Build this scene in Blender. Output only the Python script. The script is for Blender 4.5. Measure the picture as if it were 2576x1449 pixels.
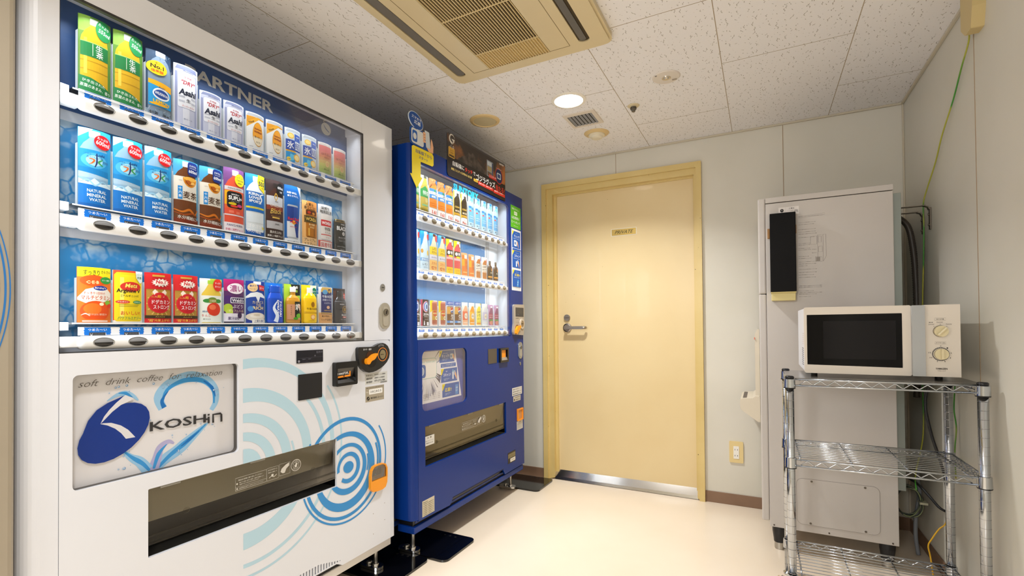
import bpy, math, random
from mathutils import Vector, Matrix
from mathutils.geometry import tessellate_polygon
PI = math.pi
random.seed(7)
for _o in list(bpy.data.objects): bpy.data.objects.remove(_o)
SC = bpy.context.scene
COL = SC.collection

# ------------------------------------------------------------ camera, light, exposure
H = 2.1423        # ceiling height
DW = 3.0659       # wall with the door
XW = 0.6464       # right wall
F_PX, CY_PX, YAW, PITCH, ROLL, CAM_H = 1222.896, 806.346, 0.47496, 0.012147, -0.008608, 1.0337
fw = Vector((-math.sin(YAW)*math.cos(PITCH), math.cos(YAW)*math.cos(PITCH), math.sin(PITCH)))
rt = Vector((math.cos(YAW), math.sin(YAW), 0)); up = rt.cross(fw)
r2 = rt*math.cos(ROLL)+up*math.sin(ROLL); u2 = -rt*math.sin(ROLL)+up*math.cos(ROLL)
cam = bpy.data.objects.new('camera', bpy.data.cameras.new('camera')); COL.objects.link(cam)
M = Matrix((r2, u2, -fw)).transposed().to_4x4(); M.translation = Vector((0, 0, CAM_H)); cam.matrix_world = M
cam.data.sensor_width = 36; cam.data.sensor_fit = 'HORIZONTAL'
cam.data.lens = F_PX*36/2576; cam.data.shift_y = (CY_PX-724.5)/2576; cam.data.clip_start = .02
SC.camera = cam
SC.view_settings.view_transform = 'Standard'; SC.view_settings.look = 'None'
SC.view_settings.exposure = 0.0; SC.view_settings.gamma = 1.0
SC.view_settings.use_curve_mapping = False
W = bpy.data.worlds.new('world'); SC.world = W; W.use_nodes = True
W.node_tree.nodes['Background'].inputs[0].default_value = (1, .93, .84, 1)
W.node_tree.nodes['Background'].inputs[1].default_value = .02
def light(name, kind, loc, rot, power, color=(1, 1, 1), size=.1, size_y=None, spread=None, spot=None, blend=.5):
    l = bpy.data.lights.new(name, kind); o = bpy.data.objects.new(name, l); COL.objects.link(o)
    o.location = loc; o.rotation_euler = rot; l.energy = power; l.color = color
    if kind == 'AREA':
        if size_y: l.shape = 'RECTANGLE'; l.size = size; l.size_y = size_y
        else: l.shape = 'DISK'; l.size = size
        if spread: l.spread = math.radians(spread)
    if kind == 'SPOT': l.spot_size = math.radians(spot); l.spot_blend = blend; l.shadow_soft_size = size
    if kind == 'POINT': l.shadow_soft_size = size
    return o
WARM = (.965, .985, 1)
LK = [(-.83, 2.243), (-.80, .20), (-.45, -1.30)]                  # ceiling downlights
LP = [17.5, 10.5, 16]
for i, ((lx, ly), pw) in enumerate(zip(LK, LP)):
    light('downlight_lamp', 'AREA', (lx, ly, H-.012), (0, 0, 0), pw, WARM, .13, spread=128)
# unseen area light added behind the camera for fill and rack shadows
light('back_fill_light', 'AREA', (-.75, -2.3, 1.75), (math.radians(82), 0, math.radians(-8)), 27, (.965, .985, 1), .36, .30)
light('neighbour_display', 'AREA', (-1.385, -.28, 1.45), (0, math.radians(-90), 0), 9, (.96, .98, 1), .60, .75)
WHT = (.90, .96, 1)

# ------------------------------------------------------------ materials
def lin(c):
    c = c.lstrip('#'); c = ''.join(x*2 for x in c) if len(c) == 3 else c; v = [int(c[i:i+2], 16)/255 for i in (0, 2, 4)]
    return tuple(x/12.92 if x <= .04045 else ((x+.055)/1.055)**2.4 for x in v)+(1,)
MC = {}
def mat(col, rough=.5, metal=0., coat=0., emit=0., spec=.5):
    k = (col, rough, metal, coat, emit, spec)
    if k in MC: return MC[k]
    m = bpy.data.materials.new('m_'+col.strip('#')); m.use_nodes = True
    b = m.node_tree.nodes['Principled BSDF']
    b.inputs['Base Color'].default_value = lin(col); b.inputs['Roughness'].default_value = rough
    b.inputs['Metallic'].default_value = metal; b.inputs['Coat Weight'].default_value = coat
    b.inputs['Coat Roughness'].default_value = .05
    b.inputs['Specular IOR Level'].default_value = spec
    if emit: b.inputs['Emission Color'].default_value = lin(col); b.inputs['Emission Strength'].default_value = emit
    MC[k] = m; return m
class NT:
    def __init__(s, name):
        s.m = bpy.data.materials.new(name); s.m.use_nodes = True; s.t = s.m.node_tree; s.b = s.t.nodes['Principled BSDF']
    def n(s, typ, **kw):
        x = s.t.nodes.new(typ)
        for k, v in kw.items():
            if k.startswith('i_'):
                k = k[2:]; k = int(k) if k.isdigit() else k.replace('_', ' ')
                if isinstance(v, tuple) and len(v) == 2 and hasattr(v[0], 'outputs'): s.l(v[0], v[1], x, k)
                else: x.inputs[k].default_value = v
            else: setattr(x, k, v)
        return x
    def l(s, a, ao, b, bi): s.t.links.new(a.outputs[ao], b.inputs[bi])
    def math(s, op, a, b=None, c=None, clamp=False):
        x = s.t.nodes.new('ShaderNodeMath'); x.operation = op; x.use_clamp = clamp
        for i, v in enumerate((a, b, c)):
            if v is None: continue
            if isinstance(v, tuple): s.t.links.new(v[0].outputs[v[1]], x.inputs[i])
            else: x.inputs[i].default_value = v
        return (x, 0)
    def mix(s, f, a, b):
        x = s.t.nodes.new('ShaderNodeMix'); x.data_type = 'RGBA'
        for i, v in ((0, f), (6, a), (7, b)):
            if isinstance(v, tuple) and hasattr(v[0], 'outputs'): s.t.links.new(v[0].outputs[v[1]], x.inputs[i])
            else: x.inputs[i].default_value = v
        return (x, 2)
def noisy(name, c1, c2, scale=3., rough=.5, bump=0., bscale=200., lo=.35, hi=.65, spots=None, coat=0., metal=0., stretch=None):
    t = NT(name); co = t.n('ShaderNodeTexCoord'); mp = t.n('ShaderNodeMapping')
    if stretch: mp.inputs['Scale'].default_value = stretch
    t.l(co, 'Object', mp, 0)
    nz = t.n('ShaderNodeTexNoise', i_Scale=scale, i_Detail=4.); t.l(mp, 0, nz, 'Vector')
    mr = t.n('ShaderNodeMapRange', i_1=lo, i_2=hi); t.l(nz, 0, mr, 0)
    c = t.mix((mr, 0), lin(c1), lin(c2))
    if spots:
        v = t.n('ShaderNodeTexVoronoi', i_Scale=spots[0]); t.l(co, 'Object', v, 'Vector')
        n3 = t.n('ShaderNodeTexNoise', i_Scale=spots[0]*.35); t.l(co, 'Object', n3, 'Vector')
        a = t.math('LESS_THAN', (v, 'Distance'), spots[1]); b = t.math('GREATER_THAN', (n3, 0), spots[3] if len(spots) > 3 else .55)
        c = t.mix(t.math('MULTIPLY', a, b), c, lin(spots[2]))
    t.t.links.new(c[0].outputs[c[1]], t.b.inputs['Base Color'])
    t.b.inputs['Roughness'].default_value = rough; t.b.inputs['Coat Weight'].default_value = coat; t.b.inputs['Metallic'].default_value = metal
    if bump:
        n2 = t.n('ShaderNodeTexNoise', i_Scale=bscale, i_Detail=2.); t.l(co, 'Object', n2, 'Vector')
        bp = t.n('ShaderNodeBump', i_Strength=bump, i_Distance=.001); t.l(n2, 0, bp, 'Height'); t.l(bp, 0, t.b, 'Normal')
    return t.m
def glass(name, tint=(1, 1, 1, 1), rough=.02, k=1.):
    t = NT(name); tr = t.n('ShaderNodeBsdfTransparent', i_Color=tint); gl = t.n('ShaderNodeBsdfGlossy', i_Roughness=rough)
    fr = t.n('ShaderNodeFresnel', i_IOR=1.45); mx = t.n('ShaderNodeMixShader')
    f = t.math('MULTIPLY', (fr, 0), k); t.l(f[0], 0, mx, 0); t.l(tr, 0, mx, 1); t.l(gl, 0, mx, 2)
    t.l(mx, 0, t.t.nodes['Material Output'], 0); return t.m
GLASS = glass('clear_glass', k=.25)
SMOKE = glass('smoked_acrylic', (.86, .85, .82, 1), .05, .6)
CLEAR = glass('clear_plastic', (.93, .95, .97, 1), .08, 1.2)
CHROME = mat('#d8d8d8', .14, 1.); STEEL = mat('#b9b6b0', .32, 1.); BLACK = mat('#0c0c0e', .3); BLKGLOSS = mat('#050507', .06, coat=.5)
WPAINT = mat('#dfe1e8', .24, coat=.25); BPAINT = mat('#04307e', .26, spec=.28); RAILW = mat('#fafbfc', .25)

# ------------------------------------------------------------ mesh builder
ORG = {}
class MB:
    def __init__(s, T=None): s.v = []; s.f = []; s.mi = []; s.sm = []; s.mats = []; s.T = T
    def idx(s, m):
        if isinstance(m, str): m = mat(m, .45, spec=.25)
        if m not in s.mats: s.mats.append(m)
        return s.mats.index(m)
    def add(s, vs, fs, m, smooth=False):
        o = len(s.v); i = s.idx(m)
        s.v += [tuple(s.T(*v)) if s.T else tuple(v) for v in vs]
        for f in fs: s.f.append(tuple(o+k for k in f)); s.mi.append(i); s.sm.append(smooth)
        return s
    def box(s, a, b, m):
        (x0, y0, z0), (x1, y1, z1) = a, b
        x0, x1 = min(x0, x1), max(x0, x1); y0, y1 = min(y0, y1), max(y0, y1); z0, z1 = min(z0, z1), max(z0, z1)
        return s.add([(x0, y0, z0), (x1, y0, z0), (x1, y1, z0), (x0, y1, z0), (x0, y0, z1), (x1, y0, z1), (x1, y1, z1), (x0, y1, z1)],
              [(0, 3, 2, 1), (4, 5, 6, 7), (0, 1, 5, 4), (1, 2, 6, 5), (2, 3, 7, 6), (3, 0, 4, 7)], m)
    def tube(s, pts, r, m, n=10, cap=True):
        P = [Vector(p) for p in pts]; rings = []; prev = None
        for i, p in enumerate(P):
            d = (P[min(i+1, len(P)-1)]-P[max(i-1, 0)]).normalized()
            if prev is None: a = d.orthogonal().normalized()
            else: a = (prev-d*prev.dot(d)).normalized()
            prev = a; b = d.cross(a); rr = r[i] if isinstance(r, (list, tuple)) else r
            rings.append([p+(a*math.cos(2*PI*k/n)+b*math.sin(2*PI*k/n))*rr for k in range(n)])
        vs = [v for q in rings for v in q]; fs = []
        for i in range(len(P)-1):
            for k in range(n): fs.append((i*n+k, i*n+(k+1) % n, (i+1)*n+(k+1) % n, (i+1)*n+k))
        if cap: fs += [tuple(range(n-1, -1, -1)), tuple((len(P)-1)*n+k for k in range(n))]
        return s.add(vs, fs, m, True)
    def lathe(s, prof, m, c=(0, 0, 0), n=24, axis='z', sy=1., mfun=None, a0=0, a1=2*PI):
        full = abs(a1-a0-2*PI) < 1e-6; N = n if full else n+1; vs = []
        for r, z in prof:
            for k in range(N):
                t = a0+(a1-a0)*k/n; x, y = r*math.cos(t), r*math.sin(t)*sy
                p = {'z': (x, y, z), 'x': (z, x, y), 'y': (y, z, x)}[axis]; vs.append((c[0]+p[0], c[1]+p[1], c[2]+p[2]))
        for i in range(len(prof)-1):
            fs = []
            for k in range(n):
                k2 = (k+1) % N if full else k+1
                fs.append((k, k2, N+k2, N+k))
            s.add(vs[i*N:(i+2)*N], fs, mfun(i) if mfun else m, True)
        return s
    def prism(s, loop, h0, h1, m, holes=(), mside=None, back=True):
        """polygon (u,v) with holes between heights h0 and h1, through T(u,v,h)"""
        loops = [list(loop)]+[list(h) for h in holes]
        tri = tessellate_polygon([[Vector((a, b, 0)) for a, b in L] for L in loops])
        flat = [p for L in loops for p in L]
        def nf(t, up_):
            a, b, c = [flat[i] for i in t]; A = (b[0]-a[0])*(c[1]-a[1])-(b[1]-a[1])*(c[0]-a[0])
            return tuple(t) if (A > 0) == up_ else tuple(reversed(t))
        s.add([(a, b, h1) for a, b in flat], [nf(t, True) for t in tri], m)
        if back: s.add([(a, b, h0) for a, b in flat], [nf(t, False) for t in tri], m)
        for li, L in enumerate(loops):
            A = sum(L[i][0]*L[(i+1) % len(L)][1]-L[(i+1) % len(L)][0]*L[i][1] for i in range(len(L)))
            if (A < 0) != (li > 0): L = L[::-1]
            n = len(L)
            s.add([(a, b, h0) for a, b in L]+[(a, b, h1) for a, b in L], [(i, (i+1) % n, n+(i+1) % n, n+i) for i in range(n)], mside or m)
        return s
    def build(s, name, parent=None, bevel=0, seg=2, solid=0):
        o0 = ORG.get(parent)
        if o0 is None:
            xs, ys, zs = zip(*s.v); o0 = Vector(((min(xs)+max(xs))/2, (min(ys)+max(ys))/2, min(zs)))
        me = bpy.data.meshes.new(name)
        me.from_pydata([(a-o0[0], b-o0[1], c-o0[2]) for a, b, c in s.v], [], s.f)
        for m in s.mats: me.materials.append(m)
        me.polygons.foreach_set('material_index', s.mi); me.polygons.foreach_set('use_smooth', s.sm); me.update()
        ob = bpy.data.objects.new(name, me); COL.objects.link(ob)
        if parent is None: ob.location = o0
        else: ob.parent = parent
        ORG[ob] = Vector(o0)
        if bevel:
            b = ob.modifiers.new('bevel', 'BEVEL'); b.width = bevel; b.segments = seg; b.limit_method = 'ANGLE'; b.angle_limit = math.radians(40)
            b.harden_normals = False
        return ob
def tag(o, label=None, cat=None, group=None, kind=None):
    for k, v in (('label', label), ('category', cat), ('group', group), ('kind', kind)):
        if v: o[k] = v
    return o
def empty(name, loc, label=None, cat=None, group=None, kind=None):
    o = bpy.data.objects.new(name, None); COL.objects.link(o); o.location = loc; ORG[o] = Vector(loc); o.empty_display_size = .05
    return tag(o, label, cat, group, kind)
def struct(o): o['kind'] = 'structure'; return o
def dup_child(ob, off, parent=None):
    c = ob.copy(); COL.objects.link(c); c.parent = parent or ob.parent; c.location = ob.location+Vector(off); ORG[c] = ORG.get(ob); return c
def copy_tree(root, loc, kids):
    r = root.copy(); COL.objects.link(r); r.location = loc
    def rec(src, par):
        for ch in kids.get(src, []):
            c = ch.copy(); COL.objects.link(c); c.parent = par; rec(ch, c)
    rec(root, r); return r
def KIDS():
    k = {}
    for o in COL.objects:
        if o.parent: k.setdefault(o.parent, []).append(o)
    return k
def rrect(x0, y0, x1, y1, r, n=5, corners=(1, 1, 1, 1)):
    out = []
    for (cx, cy, a, on) in ((x1-r, y0+r, -PI/2, corners[0]), (x1-r, y1-r, 0, corners[1]), (x0+r, y1-r, PI/2, corners[2]), (x0+r, y0+r, PI, corners[3])):
        if on and r > 0:
            for i in range(n+1): t = a+PI/2*i/n; out.append((cx+r*math.cos(t), cy+r*math.sin(t)))
        else: out.append((cx+r*(1 if cx > (x0+x1)/2 else -1), cy+r*(1 if cy > (y0+y1)/2 else -1)))
    return out
def ell(cx, cy, rx, ry, n=28, rot=0, a0=0, a1=2*PI):
    c, s_ = math.cos(rot), math.sin(rot); full = abs(a1-a0-2*PI) < 1e-6; out = []
    for i in range(n if full else n+1):
        t = a0+(a1-a0)*i/n; x, y = rx*math.cos(t), ry*math.sin(t); out.append((cx+x*c-y*s_, cy+x*s_+y*c))
    return out
def smooth_path(pts, n=6):
    P = [Vector(p) for p in pts]; out = []
    for i in range(len(P)-1):
        a, b, c, d = P[max(i-1, 0)], P[i], P[i+1], P[min(i+2, len(P)-1)]
        for k in range(n):
            t = k/n; out.append(.5*((2*b)+(c-a)*t+(2*a-5*b+4*c-d)*t*t+(3*b-a-3*c+d)*t**3))
    return out+[P[-1]]

# ------------------------------------------------------------ lettering and flat artwork
TXT = {}
def glyphs(body, bold=0., res=2):
    if any(ord(c) > 0x2E00 for c in body): bold = min(bold, .009)
    k = (body, bold, res)
    if k in TXT: return TXT[k]
    cu = bpy.data.curves.new('t', 'FONT'); cu.body = body; cu.size = 1; cu.resolution_u = res; cu.fill_mode = 'FRONT'; cu.offset = bold
    ob = bpy.data.objects.new('t', cu); COL.objects.link(ob); bpy.context.view_layer.update()
    me = ob.evaluated_get(bpy.context.evaluated_depsgraph_get()).to_mesh(); me.calc_loop_triangles()
    vs = [(v.co.x, v.co.y) for v in me.vertices]; ts = [tuple(t.vertices) for t in me.loop_triangles]
    bpy.data.objects.remove(ob); bpy.data.curves.remove(cu)
    if not vs: vs = [(0, 0)]; ts = []
    xs = [v[0] for v in vs]; ys = [v[1] for v in vs]
    TXT[k] = (vs, ts, (min(xs), min(ys), max(xs), max(ys))); return TXT[k]
def tris(poly):
    t = tessellate_polygon([[Vector((a, b, 0)) for a, b in poly]])
    return [[poly[i] for i in q] for q in t]
def clip(poly, ax, val, keep):      # keep=+1 keeps coordinate >= val
    out = []; n = len(poly)
    for i in range(n):
        p, q = poly[i], poly[(i+1) % n]; a = (p[ax]-val)*keep; b = (q[ax]-val)*keep
        if a >= 0: out.append(p)
        if (a > 0 and b < 0) or (a < 0 and b > 0):
            t = a/(a-b); out.append((p[0]+(q[0]-p[0])*t, p[1]+(q[1]-p[1])*t))
    return out if len(out) > 2 else []
def op_polys(op):
    k = op[0]
    if k == 'R': _, x0, y0, x1, y1, c = op[:6]; return [rrect(x0, y0, x1, y1, op[6], 4)] if len(op) > 6 else [[(x0, y0), (x1, y0), (x1, y1), (x0, y1)]], c, False
    if k == 'E': _, cx, cy, rx, ry, c = op[:6]; return [ell(cx, cy, rx, ry, 24, op[6] if len(op) > 6 else 0)], c, False
    if k == 'G': return [list(op[1])], op[2], False
    if k == 'S':
        P = [Vector(p).to_2d() for p in smooth_path([(a, b, 0) for a, b in op[1]], 5)] if (len(op) < 5 or op[4]) else [Vector(p) for p in op[1]]
        w = op[2]; n = len(P); L = []; Rr = []
        for i, p in enumerate(P):
            d = (P[min(i+1, n-1)]-P[max(i-1, 0)]); d = d.normalized() if d.length > 0 else Vector((1, 0)); q = Vector((-d.y, d.x))
            ww = (w if not isinstance(w, tuple) else w[0]+(w[1]-w[0])*i/(n-1) if len(w) == 2 else (w[0]+(w[1]-w[0])*min(1, 2*i/(n-1)) if i < n/2 else w[1]+(w[2]-w[1])*(2*i/(n-1)-1)))/2
            L.append(tuple(p+q*ww)); Rr.append(tuple(p-q*ww))
        return [[L[i], Rr[i], Rr[i+1], L[i+1]] for i in range(n-1)], op[3], True
    if k == 'T':     # text fitted to a rectangle centred at cx, cy
        _, body, cx, cy, w, h, c = op[:7]; rot = op[7] if len(op) > 7 else 0; bold = (op[8] if len(op) > 8 else 0)+.011; shear = op[9] if len(op) > 9 else 0
        vs, ts, (a, b, c2, d) = glyphs(body, bold, 1 if h < 9 else 2); sy = h/max(d-b, 1e-6); sx = (w/max(c2-a, 1e-6)) if w else sy
        co, si = math.cos(rot), math.sin(rot); Q = []
        for x, y in vs:
            y2 = (y-(b+d)/2)*sy; x2 = (x-(a+c2)/2)*sx+y2*shear; Q.append((cx+x2*co-y2*si, cy+x2*si+y2*co))
        return [[Q[i] for i in t] for t in ts], c, True
def art(mb, ops, T, cuts=None, bounds=None, step=.12, h0=.15, regions=None):
    """ops in mm; T(u,v,h) in metres; cuts = spacing in mm of vertical slices for curved carriers"""
    old = mb.T; ident = T is None; mb.T = (lambda u, v, h: old(u/1000, v/1000, h/1000)) if ident else (lambda u, v, h: T(u/1000, v/1000, h/1000))
    h = h0
    for op in ops:
        polys, c, istri = op_polys(op)
        P = polys if istri else [t for p in polys for t in tris(p)]
        if bounds:
            Q = []
            for p in P:
                for ax, val, kp in ((0, bounds[0], 1), (0, bounds[2], -1), (1, bounds[1], 1), (1, bounds[3], -1)):
                    if p: p = clip(p, ax, val, kp)
                if p: Q.append(p)
            P = Q
        if regions:
            Q = []
            for p in P:
                for reg in regions:
                    q = p
                    for cut in reg:
                        if q: q = clip(q, *cut)
                    if q: Q.append(q)
            P = Q
        if cuts:
            Q = []
            for p in P:
                x0 = min(a for a, b in p); x1 = max(a for a, b in p); k = math.floor(x0/cuts)+1; rest = p
                while k*cuts < x1 and rest:
                    q = clip(rest, 0, k*cuts, -1)
                    if q: Q.append(q)
                    rest = clip(rest, 0, k*cuts, 1); k += 1
                if rest: Q.append(rest)
            P = Q
        vs = []; fs = []
        for p in P:
            A = sum(p[i][0]*p[(i+1) % len(p)][1]-p[(i+1) % len(p)][0]*p[i][1] for i in range(len(p)))
            if abs(A) < 1e-9: continue
            if A < 0: p = p[::-1]
            o = len(vs); vs += [(a, b, h) for a, b in p]; fs.append(tuple(range(o, o+len(p))))
        if fs: mb.add(vs, fs, c)
        h += step
    mb.T = old
def Txp(X, y0=0., z0=0.):  return lambda u, v, h: (X+h, y0+u, z0+v)      # faces +X
def Tyn(Y, x0=0., z0=0.):  return lambda u, v, h: (x0+u, Y-h, z0+v)      # faces -Y

# ============================================================ ROOM
XL, YB = -2.16, -2.6
floor_m = noisy('floor_vinyl', '#efe0cb', '#ead9c2', 1.6, .26, .03, 90., coat=.12)
wall_m = noisy('wall_panel', '#dad5c8', '#d4cfc0', 2.2, .48, .02, 300., spots=(9., .018, '#b8a88c', .60))
b = MB(); b.box((XL-.1, YB-.1, -.1), (XW+.1, DW+.2, 0), floor_m); struct(b.build('floor'))
def ceiling_mat():
    t = NT('ceiling_board'); co = t.n('ShaderNodeTexCoord'); sp = t.n('ShaderNodeSeparateXYZ'); t.l(co, 'Object', sp, 0)
    # board joints: running bond, long side along Y
    cb = t.n('ShaderNodeCombineXYZ')
    t.t.links.new(t.math('ADD', (sp, 1), -2.704+.931*4+.0015)[0].outputs[0], cb.inputs[0]); t.t.links.new(t.math('ADD', (sp, 0), .604+.466*9)[0].outputs[0], cb.inputs[1])
    br = t.n('ShaderNodeTexBrick', offset=.5, offset_frequency=2); t.l(cb, 0, br, 'Vector')
    for k, v in (('Scale', 1.), ('Mortar Size', .0016), ('Mortar Smooth', 0.), ('Brick Width', .931), ('Row Height', .466), ('Bias', 0.)): br.inputs[k].default_value = v
    # worm-shaped fissures running along Y
    nz = t.n('ShaderNodeTexNoise', i_Scale=9.); t.l(co, 'Object', nz, 'Vector')
    def marks(sx, sy, off, w, Lm, wig):
        c2 = t.n('ShaderNodeCombineXYZ'); ox = t.math('MULTIPLY_ADD', (sp, 0), sx, off); oy = t.math('MULTIPLY_ADD', (sp, 1), sy, off*1.7)
        t.l(ox[0], 0, c2, 0); t.l(oy[0], 0, c2, 1)
        v = t.n('ShaderNodeTexVoronoi', voronoi_dimensions='2D'); v.inputs['Scale'].default_value = 1.; t.l(c2, 0, v, 'Vector')
        pv = t.n('ShaderNodeSeparateXYZ'); t.l(v, 'Position', pv, 0); cv = t.n('ShaderNodeSeparateColor'); t.l(v, 'Color', cv, 0)
        dx = t.math('DIVIDE', t.math('SUBTRACT', (ox[0], 0), (pv, 0)), sx); dy = t.math('DIVIDE', t.math('SUBTRACT', (oy[0], 0), (pv, 1)), sy)
        ph = t.math('MULTIPLY', (cv, 0), 40.)
        s1 = t.math('MULTIPLY', t.math('SINE', t.math('ADD', t.math('MULTIPLY', dy, 190.), ph)), wig)
        s2 = t.math('MULTIPLY', t.math('SINE', t.math('ADD', t.math('MULTIPLY', dy, 560.), ph)), wig*.35)
        tilt = t.math('MULTIPLY', dy, t.math('MULTIPLY', t.math('SUBTRACT', (cv, 1), .5), .7))
        d = t.math('ABSOLUTE', t.math('ADD', t.math('ADD', dx, s1), t.math('ADD', s2, tilt)))
        L = t.math('MULTIPLY_ADD', t.math('POWER', (cv, 2), 1.6), Lm, Lm*.10)
        ay = t.math('DIVIDE', t.math('ABSOLUTE', dy), L)
        wid = t.math('MULTIPLY', t.math('SUBTRACT', 1., t.math('POWER', ay, 2.)), w)
        return t.math('LESS_THAN', d, wid)
    m1 = marks(30., 24., 3.3, .00135, .0150, .0024); m2 = marks(36., 33., 17.9, .0013, .0055, .0010)
    mm = t.math('MAXIMUM', m1, m2)
    c = t.mix(t.math('MULTIPLY', mm, .72), lin('#f1eeed'), lin('#80735f'))
    c = t.mix((br, 'Fac'), c, lin('#a8977e'))
    t.t.links.new(c[0].outputs[c[1]], t.b.inputs['Base Color']); t.b.inputs['Roughness'].default_value = .75
    return t.m
b = MB(); b.box((XL-.1, YB-.1, H), (XW+.1, DW+.2, H+.1), ceiling_mat()); o = b.build('ceiling')
# keep texture space in room coordinates
for v in o.data.vertices: v.co += o.location
o.location = (0, 0, 0); struct(o)
b = MB(); b.box((XL-.1, YB, 0), (XL, DW, H), wall_m); struct(b.build('wall_left'))
b = MB(); b.box((XW, YB, 0), (XW+.1, DW, H), wall_m); struct(b.build('wall_right'))
b = MB(); b.box((XL-.1, YB-.1, 0), (XW+.1, YB, H), wall_m); struct(b.build('wall_rear'))
DX0, DX1, DZ1 = -1.3317, -.308, 2.0
b = MB(Tyn(DW)); b.prism([(XL-.1, 0), (DX0+.02, 0), (DX0+.02, DZ1-.02), (DX1-.02, DZ1-.02), (DX1-.02, 0), (XW+.1, 0), (XW+.1, H), (XL-.1, H)], -.1, 0, wall_m); struct(b.build('wall_far'))
skirt = noisy('skirting_vinyl', '#8a6c55', '#7d604a', 4., .5)
b = MB(); b.box((XL, DW-.006, 0), (DX0, DW, .064), skirt); struct(b.build('baseboard_far_left', bevel=.002))
b = MB(); b.box((DX1, DW-.006, 0), (XW, DW, .064), skirt); struct(b.build('baseboard_far_right', bevel=.002))
b = MB(); b.box((XW-.006, YB, 0), (XW, DW, .064), skirt); struct(b.build('baseboard_right', bevel=.002))
seam = mat('#a58d70', .6); edge = mat('#c9bfa9', .5)
b = MB()
b.box((-.821, DW-.0012, 2.0), (-.818, DW, H), seam); b.box((.1140, DW-.0012, .064), (.1172, DW, H), seam)
b.box((XW-.0012, 2.157, .064), (XW, 2.160, H), seam); b.box((XW-.0012, 1.18, .064), (XW, 1.183, H), seam)
b.box((-1.75, DW-.0012, .064), (-1.747, DW, H), seam)
struct(b.build('trim_1'))
b = MB()
b.box((XL, DW-.012, H-.010), (XW, DW, H), edge); b.box((XW-.012, YB, H-.010), (XW, DW-.012, H), edge); b.box((XW-.008, DW-.008, .064), (XW, DW, H-.01), edge)
struct(b.build('trim_2', bevel=.002))

# ------------------------------------------------------------ door
cream = noisy('door_frame_paint', '#dcc382', '#d6bb77', 5., .32, spots=(60., .16, '#4a3a20', .66))
panel_m = noisy('door_paint', '#e4cd9c', '#e0c794', 2., .30, coat=.1, spots=(22., .035, '#7a5a30', .63))
door = empty('door_1', (-.82, DW, 0), 'cream door with PRIVATE plate and lever handle in the far wall', 'door', kind='structure')
b = MB(Tyn(DW)); fr = [(DX0, 0), (DX0, DZ1), (DX1, DZ1), (DX1, 0), (DX1-.030, 0), (DX1-.030, DZ1-.034), (DX0+.032, DZ1-.034), (DX0+.032, 0)]
b.prism(fr, -.03, .022, cream)
b.prism([(DX0+.030, 0), (DX0+.030, DZ1-.032), (DX1-.028, DZ1-.032), (DX1-.028, 0), (DX1-.043, .012), (DX1-.043, DZ1-.072), (DX0+.074, DZ1-.072), (DX0+.074, .012)], -.05, .008, cream)
b.prism([(DX0+.072, .02), (DX0+.072, DZ1-.070), (DX1-.041, DZ1-.070), (DX1-.041, .02), (DX1-.050, .02), (DX1-.050, DZ1-.083), (DX0+.094, DZ1-.083), (DX0+.094, .02)], -.06, -.020, cream)
b.build('door_frame', door, bevel=.002)
b = MB(); b.box((DX0+.085, DW+.030, .03), (DX1-.045, DW+.065, DZ1-.072), panel_m); b.build('door_panel', door)
b = MB(Tyn(DW)); P = [(-.032, .062), (.0, .020), (.004, .003), (-.06, .003), (-.06, .062)]
b.T = lambda u, v, h: (h, DW-u, v); b.prism(P, DX0+.075, DX1-.040, mat('#d2cec8', .16, 1.)); b.build('threshold', door)
SAT = mat('#a59c90', .30, 1.)
YP = DW+.030
hd = MB(); hd.lathe([(0, .012), (.022, .012), (.0295, .009), (.030, 0)], SAT, (-1.170, YP, 1.0215), 28, 'y'); 
for i in range(len(hd.v)): x, y, z = hd.v[i]; hd.v[i] = (x, YP-(y-YP), z)
hd.f = [tuple(reversed(f)) for f in hd.f]
hd.tube([(-1.170, YP-.01, 1.0215), (-1.170, YP-.048, 1.0215)], .0105, SAT, 14)
hd.box((-1.176, YP-.055, 1.0115), (-1.040, YP-.043, 1.0315), SAT)
hd.tube(smooth_path([(-1.046, YP-.049, 1.0215), (-1.036, YP-.047, 1.0215), (-1.033, YP-.038, 1.0215), (-1.033, YP-.030, 1.0215)], 4), .0098, SAT, 10)
hd.build('lever_handle', door, bevel=.002)
b = MB(Tyn(YP, -1.171, 1.0895)); b.prism(ell(0, 0, .0215, .0215, 28), 0, .011, SAT); b.prism([(-.016, -.003), (.016, -.003), (.016, .003), (-.016, .003)], .011, .020, mat('#8e857a', .3, 1.)); b.build('thumb_turn_lock', door, bevel=.0015)
b = MB(Tyn(YP, -.7807, 1.634)); b.prism(rrect(-.0825, -.0240, .0825, .0240, .002), 0, .0015, mat('#e9e0c8', .3)); b.prism(rrect(-.0775, -.0195, .0775, .0195, .001), .0015, .003, mat('#c2a45c', .28, .8))
art(b, [('T', 'PRIVATE', 2, 0, 112, 21, '#2b3320', 0, -.01, .35)], None, h0=3.1); 
b.build('name_plate', door)

# ------------------------------------------------------------ wall socket
so = empty('wall_socket', (-.140, DW, .305), 'yellowed double power outlet low on the far wall right of the door', 'outlet')
b = MB(Tyn(DW, -.1405, .305)); b.prism(rrect(-.0365, -.0605, .0365, .0605, .006), 0, .008, mat('#e3cb8f', .35)); b.build('cover_plate', so, bevel=.003)
b = MB(Tyn(DW, -.1405, .3035)); b.prism(rrect(-.0145, -.0355, .0145, .0355, .002), .0075, .0105, mat('#f0ece2', .35))
for z in (-.018, .016):
    for x in (-.0065, .0065): b.prism([(x-.0012, z-.0042), (x+.0012, z-.0042), (x+.0012, z+.0042), (x-.0012, z+.0042)], .0105, .0107, '#241d16')
b.build('socket_insert', so)

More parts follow.
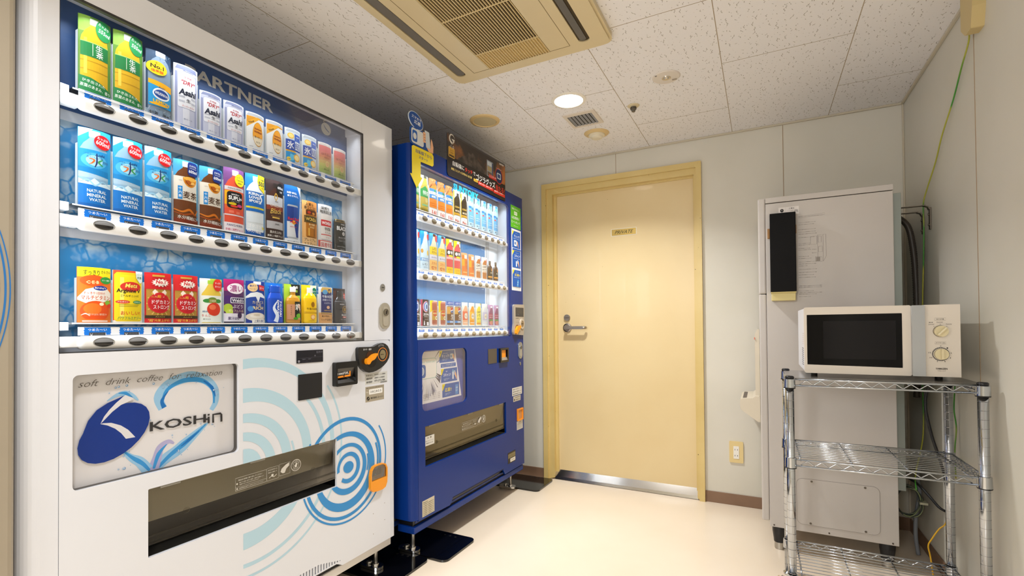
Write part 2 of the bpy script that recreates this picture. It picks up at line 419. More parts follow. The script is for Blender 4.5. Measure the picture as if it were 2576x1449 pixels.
# ------------------------------------------------------------ ceiling fittings
def Tdn(x0, y0, z=H): return lambda u, v, h: (x0+v, y0+u, z-h)
ACM = noisy('aircon_plastic', '#dac9a2', '#d5c39a', 2., .35)
ac = empty('ceiling_air_conditioner', (-.845, 1.21, H-.03), 'yellowed ceiling cassette air conditioner with slatted grille', 'air conditioner')
ax0, ax1, ay0, ay1 = -1.194, -.490, .60, 1.830
T = Tdn(0, 0)
out_ = rrect(ay0, ax0, ay1, ax1, .035, 5); 
oL = rrect(ay0+.10, -1.156, 1.766, -1.115, .018, 4); oR = rrect(ay0+.10, -.606, 1.766, -.562, .018, 4)
gx0, gx1, gy0, gy1 = -1.005, -.728, ay0+.20, 1.769
b = MB(T); b.prism(out_, .0, .020, ACM, back=False); ins = rrect(ay0+.010, ax0+.010, ay1-.010, ax1-.010, .030, 5)
b.prism(ins, .020, .0265, ACM, holes=[oL, oR, rrect(gy0, gx0, gy1, gx1, .004, 2)], back=False); b.build('fascia_panel', ac, bevel=.004)
b = MB(T); b.prism(rrect(ay0+.02, ax0+.02, ay1-.02, ax1-.02, .02), .0205, .0215, mat('#453822', .8), back=False); b.build('dark_cavity', ac)
for (x0, x1, tl) in ((-1.152, -1.118, .004), (-.600, -.575, .010)):
    b = MB(T); b.prism(rrect(ay0+.11, x0, 1.757, x1, .012, 4), .0225, .0255, mat('#6d675e' if x0 < -1 else '#5f5c58', .45)); b.build('air_vane', ac, bevel=.001)
slat = mat('#d8c08c', .4)
b = MB(); n = 24
for i in range(n+1):
    x = gx0+.004+(gx1-gx0-.008)*i/n; b.box((x-.0017, gy0, H-.0275), (x+.0017, gy1, H-.0225), slat)
for yy in (1.653, 1.42, 1.19, .96): b.box((gx0, yy-.0015, H-.0272), (gx1, yy+.0015, H-.0235), slat)
b.box((gx0, 1.655, H-.0235), (gx1, gy1, H-.0222), mat('#c5a96c', .5))
b.build('intake_grille', ac)
b = MB(); ln = mat('#6e5a34', .7)
for x in (-1.0785, -.6455): b.box((x-.0008, ay0+.12, H-.0270), (x+.0008, 1.765, H-.0265), ln)
b.box((-1.0785, 1.764, H-.0270), (-.6455, 1.7656, H-.0265), ln); b.build('panel_seam', ac)
def disc(name, x, y, prof, label, cat, m, **kw):
    o = empty(name, (x, y, H), label, cat); return o
# recessed downlight that is on
ringw = mat('#efe9dd', .35)
for i, (lx, ly) in enumerate(LK):
    o = empty('ceiling_downlight', (lx, ly, H), ['bright round recessed downlight beside the small ceiling vent', 'round recessed downlight near the tall white vending machine', 'round recessed downlight at the back of the room'][i], 'downlight', 'recessed downlights')
    b = MB(); b.lathe([(.068, H-.0005), (.070, H-.006), (.084, H-.004), (.086, H-.0005)], ringw, (lx, ly, 0), 40); b.build('trim_ring', o)
    b = MB(); b.lathe([(0, H-.003), (.0685, H-.003)], mat('#fff3e2', .5, emit=14.), (lx, ly, 0), 40)
    b.f = [tuple(reversed(f)) for f in b.f]; b.build('diffuser', o)
o = empty('round_ceiling_speaker', (-1.312, 2.251, H), 'large yellowed round ceiling speaker above the blue vending machine', 'speaker')
YEL = mat('#dcc08a', .4)
b = MB(); b.lathe([(.060, H-.004), (.064, H-.009), (.078, H-.006), (.0815, H-.0005)], YEL, (-1.312, 2.251, 0), 40); b.build('outer_ring', o)
b = MB(); b.lathe([(0, H-.0065), (.062, H-.0055)], mat('#cbbd98', .6), (-1.312, 2.251, 0), 40); b.f = [tuple(reversed(f)) for f in b.f]; b.build('grille', o)
o = empty('smoke_detector', (-.833, 2.706, H), 'yellowed smoke detector with cream dome between vent and far wall', 'smoke detector')
b = MB(); b.lathe([(.045, H-.010), (.052, H-.012), (.066, H-.006), (.072, H-.0005)], YEL, (-.833, 2.706, 0), 36); b.build('base_ring', o)
b = MB(); b.lathe([(0, H-.034), (.022, H-.033), (.033, H-.028), (.036, H-.020), (.046, H-.017), (.047, H-.010)], mat('#e6dcc3', .4), (-.833, 2.706, 0), 36); b.build('sensor_dome', o)
o = empty('emergency_light', (-.366, 2.238, H), 'flat round white emergency light with small lens near ceiling centre', 'emergency light')
b = MB(); b.lathe([(0, H-.0055), (.056, H-.0045), (.0605, H-.0005)], mat('#e2d8cc', .5), (-.366, 2.238, 0), 40); b.f = [tuple(reversed(f)) for f in b.f]
b.box((-.345, 2.262, H-.0065), (-.325, 2.272, H-.0055), '#a89c8c'); b.box((-.408, 2.196, H-.0065), (-.400, 2.204, H-.0055), '#8d8478'); b.build('cover_disc', o)
b = MB(); b.lathe([(0, H-.012), (.008, H-.011), (.013, H-.007), (.019, H-.0075), (.020, H-.004)], mat('#cfc6b6', .15, .6), (-.366, 2.238, 0), 24); b.build('lens', o)
o = empty('fire_sprinkler', (-.563, 2.455, H), 'small fire alarm heat sensor with dark cage on beige disc', 'sprinkler')
b = MB(); b.lathe([(.012, H-.007), (.026, H-.004), (.0305, H-.0005)], mat('#d9c9a4', .4), (-.563, 2.455, 0), 28); b.build('escutcheon', o)
b = MB(); b.lathe([(0, H-.030), (.009, H-.030), (.010, H-.022), (.014, H-.020), (.015, H-.009), (.010, H-.005)], mat('#6a655c', .3, .7), (-.563, 2.455, 0), 20)
for k in range(10): t = 2*PI*k/10; b.box((-.563+.0145*math.cos(t)-.001, 2.455+.0145*math.sin(t)-.001, H-.018), (-.563+.0145*math.cos(t)+.001, 2.455+.0145*math.sin(t)+.001, H-.011), '#1a1815')
b.build('sensor_head', o)
o = empty('ceiling_vent', (-.838, 2.482, H), 'small square white ceiling exhaust vent with slanted blades', 'vent')
T = Tdn(0, 0); b = MB(T); b.prism(rrect(2.390, -.922, 2.570, -.750, .003, 2), 0, .006, mat('#e0d5c6', .45), holes=[[(2.417, -.905), (2.417, -.771), (2.552, -.771), (2.552, -.905)]], back=False); b.build('frame', o, bevel=.002)
b = MB(); b.box((-.905, 2.417, H-.0010), (-.771, 2.552, H-.0003), '#14161a')
b.build('dark_duct', o)
for i in range(7):
    x = -.900+.0195*i; b = MB(); b.add([(x, 2.418, H-.0065), (x+.0095, 2.418, H-.0012), (x+.0095, 2.551, H-.0012), (x, 2.551, H-.0065), (x+.0012, 2.418, H-.0068), (x+.0107, 2.418, H-.0015), (x+.0107, 2.551, H-.0015), (x+.0012, 2.551, H-.0068)],
        [(0, 1, 2, 3), (7, 6, 5, 4), (0, 4, 5, 1), (1, 5, 6, 2), (2, 6, 7, 3), (3, 7, 4, 0)], mat('#8d9098', .4)); b.build('blade', o)

# ============================================================ DRINK SAMPLES (art in mm, origin at bottom centre)
def bot(cx, y0, w, h, body, cap, nk=.36, sh=.78, capw=None, caph=None):
    """printed bottle silhouette"""
    n = w*nk/2; W2 = w/2; s = y0+h*sh; t = y0+h*.90; ch = caph or h*.085
    L = [(cx-W2, y0+3), (cx-W2+3, y0), (cx+W2-3, y0), (cx+W2, y0+3), (cx+W2, s-h*.10), (cx+W2*.93, s-h*.03), (cx+W2*.70, s+h*.05), (cx+n, t), (cx+n, y0+h-ch), (cx-n, y0+h-ch), (cx-n, t), (cx-W2*.70, s+h*.05), (cx-W2*.93, s-h*.03), (cx-W2, s-h*.10)]
    cw = (capw or w*nk*1.12)/2
    return [('G', L, body), ('R', cx-cw, y0+h-ch, cx+cw, y0+h, cap, 1.5)]
def can(cx, y0, w, h, body, rim='#c9ced8', ch=.05):
    c = h*ch; W2 = w/2
    return [('G', [(cx-W2*.84, y0), (cx+W2*.84, y0), (cx+W2, y0+c), (cx+W2, y0+h-c*1.4), (cx+W2*.84, y0+h), (cx-W2*.84, y0+h), (cx-W2, y0+h-c*1.4), (cx-W2, y0+c)], rim),
            ('G', [(cx-W2, y0+c), (cx+W2, y0+c), (cx+W2, y0+h-c*1.4), (cx-W2, y0+h-c*1.4)], body)]
def T_(s, x, y, w, h, c, *a): return ('T', s, x, y, w, h, c)+a
def tea():
    o = [('R', -33, 0, 33, 207, '#5c8a34'), ('R', -33, 165, -12, 207, '#8cb848')]+bot(-2, 14, 56, 186, '#d9ac1c', '#dfe6df', .34)
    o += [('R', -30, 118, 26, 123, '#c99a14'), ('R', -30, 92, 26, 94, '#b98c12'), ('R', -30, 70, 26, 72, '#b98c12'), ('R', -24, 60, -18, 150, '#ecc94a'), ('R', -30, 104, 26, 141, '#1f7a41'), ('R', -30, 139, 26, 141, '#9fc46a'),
          T_('生', 6, 131, 15, 15, '#f4f7f0', 0, .01), T_('茶', 7, 114, 16, 15, '#f4f7f0', 0, .01), ('R', -8, 108, -6.8, 138, '#cfe0c4'),
          ('G', [(-33, 0), (33, 0), (33, 30), (10, 44), (-12, 52), (-33, 54)], '#1b7d43'), T_('ひき出された', -4, 41, 46, 8, '#eef6ec', -.12), T_('茶葉のあまみ、香り', 0, 28, 62, 9, '#eef6ec', -.12),
          ('E', 16, 180, 18, 26, '#1c8a4a'), T_('たっぷり', 16, 191, 24, 8, '#ffffff', -.3), T_('555ml', 17, 176, 26, 10, '#ffffff', -.2)]
    return o
def wilk():
    o = [('R', -33, 0, 33, 195, '#2f4a68'), ('R', -33, 0, 33, 30, '#8fa2b4')]+bot(2, 6, 58, 190, '#7f94aa', '#e8edf2', .38, .80)
    for k in range(26): a = random.uniform(-30, 30); y = random.choice((random.uniform(150, 188), random.uniform(4, 30))); o.append(('S', [(a, y), (a+random.uniform(-6, 6), y+random.uniform(4, 12))], (.5, 1.8, .4), random.choice(('#e9f1f7', '#c2d2e0', '#405a74')), False))
    o += [('R', -27, 40, 31, 106, '#1d9ad8'), ('G', [(-27, 100), (31, 88), (31, 106), (-27, 112)], '#f3b21a'), ('E', 4, 76, 22, 17, '#eef3f8'), ('E', 4, 76, 19, 12, '#1a4a9a'), T_('WILKINSON', 4, 76, 34, 8, '#ffffff', -.1, .01), T_('Asahi', 4, 94, 16, 6, '#14306e'),
          T_('LEMON', 4, 53, 42, 9, '#f7c41c', -.06, .02), ('E', -2, 46, 24, 3.5, '#f3b21a'), ('E', -7, 146, 25, 19, '#f4c313'), T_('売上', -7, 158, 12, 6, '#3a2a10'), T_('No.1', -7, 149, 32, 11, '#2c2010', 0, .02), T_('強炭酸', -7, 137, 30, 8, '#e8441c', 0, .02),
          T_('刺激、強め。', 2, 18, 56, 12, '#15181c', -.05, .015)]
    return o
def beer(h):
    k = h/140; o = [('R', -33, 0, 33, h, '#d6d9e4')]+can(0, 3, 60, h-6, '#c3c7dd', '#7f86a6', .045)
    o += [('R', -30, 16, -25, h-22, '#9299bd'), ('R', 22, 16, 28, h-22, '#a2a8c8'), ('R', -12, 16, 6, h-22, '#dcdfec'), ('R', -24.5, 47*k, 25.5, 123*k, '#9aa1c2', 5.5), ('R', -24, 48*k, 25, 122*k, '#e6e8f0', 5), T_('Asahi', 2, h-12*k, 30, 4, '#7a82a4'),  # darker side strips and pale middle: can shading put into the print
          T_('SUPER', 2, 114*k, 20, 5, '#b8344a'), T_('"DRY"', 3, 103*k, 38, 12, '#b82a3c', 0, .01, .25), T_('Asahi', 2, 82*k, 47, 18, '#17233c', .05, .03, .15), T_('生', 3, 65*k, 12, 10, '#17233c', 0, .02), T_('スーパードライ', 3, 52*k, 34, 5, '#c23a4c'), T_('生ビール', 2, 24*k, 24, 4, '#6a7296')]
    for q in (72, 69.5, 62, 59.5): o += [('R', -22, q*k, -7, (q+.7)*k, '#5a6484'), ('R', 11, q*k, 24, (q+.7)*k, '#5a6484')]
    return o
def high():
    return [('R', -33, 0, 33, 134, '#d6d8da')]+can(0, 3, 60, 128, '#e4e6e8', '#a9adb4')+[('G', [(-30, 92), (-6, 116), (30, 116), (30, 121), (-30, 121)], '#d8962a'), ('G', [(-30, 84), (-30, 100), (2, 122), (16, 122)], '#e8a92f'), T_('New', -16, 103, 18, 8, '#5a3a10', .55, .01), ('E', 6, 66, 19, 40, '#c9922e'), ('E', 6, 66, 17.5, 38, '#f1a62a'), ('G', ell(6, 56, 16.5, 27, 24, 0, PI, 2*PI), '#efe3c8'),
        T_('Suntory', 6, 83, 27, 8, '#8a1f10', 0, .02), T_('Highball', 6, 73, 28, 9, '#8a1f10', 0, .02), T_('角ハイボール', 6, 56, 26, 8, '#3c2c1a', 0, .01), T_('ALC.7%', 6, 40, 16, 5, '#5a452a'), T_('SUNTORY', -17, 22, 12, 3, '#5b5f68')]
def hyo():
    return [('R', -33, 0, 33, 134, '#cdd6de')]+can(0, 3, 58, 128, '#cfdbe6', '#aab4c0')+[('R', -29, 56, 29, 94, '#1747a6'), ('R', 2, 60, 29, 118, '#2a62c4'), ('E', -12, 108, 12, 10, '#f3c23c'), ('E', -12, 108, 9, 7, '#f8df8a'), T_('氷', -13, 75, 24, 27, '#ffffff', 0, .02), ('R', 4, 62, 27, 92, '#dfe8f2'), T_('結', 15, 77, 22, 25, '#1747a6', 0, .02), ('R', -29, 51, 6, 56, '#f0b21e'), T_('シチリア産レモン', -12, 53.5, 30, 3, '#223'), ('G', [(-29, 12), (2, 14), (10, 50), (-29, 50)], '#1590cf'), ('G', [(-20, 16), (-2, 22), (4, 40), (-14, 44)], '#5fc1e8'),
        ('E', 12, 34, 14, 13, '#f4b92e'), ('E', 12, 34, 10.5, 9.5, '#fbe7a6'), ('E', -20, 24, 7, 7, '#f6d22c'), T_('お酒', -20, 24, 10, 6, '#2b4a8c', 0, .01), T_('KIRIN', 15, 108, 14, 4, '#ffffff')]
def horo():
    o = [('R', -33, 0, 33, 131, '#d4d3cf')]+can(0, 3, 58, 126, '#cc6a6c', '#b9b2ae')
    for i, c in enumerate(('#8ea84c', '#9aae52', '#a9b45a', '#bab862', '#c6a864', '#cb9466', '#cc8268', '#cc746a')): o.append(('R', -29, 9+i*11, 29, 20+i*11, c))
    return o+[T_('ほろよい', 0, 88, 42, 9, '#7a2430'), T_('梅酒ソーダ', 2, 74, 26, 6, '#93404a'), ('E', 4, 52, 9, 12, '#dcc080'), ('E', 4, 52, 6, 8, '#d6ac70'), T_('Alc.3%', 2, 31, 28, 8, '#4e6224'), T_('サントリー', 4, 20, 18, 4, '#4e6224')]
def water():
    o = [('R', -33, 0, 33, 200, '#2b9fd6'), ('G', [(-33, 200), (-33, 176), (-6, 200)], '#bfe2f0')]+bot(-3, 0, 60, 196, '#8fb6d2', '#dcebf4', .34)
    o += [('R', -33, 78, 27, 96, '#a9c6da'), ('R', -33, 96, 27, 148, '#2396d6'), ('G', [(-33, 92), (27, 84), (27, 100), (-33, 104)], '#1583c4'), ('E', -3, 122, 26, 19, '#4fb4e2'), ('E', -3, 122, 17, 13, '#a6dcf0'), T_('Asahi', 8, 138, 20, 7, '#15357c', 0, .01), T_('アサヒ', -16, 137, 12, 4, '#2c5c98'), T_('おいしい水', -2, 130, 34, 5, '#2c5c98'), ('S', [(-14, 126), (-4, 124), (-8, 116), (-14, 112)], (2, 4, 1), '#e8702a'), ('S', [(1, 136), (1, 118), (-3, 106)], (2.5, 3.5, 1.5), '#20306c'), ('S', [(14, 128), (5, 120), (14, 112)], (1.5, 4, 2), '#3aa24c'), T_('天然水', 20, 122, 12, 7, '#2c5c98'),
          ('R', -33, 0, 33, 62, '#1176c6'), ('G', [(-33, 62), (33, 58), (33, 72), (12, 66), (-4, 78), (-16, 66), (-33, 74)], '#d9edf6'), ('S', [(-30, 66), (-16, 72), (-2, 60), (14, 72), (32, 62)], (2, 4, 1), '#9fd2ec'), ('R', -33, 0, 33, 14, '#0d63b0'),
          T_('NATURAL', 2, 46, 40, 8, '#eaf5fb', 0, .01), T_('MINERAL', 2, 35, 40, 8, '#eaf5fb', 0, .01), T_('WATER', 3, 24, 34, 8, '#eaf5fb', 0, .01), ('E', 14, 172, 19, 18, '#d7141e'), T_('たっぷり', 14, 180, 24, 7, '#ffffff', -.15), T_('600ml', 14, 169, 30, 11, '#ffffff', -.1)]
    return o
def mugi():
    o = [('R', -33, 0, 33, 190, '#4aa6d4')]+bot(-2, 0, 62, 184, '#6b3a18', '#e4e9ec', .32)
    o += [('R', -33, 72, 29, 140, '#e6dfd2'), ('G', ell(8, 138, 20, 26, 18, 0, PI, 2*PI), '#d98a1e'), ('E', 8, 136, 19, 6, '#f0b64a'), ('E', 2, 126, 8, 6, '#b65a12'), ('E', 16, 124, 6, 5, '#f3c26a'), ('S', [(-6, 132), (4, 118), (20, 122)], (1, 2.5, 1), '#8a3c0c'), ('R', -24, 74, -13, 112, '#1f86cc'), T_('十', -18.5, 105, 8, 8, '#ffffff', 0, .01), T_('六', -18.5, 94, 8, 8, '#ffffff', 0, .01), T_('茶', -18.5, 83, 8, 8, '#ffffff', 0, .01), T_('麦茶', 8, 88, 40, 21, '#4a2a14', 0, .015), T_('ミネラル', -18, 128, 8, 3, '#5a4a3a'),
          ('R', -33, 0, 33, 20, '#7d2d12'), ('S', [(-33, 44), (-14, 38), (6, 46), (22, 34), (31, 50)], (3, 7, 2), '#d4761c'), ('S', [(-33, 36), (-10, 30), (14, 36), (31, 30)], (2, 5, 2), '#a84a10'), T_('水分補給に!', 2, 22, 54, 11, '#f6efe6', -.05, .01), ('R', 0, 146, 32, 186, '#15307c', 8), T_('ミネラル', 16, 175, 22, 6, '#ffffff'), T_('600ml', 16, 159, 26, 9, '#ffffff'), ('R', 5, 168, 27, 168.8, '#ffffff')]
    return o
def supli():
    return [('R', -33, 0, 33, 206, '#7a4a86'), ('R', -33, 0, 33, 60, '#d9c4cc')]+bot(0, 0, 62, 200, '#e4573c', '#f0ecec', .30)+[('R', -31, 136, 31, 148, '#d9d3d4'), T_('FANCL×KIRIN', 0, 142, 44, 5, '#4a4a52'), ('R', -31, 78, 31, 134, '#e8632e'), ('R', -31, 90, -18, 134, '#f4b018'), ('R', -25, 80, 25, 132, '#17161a', 8), T_('amino', 0, 124, 26, 6, '#ffffff'), T_('SUPLI+', 1, 112, 44, 13, '#ffffff', 0, .02), T_('アミノサプリ', 0, 101, 26, 4, '#cfcfd4'), ('E', -9, 94, 12, 4, '#f2d320'), ('E', 14, 90, 9, 5, '#d2428c'), ('E', -4, 86, 12, 3.5, '#e8442a'), T_('ビタミンC', -9, 94, 16, 3.5, '#222'),
        ('R', -31, 56, 31, 60, '#e2d8dc'), ('R', -20, 64, -6, 72, '#f07c62'), ('R', 2, 62, 14, 70, '#f07c62'), ('R', -33, 0, 33, 34, '#f0e6ea'), T_('FANCL×KIRIN', 0, 26, 50, 7, '#2d3d74'), T_('手軽に栄養チャージ', 0, 12, 58, 8, '#d23060'), ('E', 15, 172, 18, 20, '#f2e21c'), T_('レモン&', 15, 180, 22, 6, '#34405c'), T_('アセロラ味', 15, 171, 26, 6, '#34405c'), T_('(無香料)', 15, 162, 16, 4, '#34405c')]
def kirin():
    return [('R', -33, 0, 33, 207, '#2b8fd0'), ('R', -33, 0, 33, 40, '#1259a8')]+bot(-1, 20, 62, 180, '#e6eef4', '#f7fafb', .34)+[('R', -32, 98, 30, 150, '#1a6cc0'), ('S', [(30, 148), (14, 140), (20, 126), (10, 112)], (2, 7, 2), '#eef5fa'), T_('KIRIN', -8, 142, 34, 9, '#ffffff', -.05, .02), T_('LOVES', -6, 130, 36, 9, '#ffffff', -.05, .02), T_('SPORTS', -3, 118, 42, 9, '#ffffff', -.05, .02), ('R', -32, 94, 30, 100, '#e8da2c'), T_('キリンラブズスポーツ', -2, 97, 40, 3, '#1a5ca8'), ('R', -32, 84, 30, 94, '#1a6cc0'), ('R', -28, 48, 26, 76, '#dfe8ef'),
        T_('ゴクゴク', -6, 36, 44, 11, '#ffffff', -.08, .01), T_('水分補給', -6, 20, 46, 12, '#ffffff', -.08, .01), T_('Na', 26, 34, 10, 10, '#f0e02a', 0, .02), ('G', [(4, 207), (33, 207), (33, 150), (10, 164), (2, 184)], '#f0de22'), T_('大容量', 19, 194, 20, 7, '#1c2c4c', 0, .01), T_('555', 19, 180, 25, 14, '#1c2c4c', 0, .02), T_('ml', 24, 168, 8, 5, '#1c2c4c')]
def oneday():
    return [('R', -33, 0, 33, 207, '#3a2a2a')]+bot(0, 0, 62, 196, '#4a2a22', '#2a2220', .30)+[('G', [(-31, 118), (31, 112), (31, 152), (-31, 152)], '#c9ccd4'), ('R', -31, 104, 31, 120, '#8a3a24'), ('S', [(0, 138), (5, 150), (-1, 162), (-6, 148), (0, 138)], (2, 4, 2), '#c9a040'), T_('FIRE', 2, 134, 12, 4, '#5a4a3a'), T_('ONEDAY', 1, 120, 42, 9, '#e2ddd6'), T_('Black', 2, 102, 42, 18, '#d9b456', .1, 0, .3), T_('キリンファイア', 0, 84, 34, 5, '#c8a050'), ('R', -14, 76, 14, 81, '#d9b456'), ('R', -31, 40, 31, 66, '#b9b8bc'), T_('[無糖]', 4, 56, 18, 6, '#3a3a40'), ('R', -33, 0, 33, 38, '#3c2a24'), T_('直火仕上げの', 0, 29, 44, 9, '#f2ece4', 0, .01), T_('美味しい無糖ブラック', 0, 16, 58, 8, '#f2ece4', 0, .01), T_('コーヒー飲料', -4, 5, 30, 4, '#b8aca0'), ('E', 18, 178, 17, 24, '#141416'), T_('600ml', 18, 184, 26, 9, '#e8e8ea'), T_('無糖', 20, 170, 12, 7, '#c8c8cc')]
def rbull():
    return [('R', -33, 0, 33, 206, '#1565b4'), ('G', [(14, 206), (33, 206), (33, 170)], '#cfd6dc'), ('G', [(33, 190), (33, 0), (14, 0), (24, 90)], '#e2e6ea'), ('R', -33, 0, 33, 18, '#e9ecef')]+can(-4, 18, 44, 120, '#c9cdd4', '#aeb4bc', .04)+[('G', [(-26, 24), (18, 24), (-2, 78), (-26, 78)], '#e0e3e8'), ('G', [(-26, 78), (-2, 78), (-2, 132), (-26, 132)], '#1c3f8e'), ('G', [(-2, 78), (18, 78), (18, 24), (8, 24)], '#1c3f8e'), ('G', [(-2, 78), (18, 78), (18, 132), (-2, 132)], '#274ea0'), T_('Red Bull', -1, 88, 44, 10, '#d1233a', 0, .02), ('E', -2, 76, 8, 7, '#f3b51c'), ('S', [(-18, 74), (-8, 78), (-3, 72)], (1, 5, 1), '#d1233a'), ('S', [(14, 74), (4, 78), (-1, 72)], (1, 5, 1), '#d1233a'), T_('ENERGY DRINK', -3, 60, 26, 4, '#c23a48'), T_('RED BULL', -8, 180, 36, 7, '#ffffff', 0, .02), T_('翼をさずける。', -3, 169, 44, 7, '#ffffff', 0, .01), T_('RED BULL 翼をさずける', -2, 8, 46, 4, '#2a3c64')]
def wonda(gold=True):
    if gold:
        return [('R', -33, 0, 33, 168, '#e39a4e'), ('R', -33, 34, -16, 168, '#f0ba74')]+can(4, 34, 48, 104, '#b9741c', '#8a5a18', .04)+[('R', -20, 118, 28, 134, '#5a2410'), ('E', -8, 126, 7, 5, '#c23c1c'), ('E', 12, 124, 7, 5, '#d88a2a'), ('R', -26, 88, 32, 114, '#17130e', 1), ('R', -24, 90, 30, 112, '#c9a044', 1), ('R', -23, 91, 29, 111, '#17130e'), T_('WONDA', 3, 101, 48, 14, '#e8c45c', 0, .02), T_('金の微糖', 4, 82, 28, 7, '#f8e6b0'), T_('GOLD', 4, 72, 20, 6, '#f8e6b0'), ('R', -12, 40, -6, 68, '#e8b24a'), ('R', 14, 40, 18, 68, '#8a5210'), T_('上質な', -6, 156, 34, 11, '#2c160a', 0, .015), T_('香りとコク', -2, 143, 50, 11, '#2c160a', 0, .015), ('R', -33, 0, 33, 33, '#efc48c'), T_('プレミアム', -2, 25, 50, 11, '#2c160a', 0, .015), T_('エスプレッソ', 0, 10, 54, 11, '#2c160a', 0, .015)]
    return [('R', -33, 0, 33, 170, '#dfe0e2')]+can(2, 34, 50, 106, '#e9e4e2', '#b8b8bc', .04)+[('R', -23, 88, 27, 112, '#cf3038'), T_('WONDA', 2, 100, 44, 12, '#ffffff', 0, .02), T_('特製', 6, 78, 30, 14, '#3a2c28', 0, .02), T_('カフェオレ', 8, 64, 32, 8, '#3a2c28'), ('R', -23, 54, 27, 57, '#cf3038'), T_('コーヒー', 6, 45, 20, 5, '#8a5a54'), T_('深煎り', -6, 156, 36, 11, '#23201f', 0, .01), T_('珈琲豆使用', 0, 143, 54, 11, '#23201f', 0, .01), ('R', -33, 0, 33, 33, '#d85a50'), ('R', -26, 4, 30, 30, '#e8dcd6'), T_('国産牛乳', 2, 16, 52, 18, '#c22a2c', 0, .02)]
def ceb():
    return [('R', -34, 0, 34, 138, '#ee7a22'), ('R', -34, 113, 34, 138, '#f6e21c'), T_('すっきり', -8, 124, 32, 13, '#2b2a24', 0, .02), T_('さらさら', 22, 127, 22, 8, '#2b2a24', 0, .01), ('E', -4, 104, 26, 14, '#ec5a1a'), T_('C·E·B', -6, 100, 26, 8, '#f8e2a4', 0, .02), ('E', 22, 106, 13, 9, '#2e9c40'), T_('ゼリー飲料', 22, 106, 18, 4, '#ffffff'), ('G', [(-34, 62), (-20, 82), (4, 90), (26, 84), (34, 74), (34, 58), (10, 48), (-20, 48), (-34, 56)], '#f4ece2'), ('E', 10, 86, 15, 6, '#28409c'), T_("Bireley's", 10, 86, 24, 6, '#ffffff'), T_('すっきり1日分の', -2, 73, 44, 7, '#d8561e', 0, .01), T_('マルチビタミン', 2, 62, 60, 11, '#d8561e', 0, .02), ('E', 0, 28, 30, 26, '#ee5414'), ('E', -6, 34, 18, 14, '#f47a24'), ('E', 12, 46, 5, 4, '#fff6d0'), ('E', 26, 50, 6, 6, '#8cc43c'), ('E', 30, 42, 5, 5, '#e83c20'), T_('果汁25% 野菜汁', 4, 20, 40, 5, '#f8d8b4'), ('S', [(-28, 18), (-20, 22), (-12, 16)], (1, 3, 1), '#f8e0d0'), ('R', -34, 0, 34, 8, '#ef7f2c'), ('R', -26, 2, 26, 5, '#f6e6dc')]
def mets():
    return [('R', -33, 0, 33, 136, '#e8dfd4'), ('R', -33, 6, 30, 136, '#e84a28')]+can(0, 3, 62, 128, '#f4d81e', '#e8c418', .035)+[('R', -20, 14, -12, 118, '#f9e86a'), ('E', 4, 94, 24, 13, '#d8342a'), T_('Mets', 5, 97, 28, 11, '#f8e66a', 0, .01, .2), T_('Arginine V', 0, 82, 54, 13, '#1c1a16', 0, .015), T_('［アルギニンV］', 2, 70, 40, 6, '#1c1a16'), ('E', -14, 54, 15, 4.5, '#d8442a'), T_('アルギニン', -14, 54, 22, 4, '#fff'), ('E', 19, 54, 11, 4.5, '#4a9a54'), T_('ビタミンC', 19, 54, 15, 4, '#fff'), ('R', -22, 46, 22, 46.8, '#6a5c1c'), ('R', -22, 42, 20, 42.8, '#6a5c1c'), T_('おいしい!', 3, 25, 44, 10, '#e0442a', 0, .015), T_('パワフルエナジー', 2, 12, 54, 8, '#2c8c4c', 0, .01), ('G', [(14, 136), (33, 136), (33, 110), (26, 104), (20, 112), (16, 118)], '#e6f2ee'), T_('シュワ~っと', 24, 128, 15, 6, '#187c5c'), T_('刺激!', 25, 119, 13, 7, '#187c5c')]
def dod():
    o = [('R', -33, 0, 33, 137, '#cf1f24'), ('R', -30, 14, 30, 92, '#b88a34')]
    for k in range(14): a = k*PI/7; o.append(('S', [(0, 52), (30*math.cos(a), 52+38*math.sin(a))], (1, 3.2), '#dcb45c', False))
    o += [('R', -33, 92, 33, 100, '#cf1f24'), ('R', -33, 12, 33, 20, '#3a2c10'), ('E', 0, 54, 28, 28, '#d2202a'), ('E', 0, 54, 25, 25, '#c31822'), ('G', [(-18, 84), (-12, 92), (0, 78), (12, 92), (18, 84), (10, 70), (-10, 70)], '#f4e6d4'), ('E', 0, 76, 13, 7, '#d2202a'), T_('超', -2, 72, 9, 8, '#f6c93a', 0, .02), T_('ファイト', -14, 70, 12, 4, '#f6c93a'), T_('ドデカミン', 4, 57, 46, 12, '#ffffff', 0, .03), T_('ストロング', 5, 43, 42, 12, '#ffffff', 0, .03), T_('ASAHI', 0, 16, 24, 3, '#c8a050')]
    st = [(2+(15 if i % 2 else 20)*math.cos(i*PI/14)*1.15, 110+(8 if i % 2 else 12)*math.sin(i*PI/14)) for i in range(28)]
    return o+[('R', -18, 126, 12, 131, '#c8a040'), ('G', st, '#f6ede2'), T_('No.1', 2, 112, 24, 10, '#d2202a', 0, .02, .1), T_('エナジー炭酸', 2, 103, 20, 4, '#8a3a20'), T_('"超"元気上がる!', 0, 6, 54, 8, '#f0c048', 0, .015)]
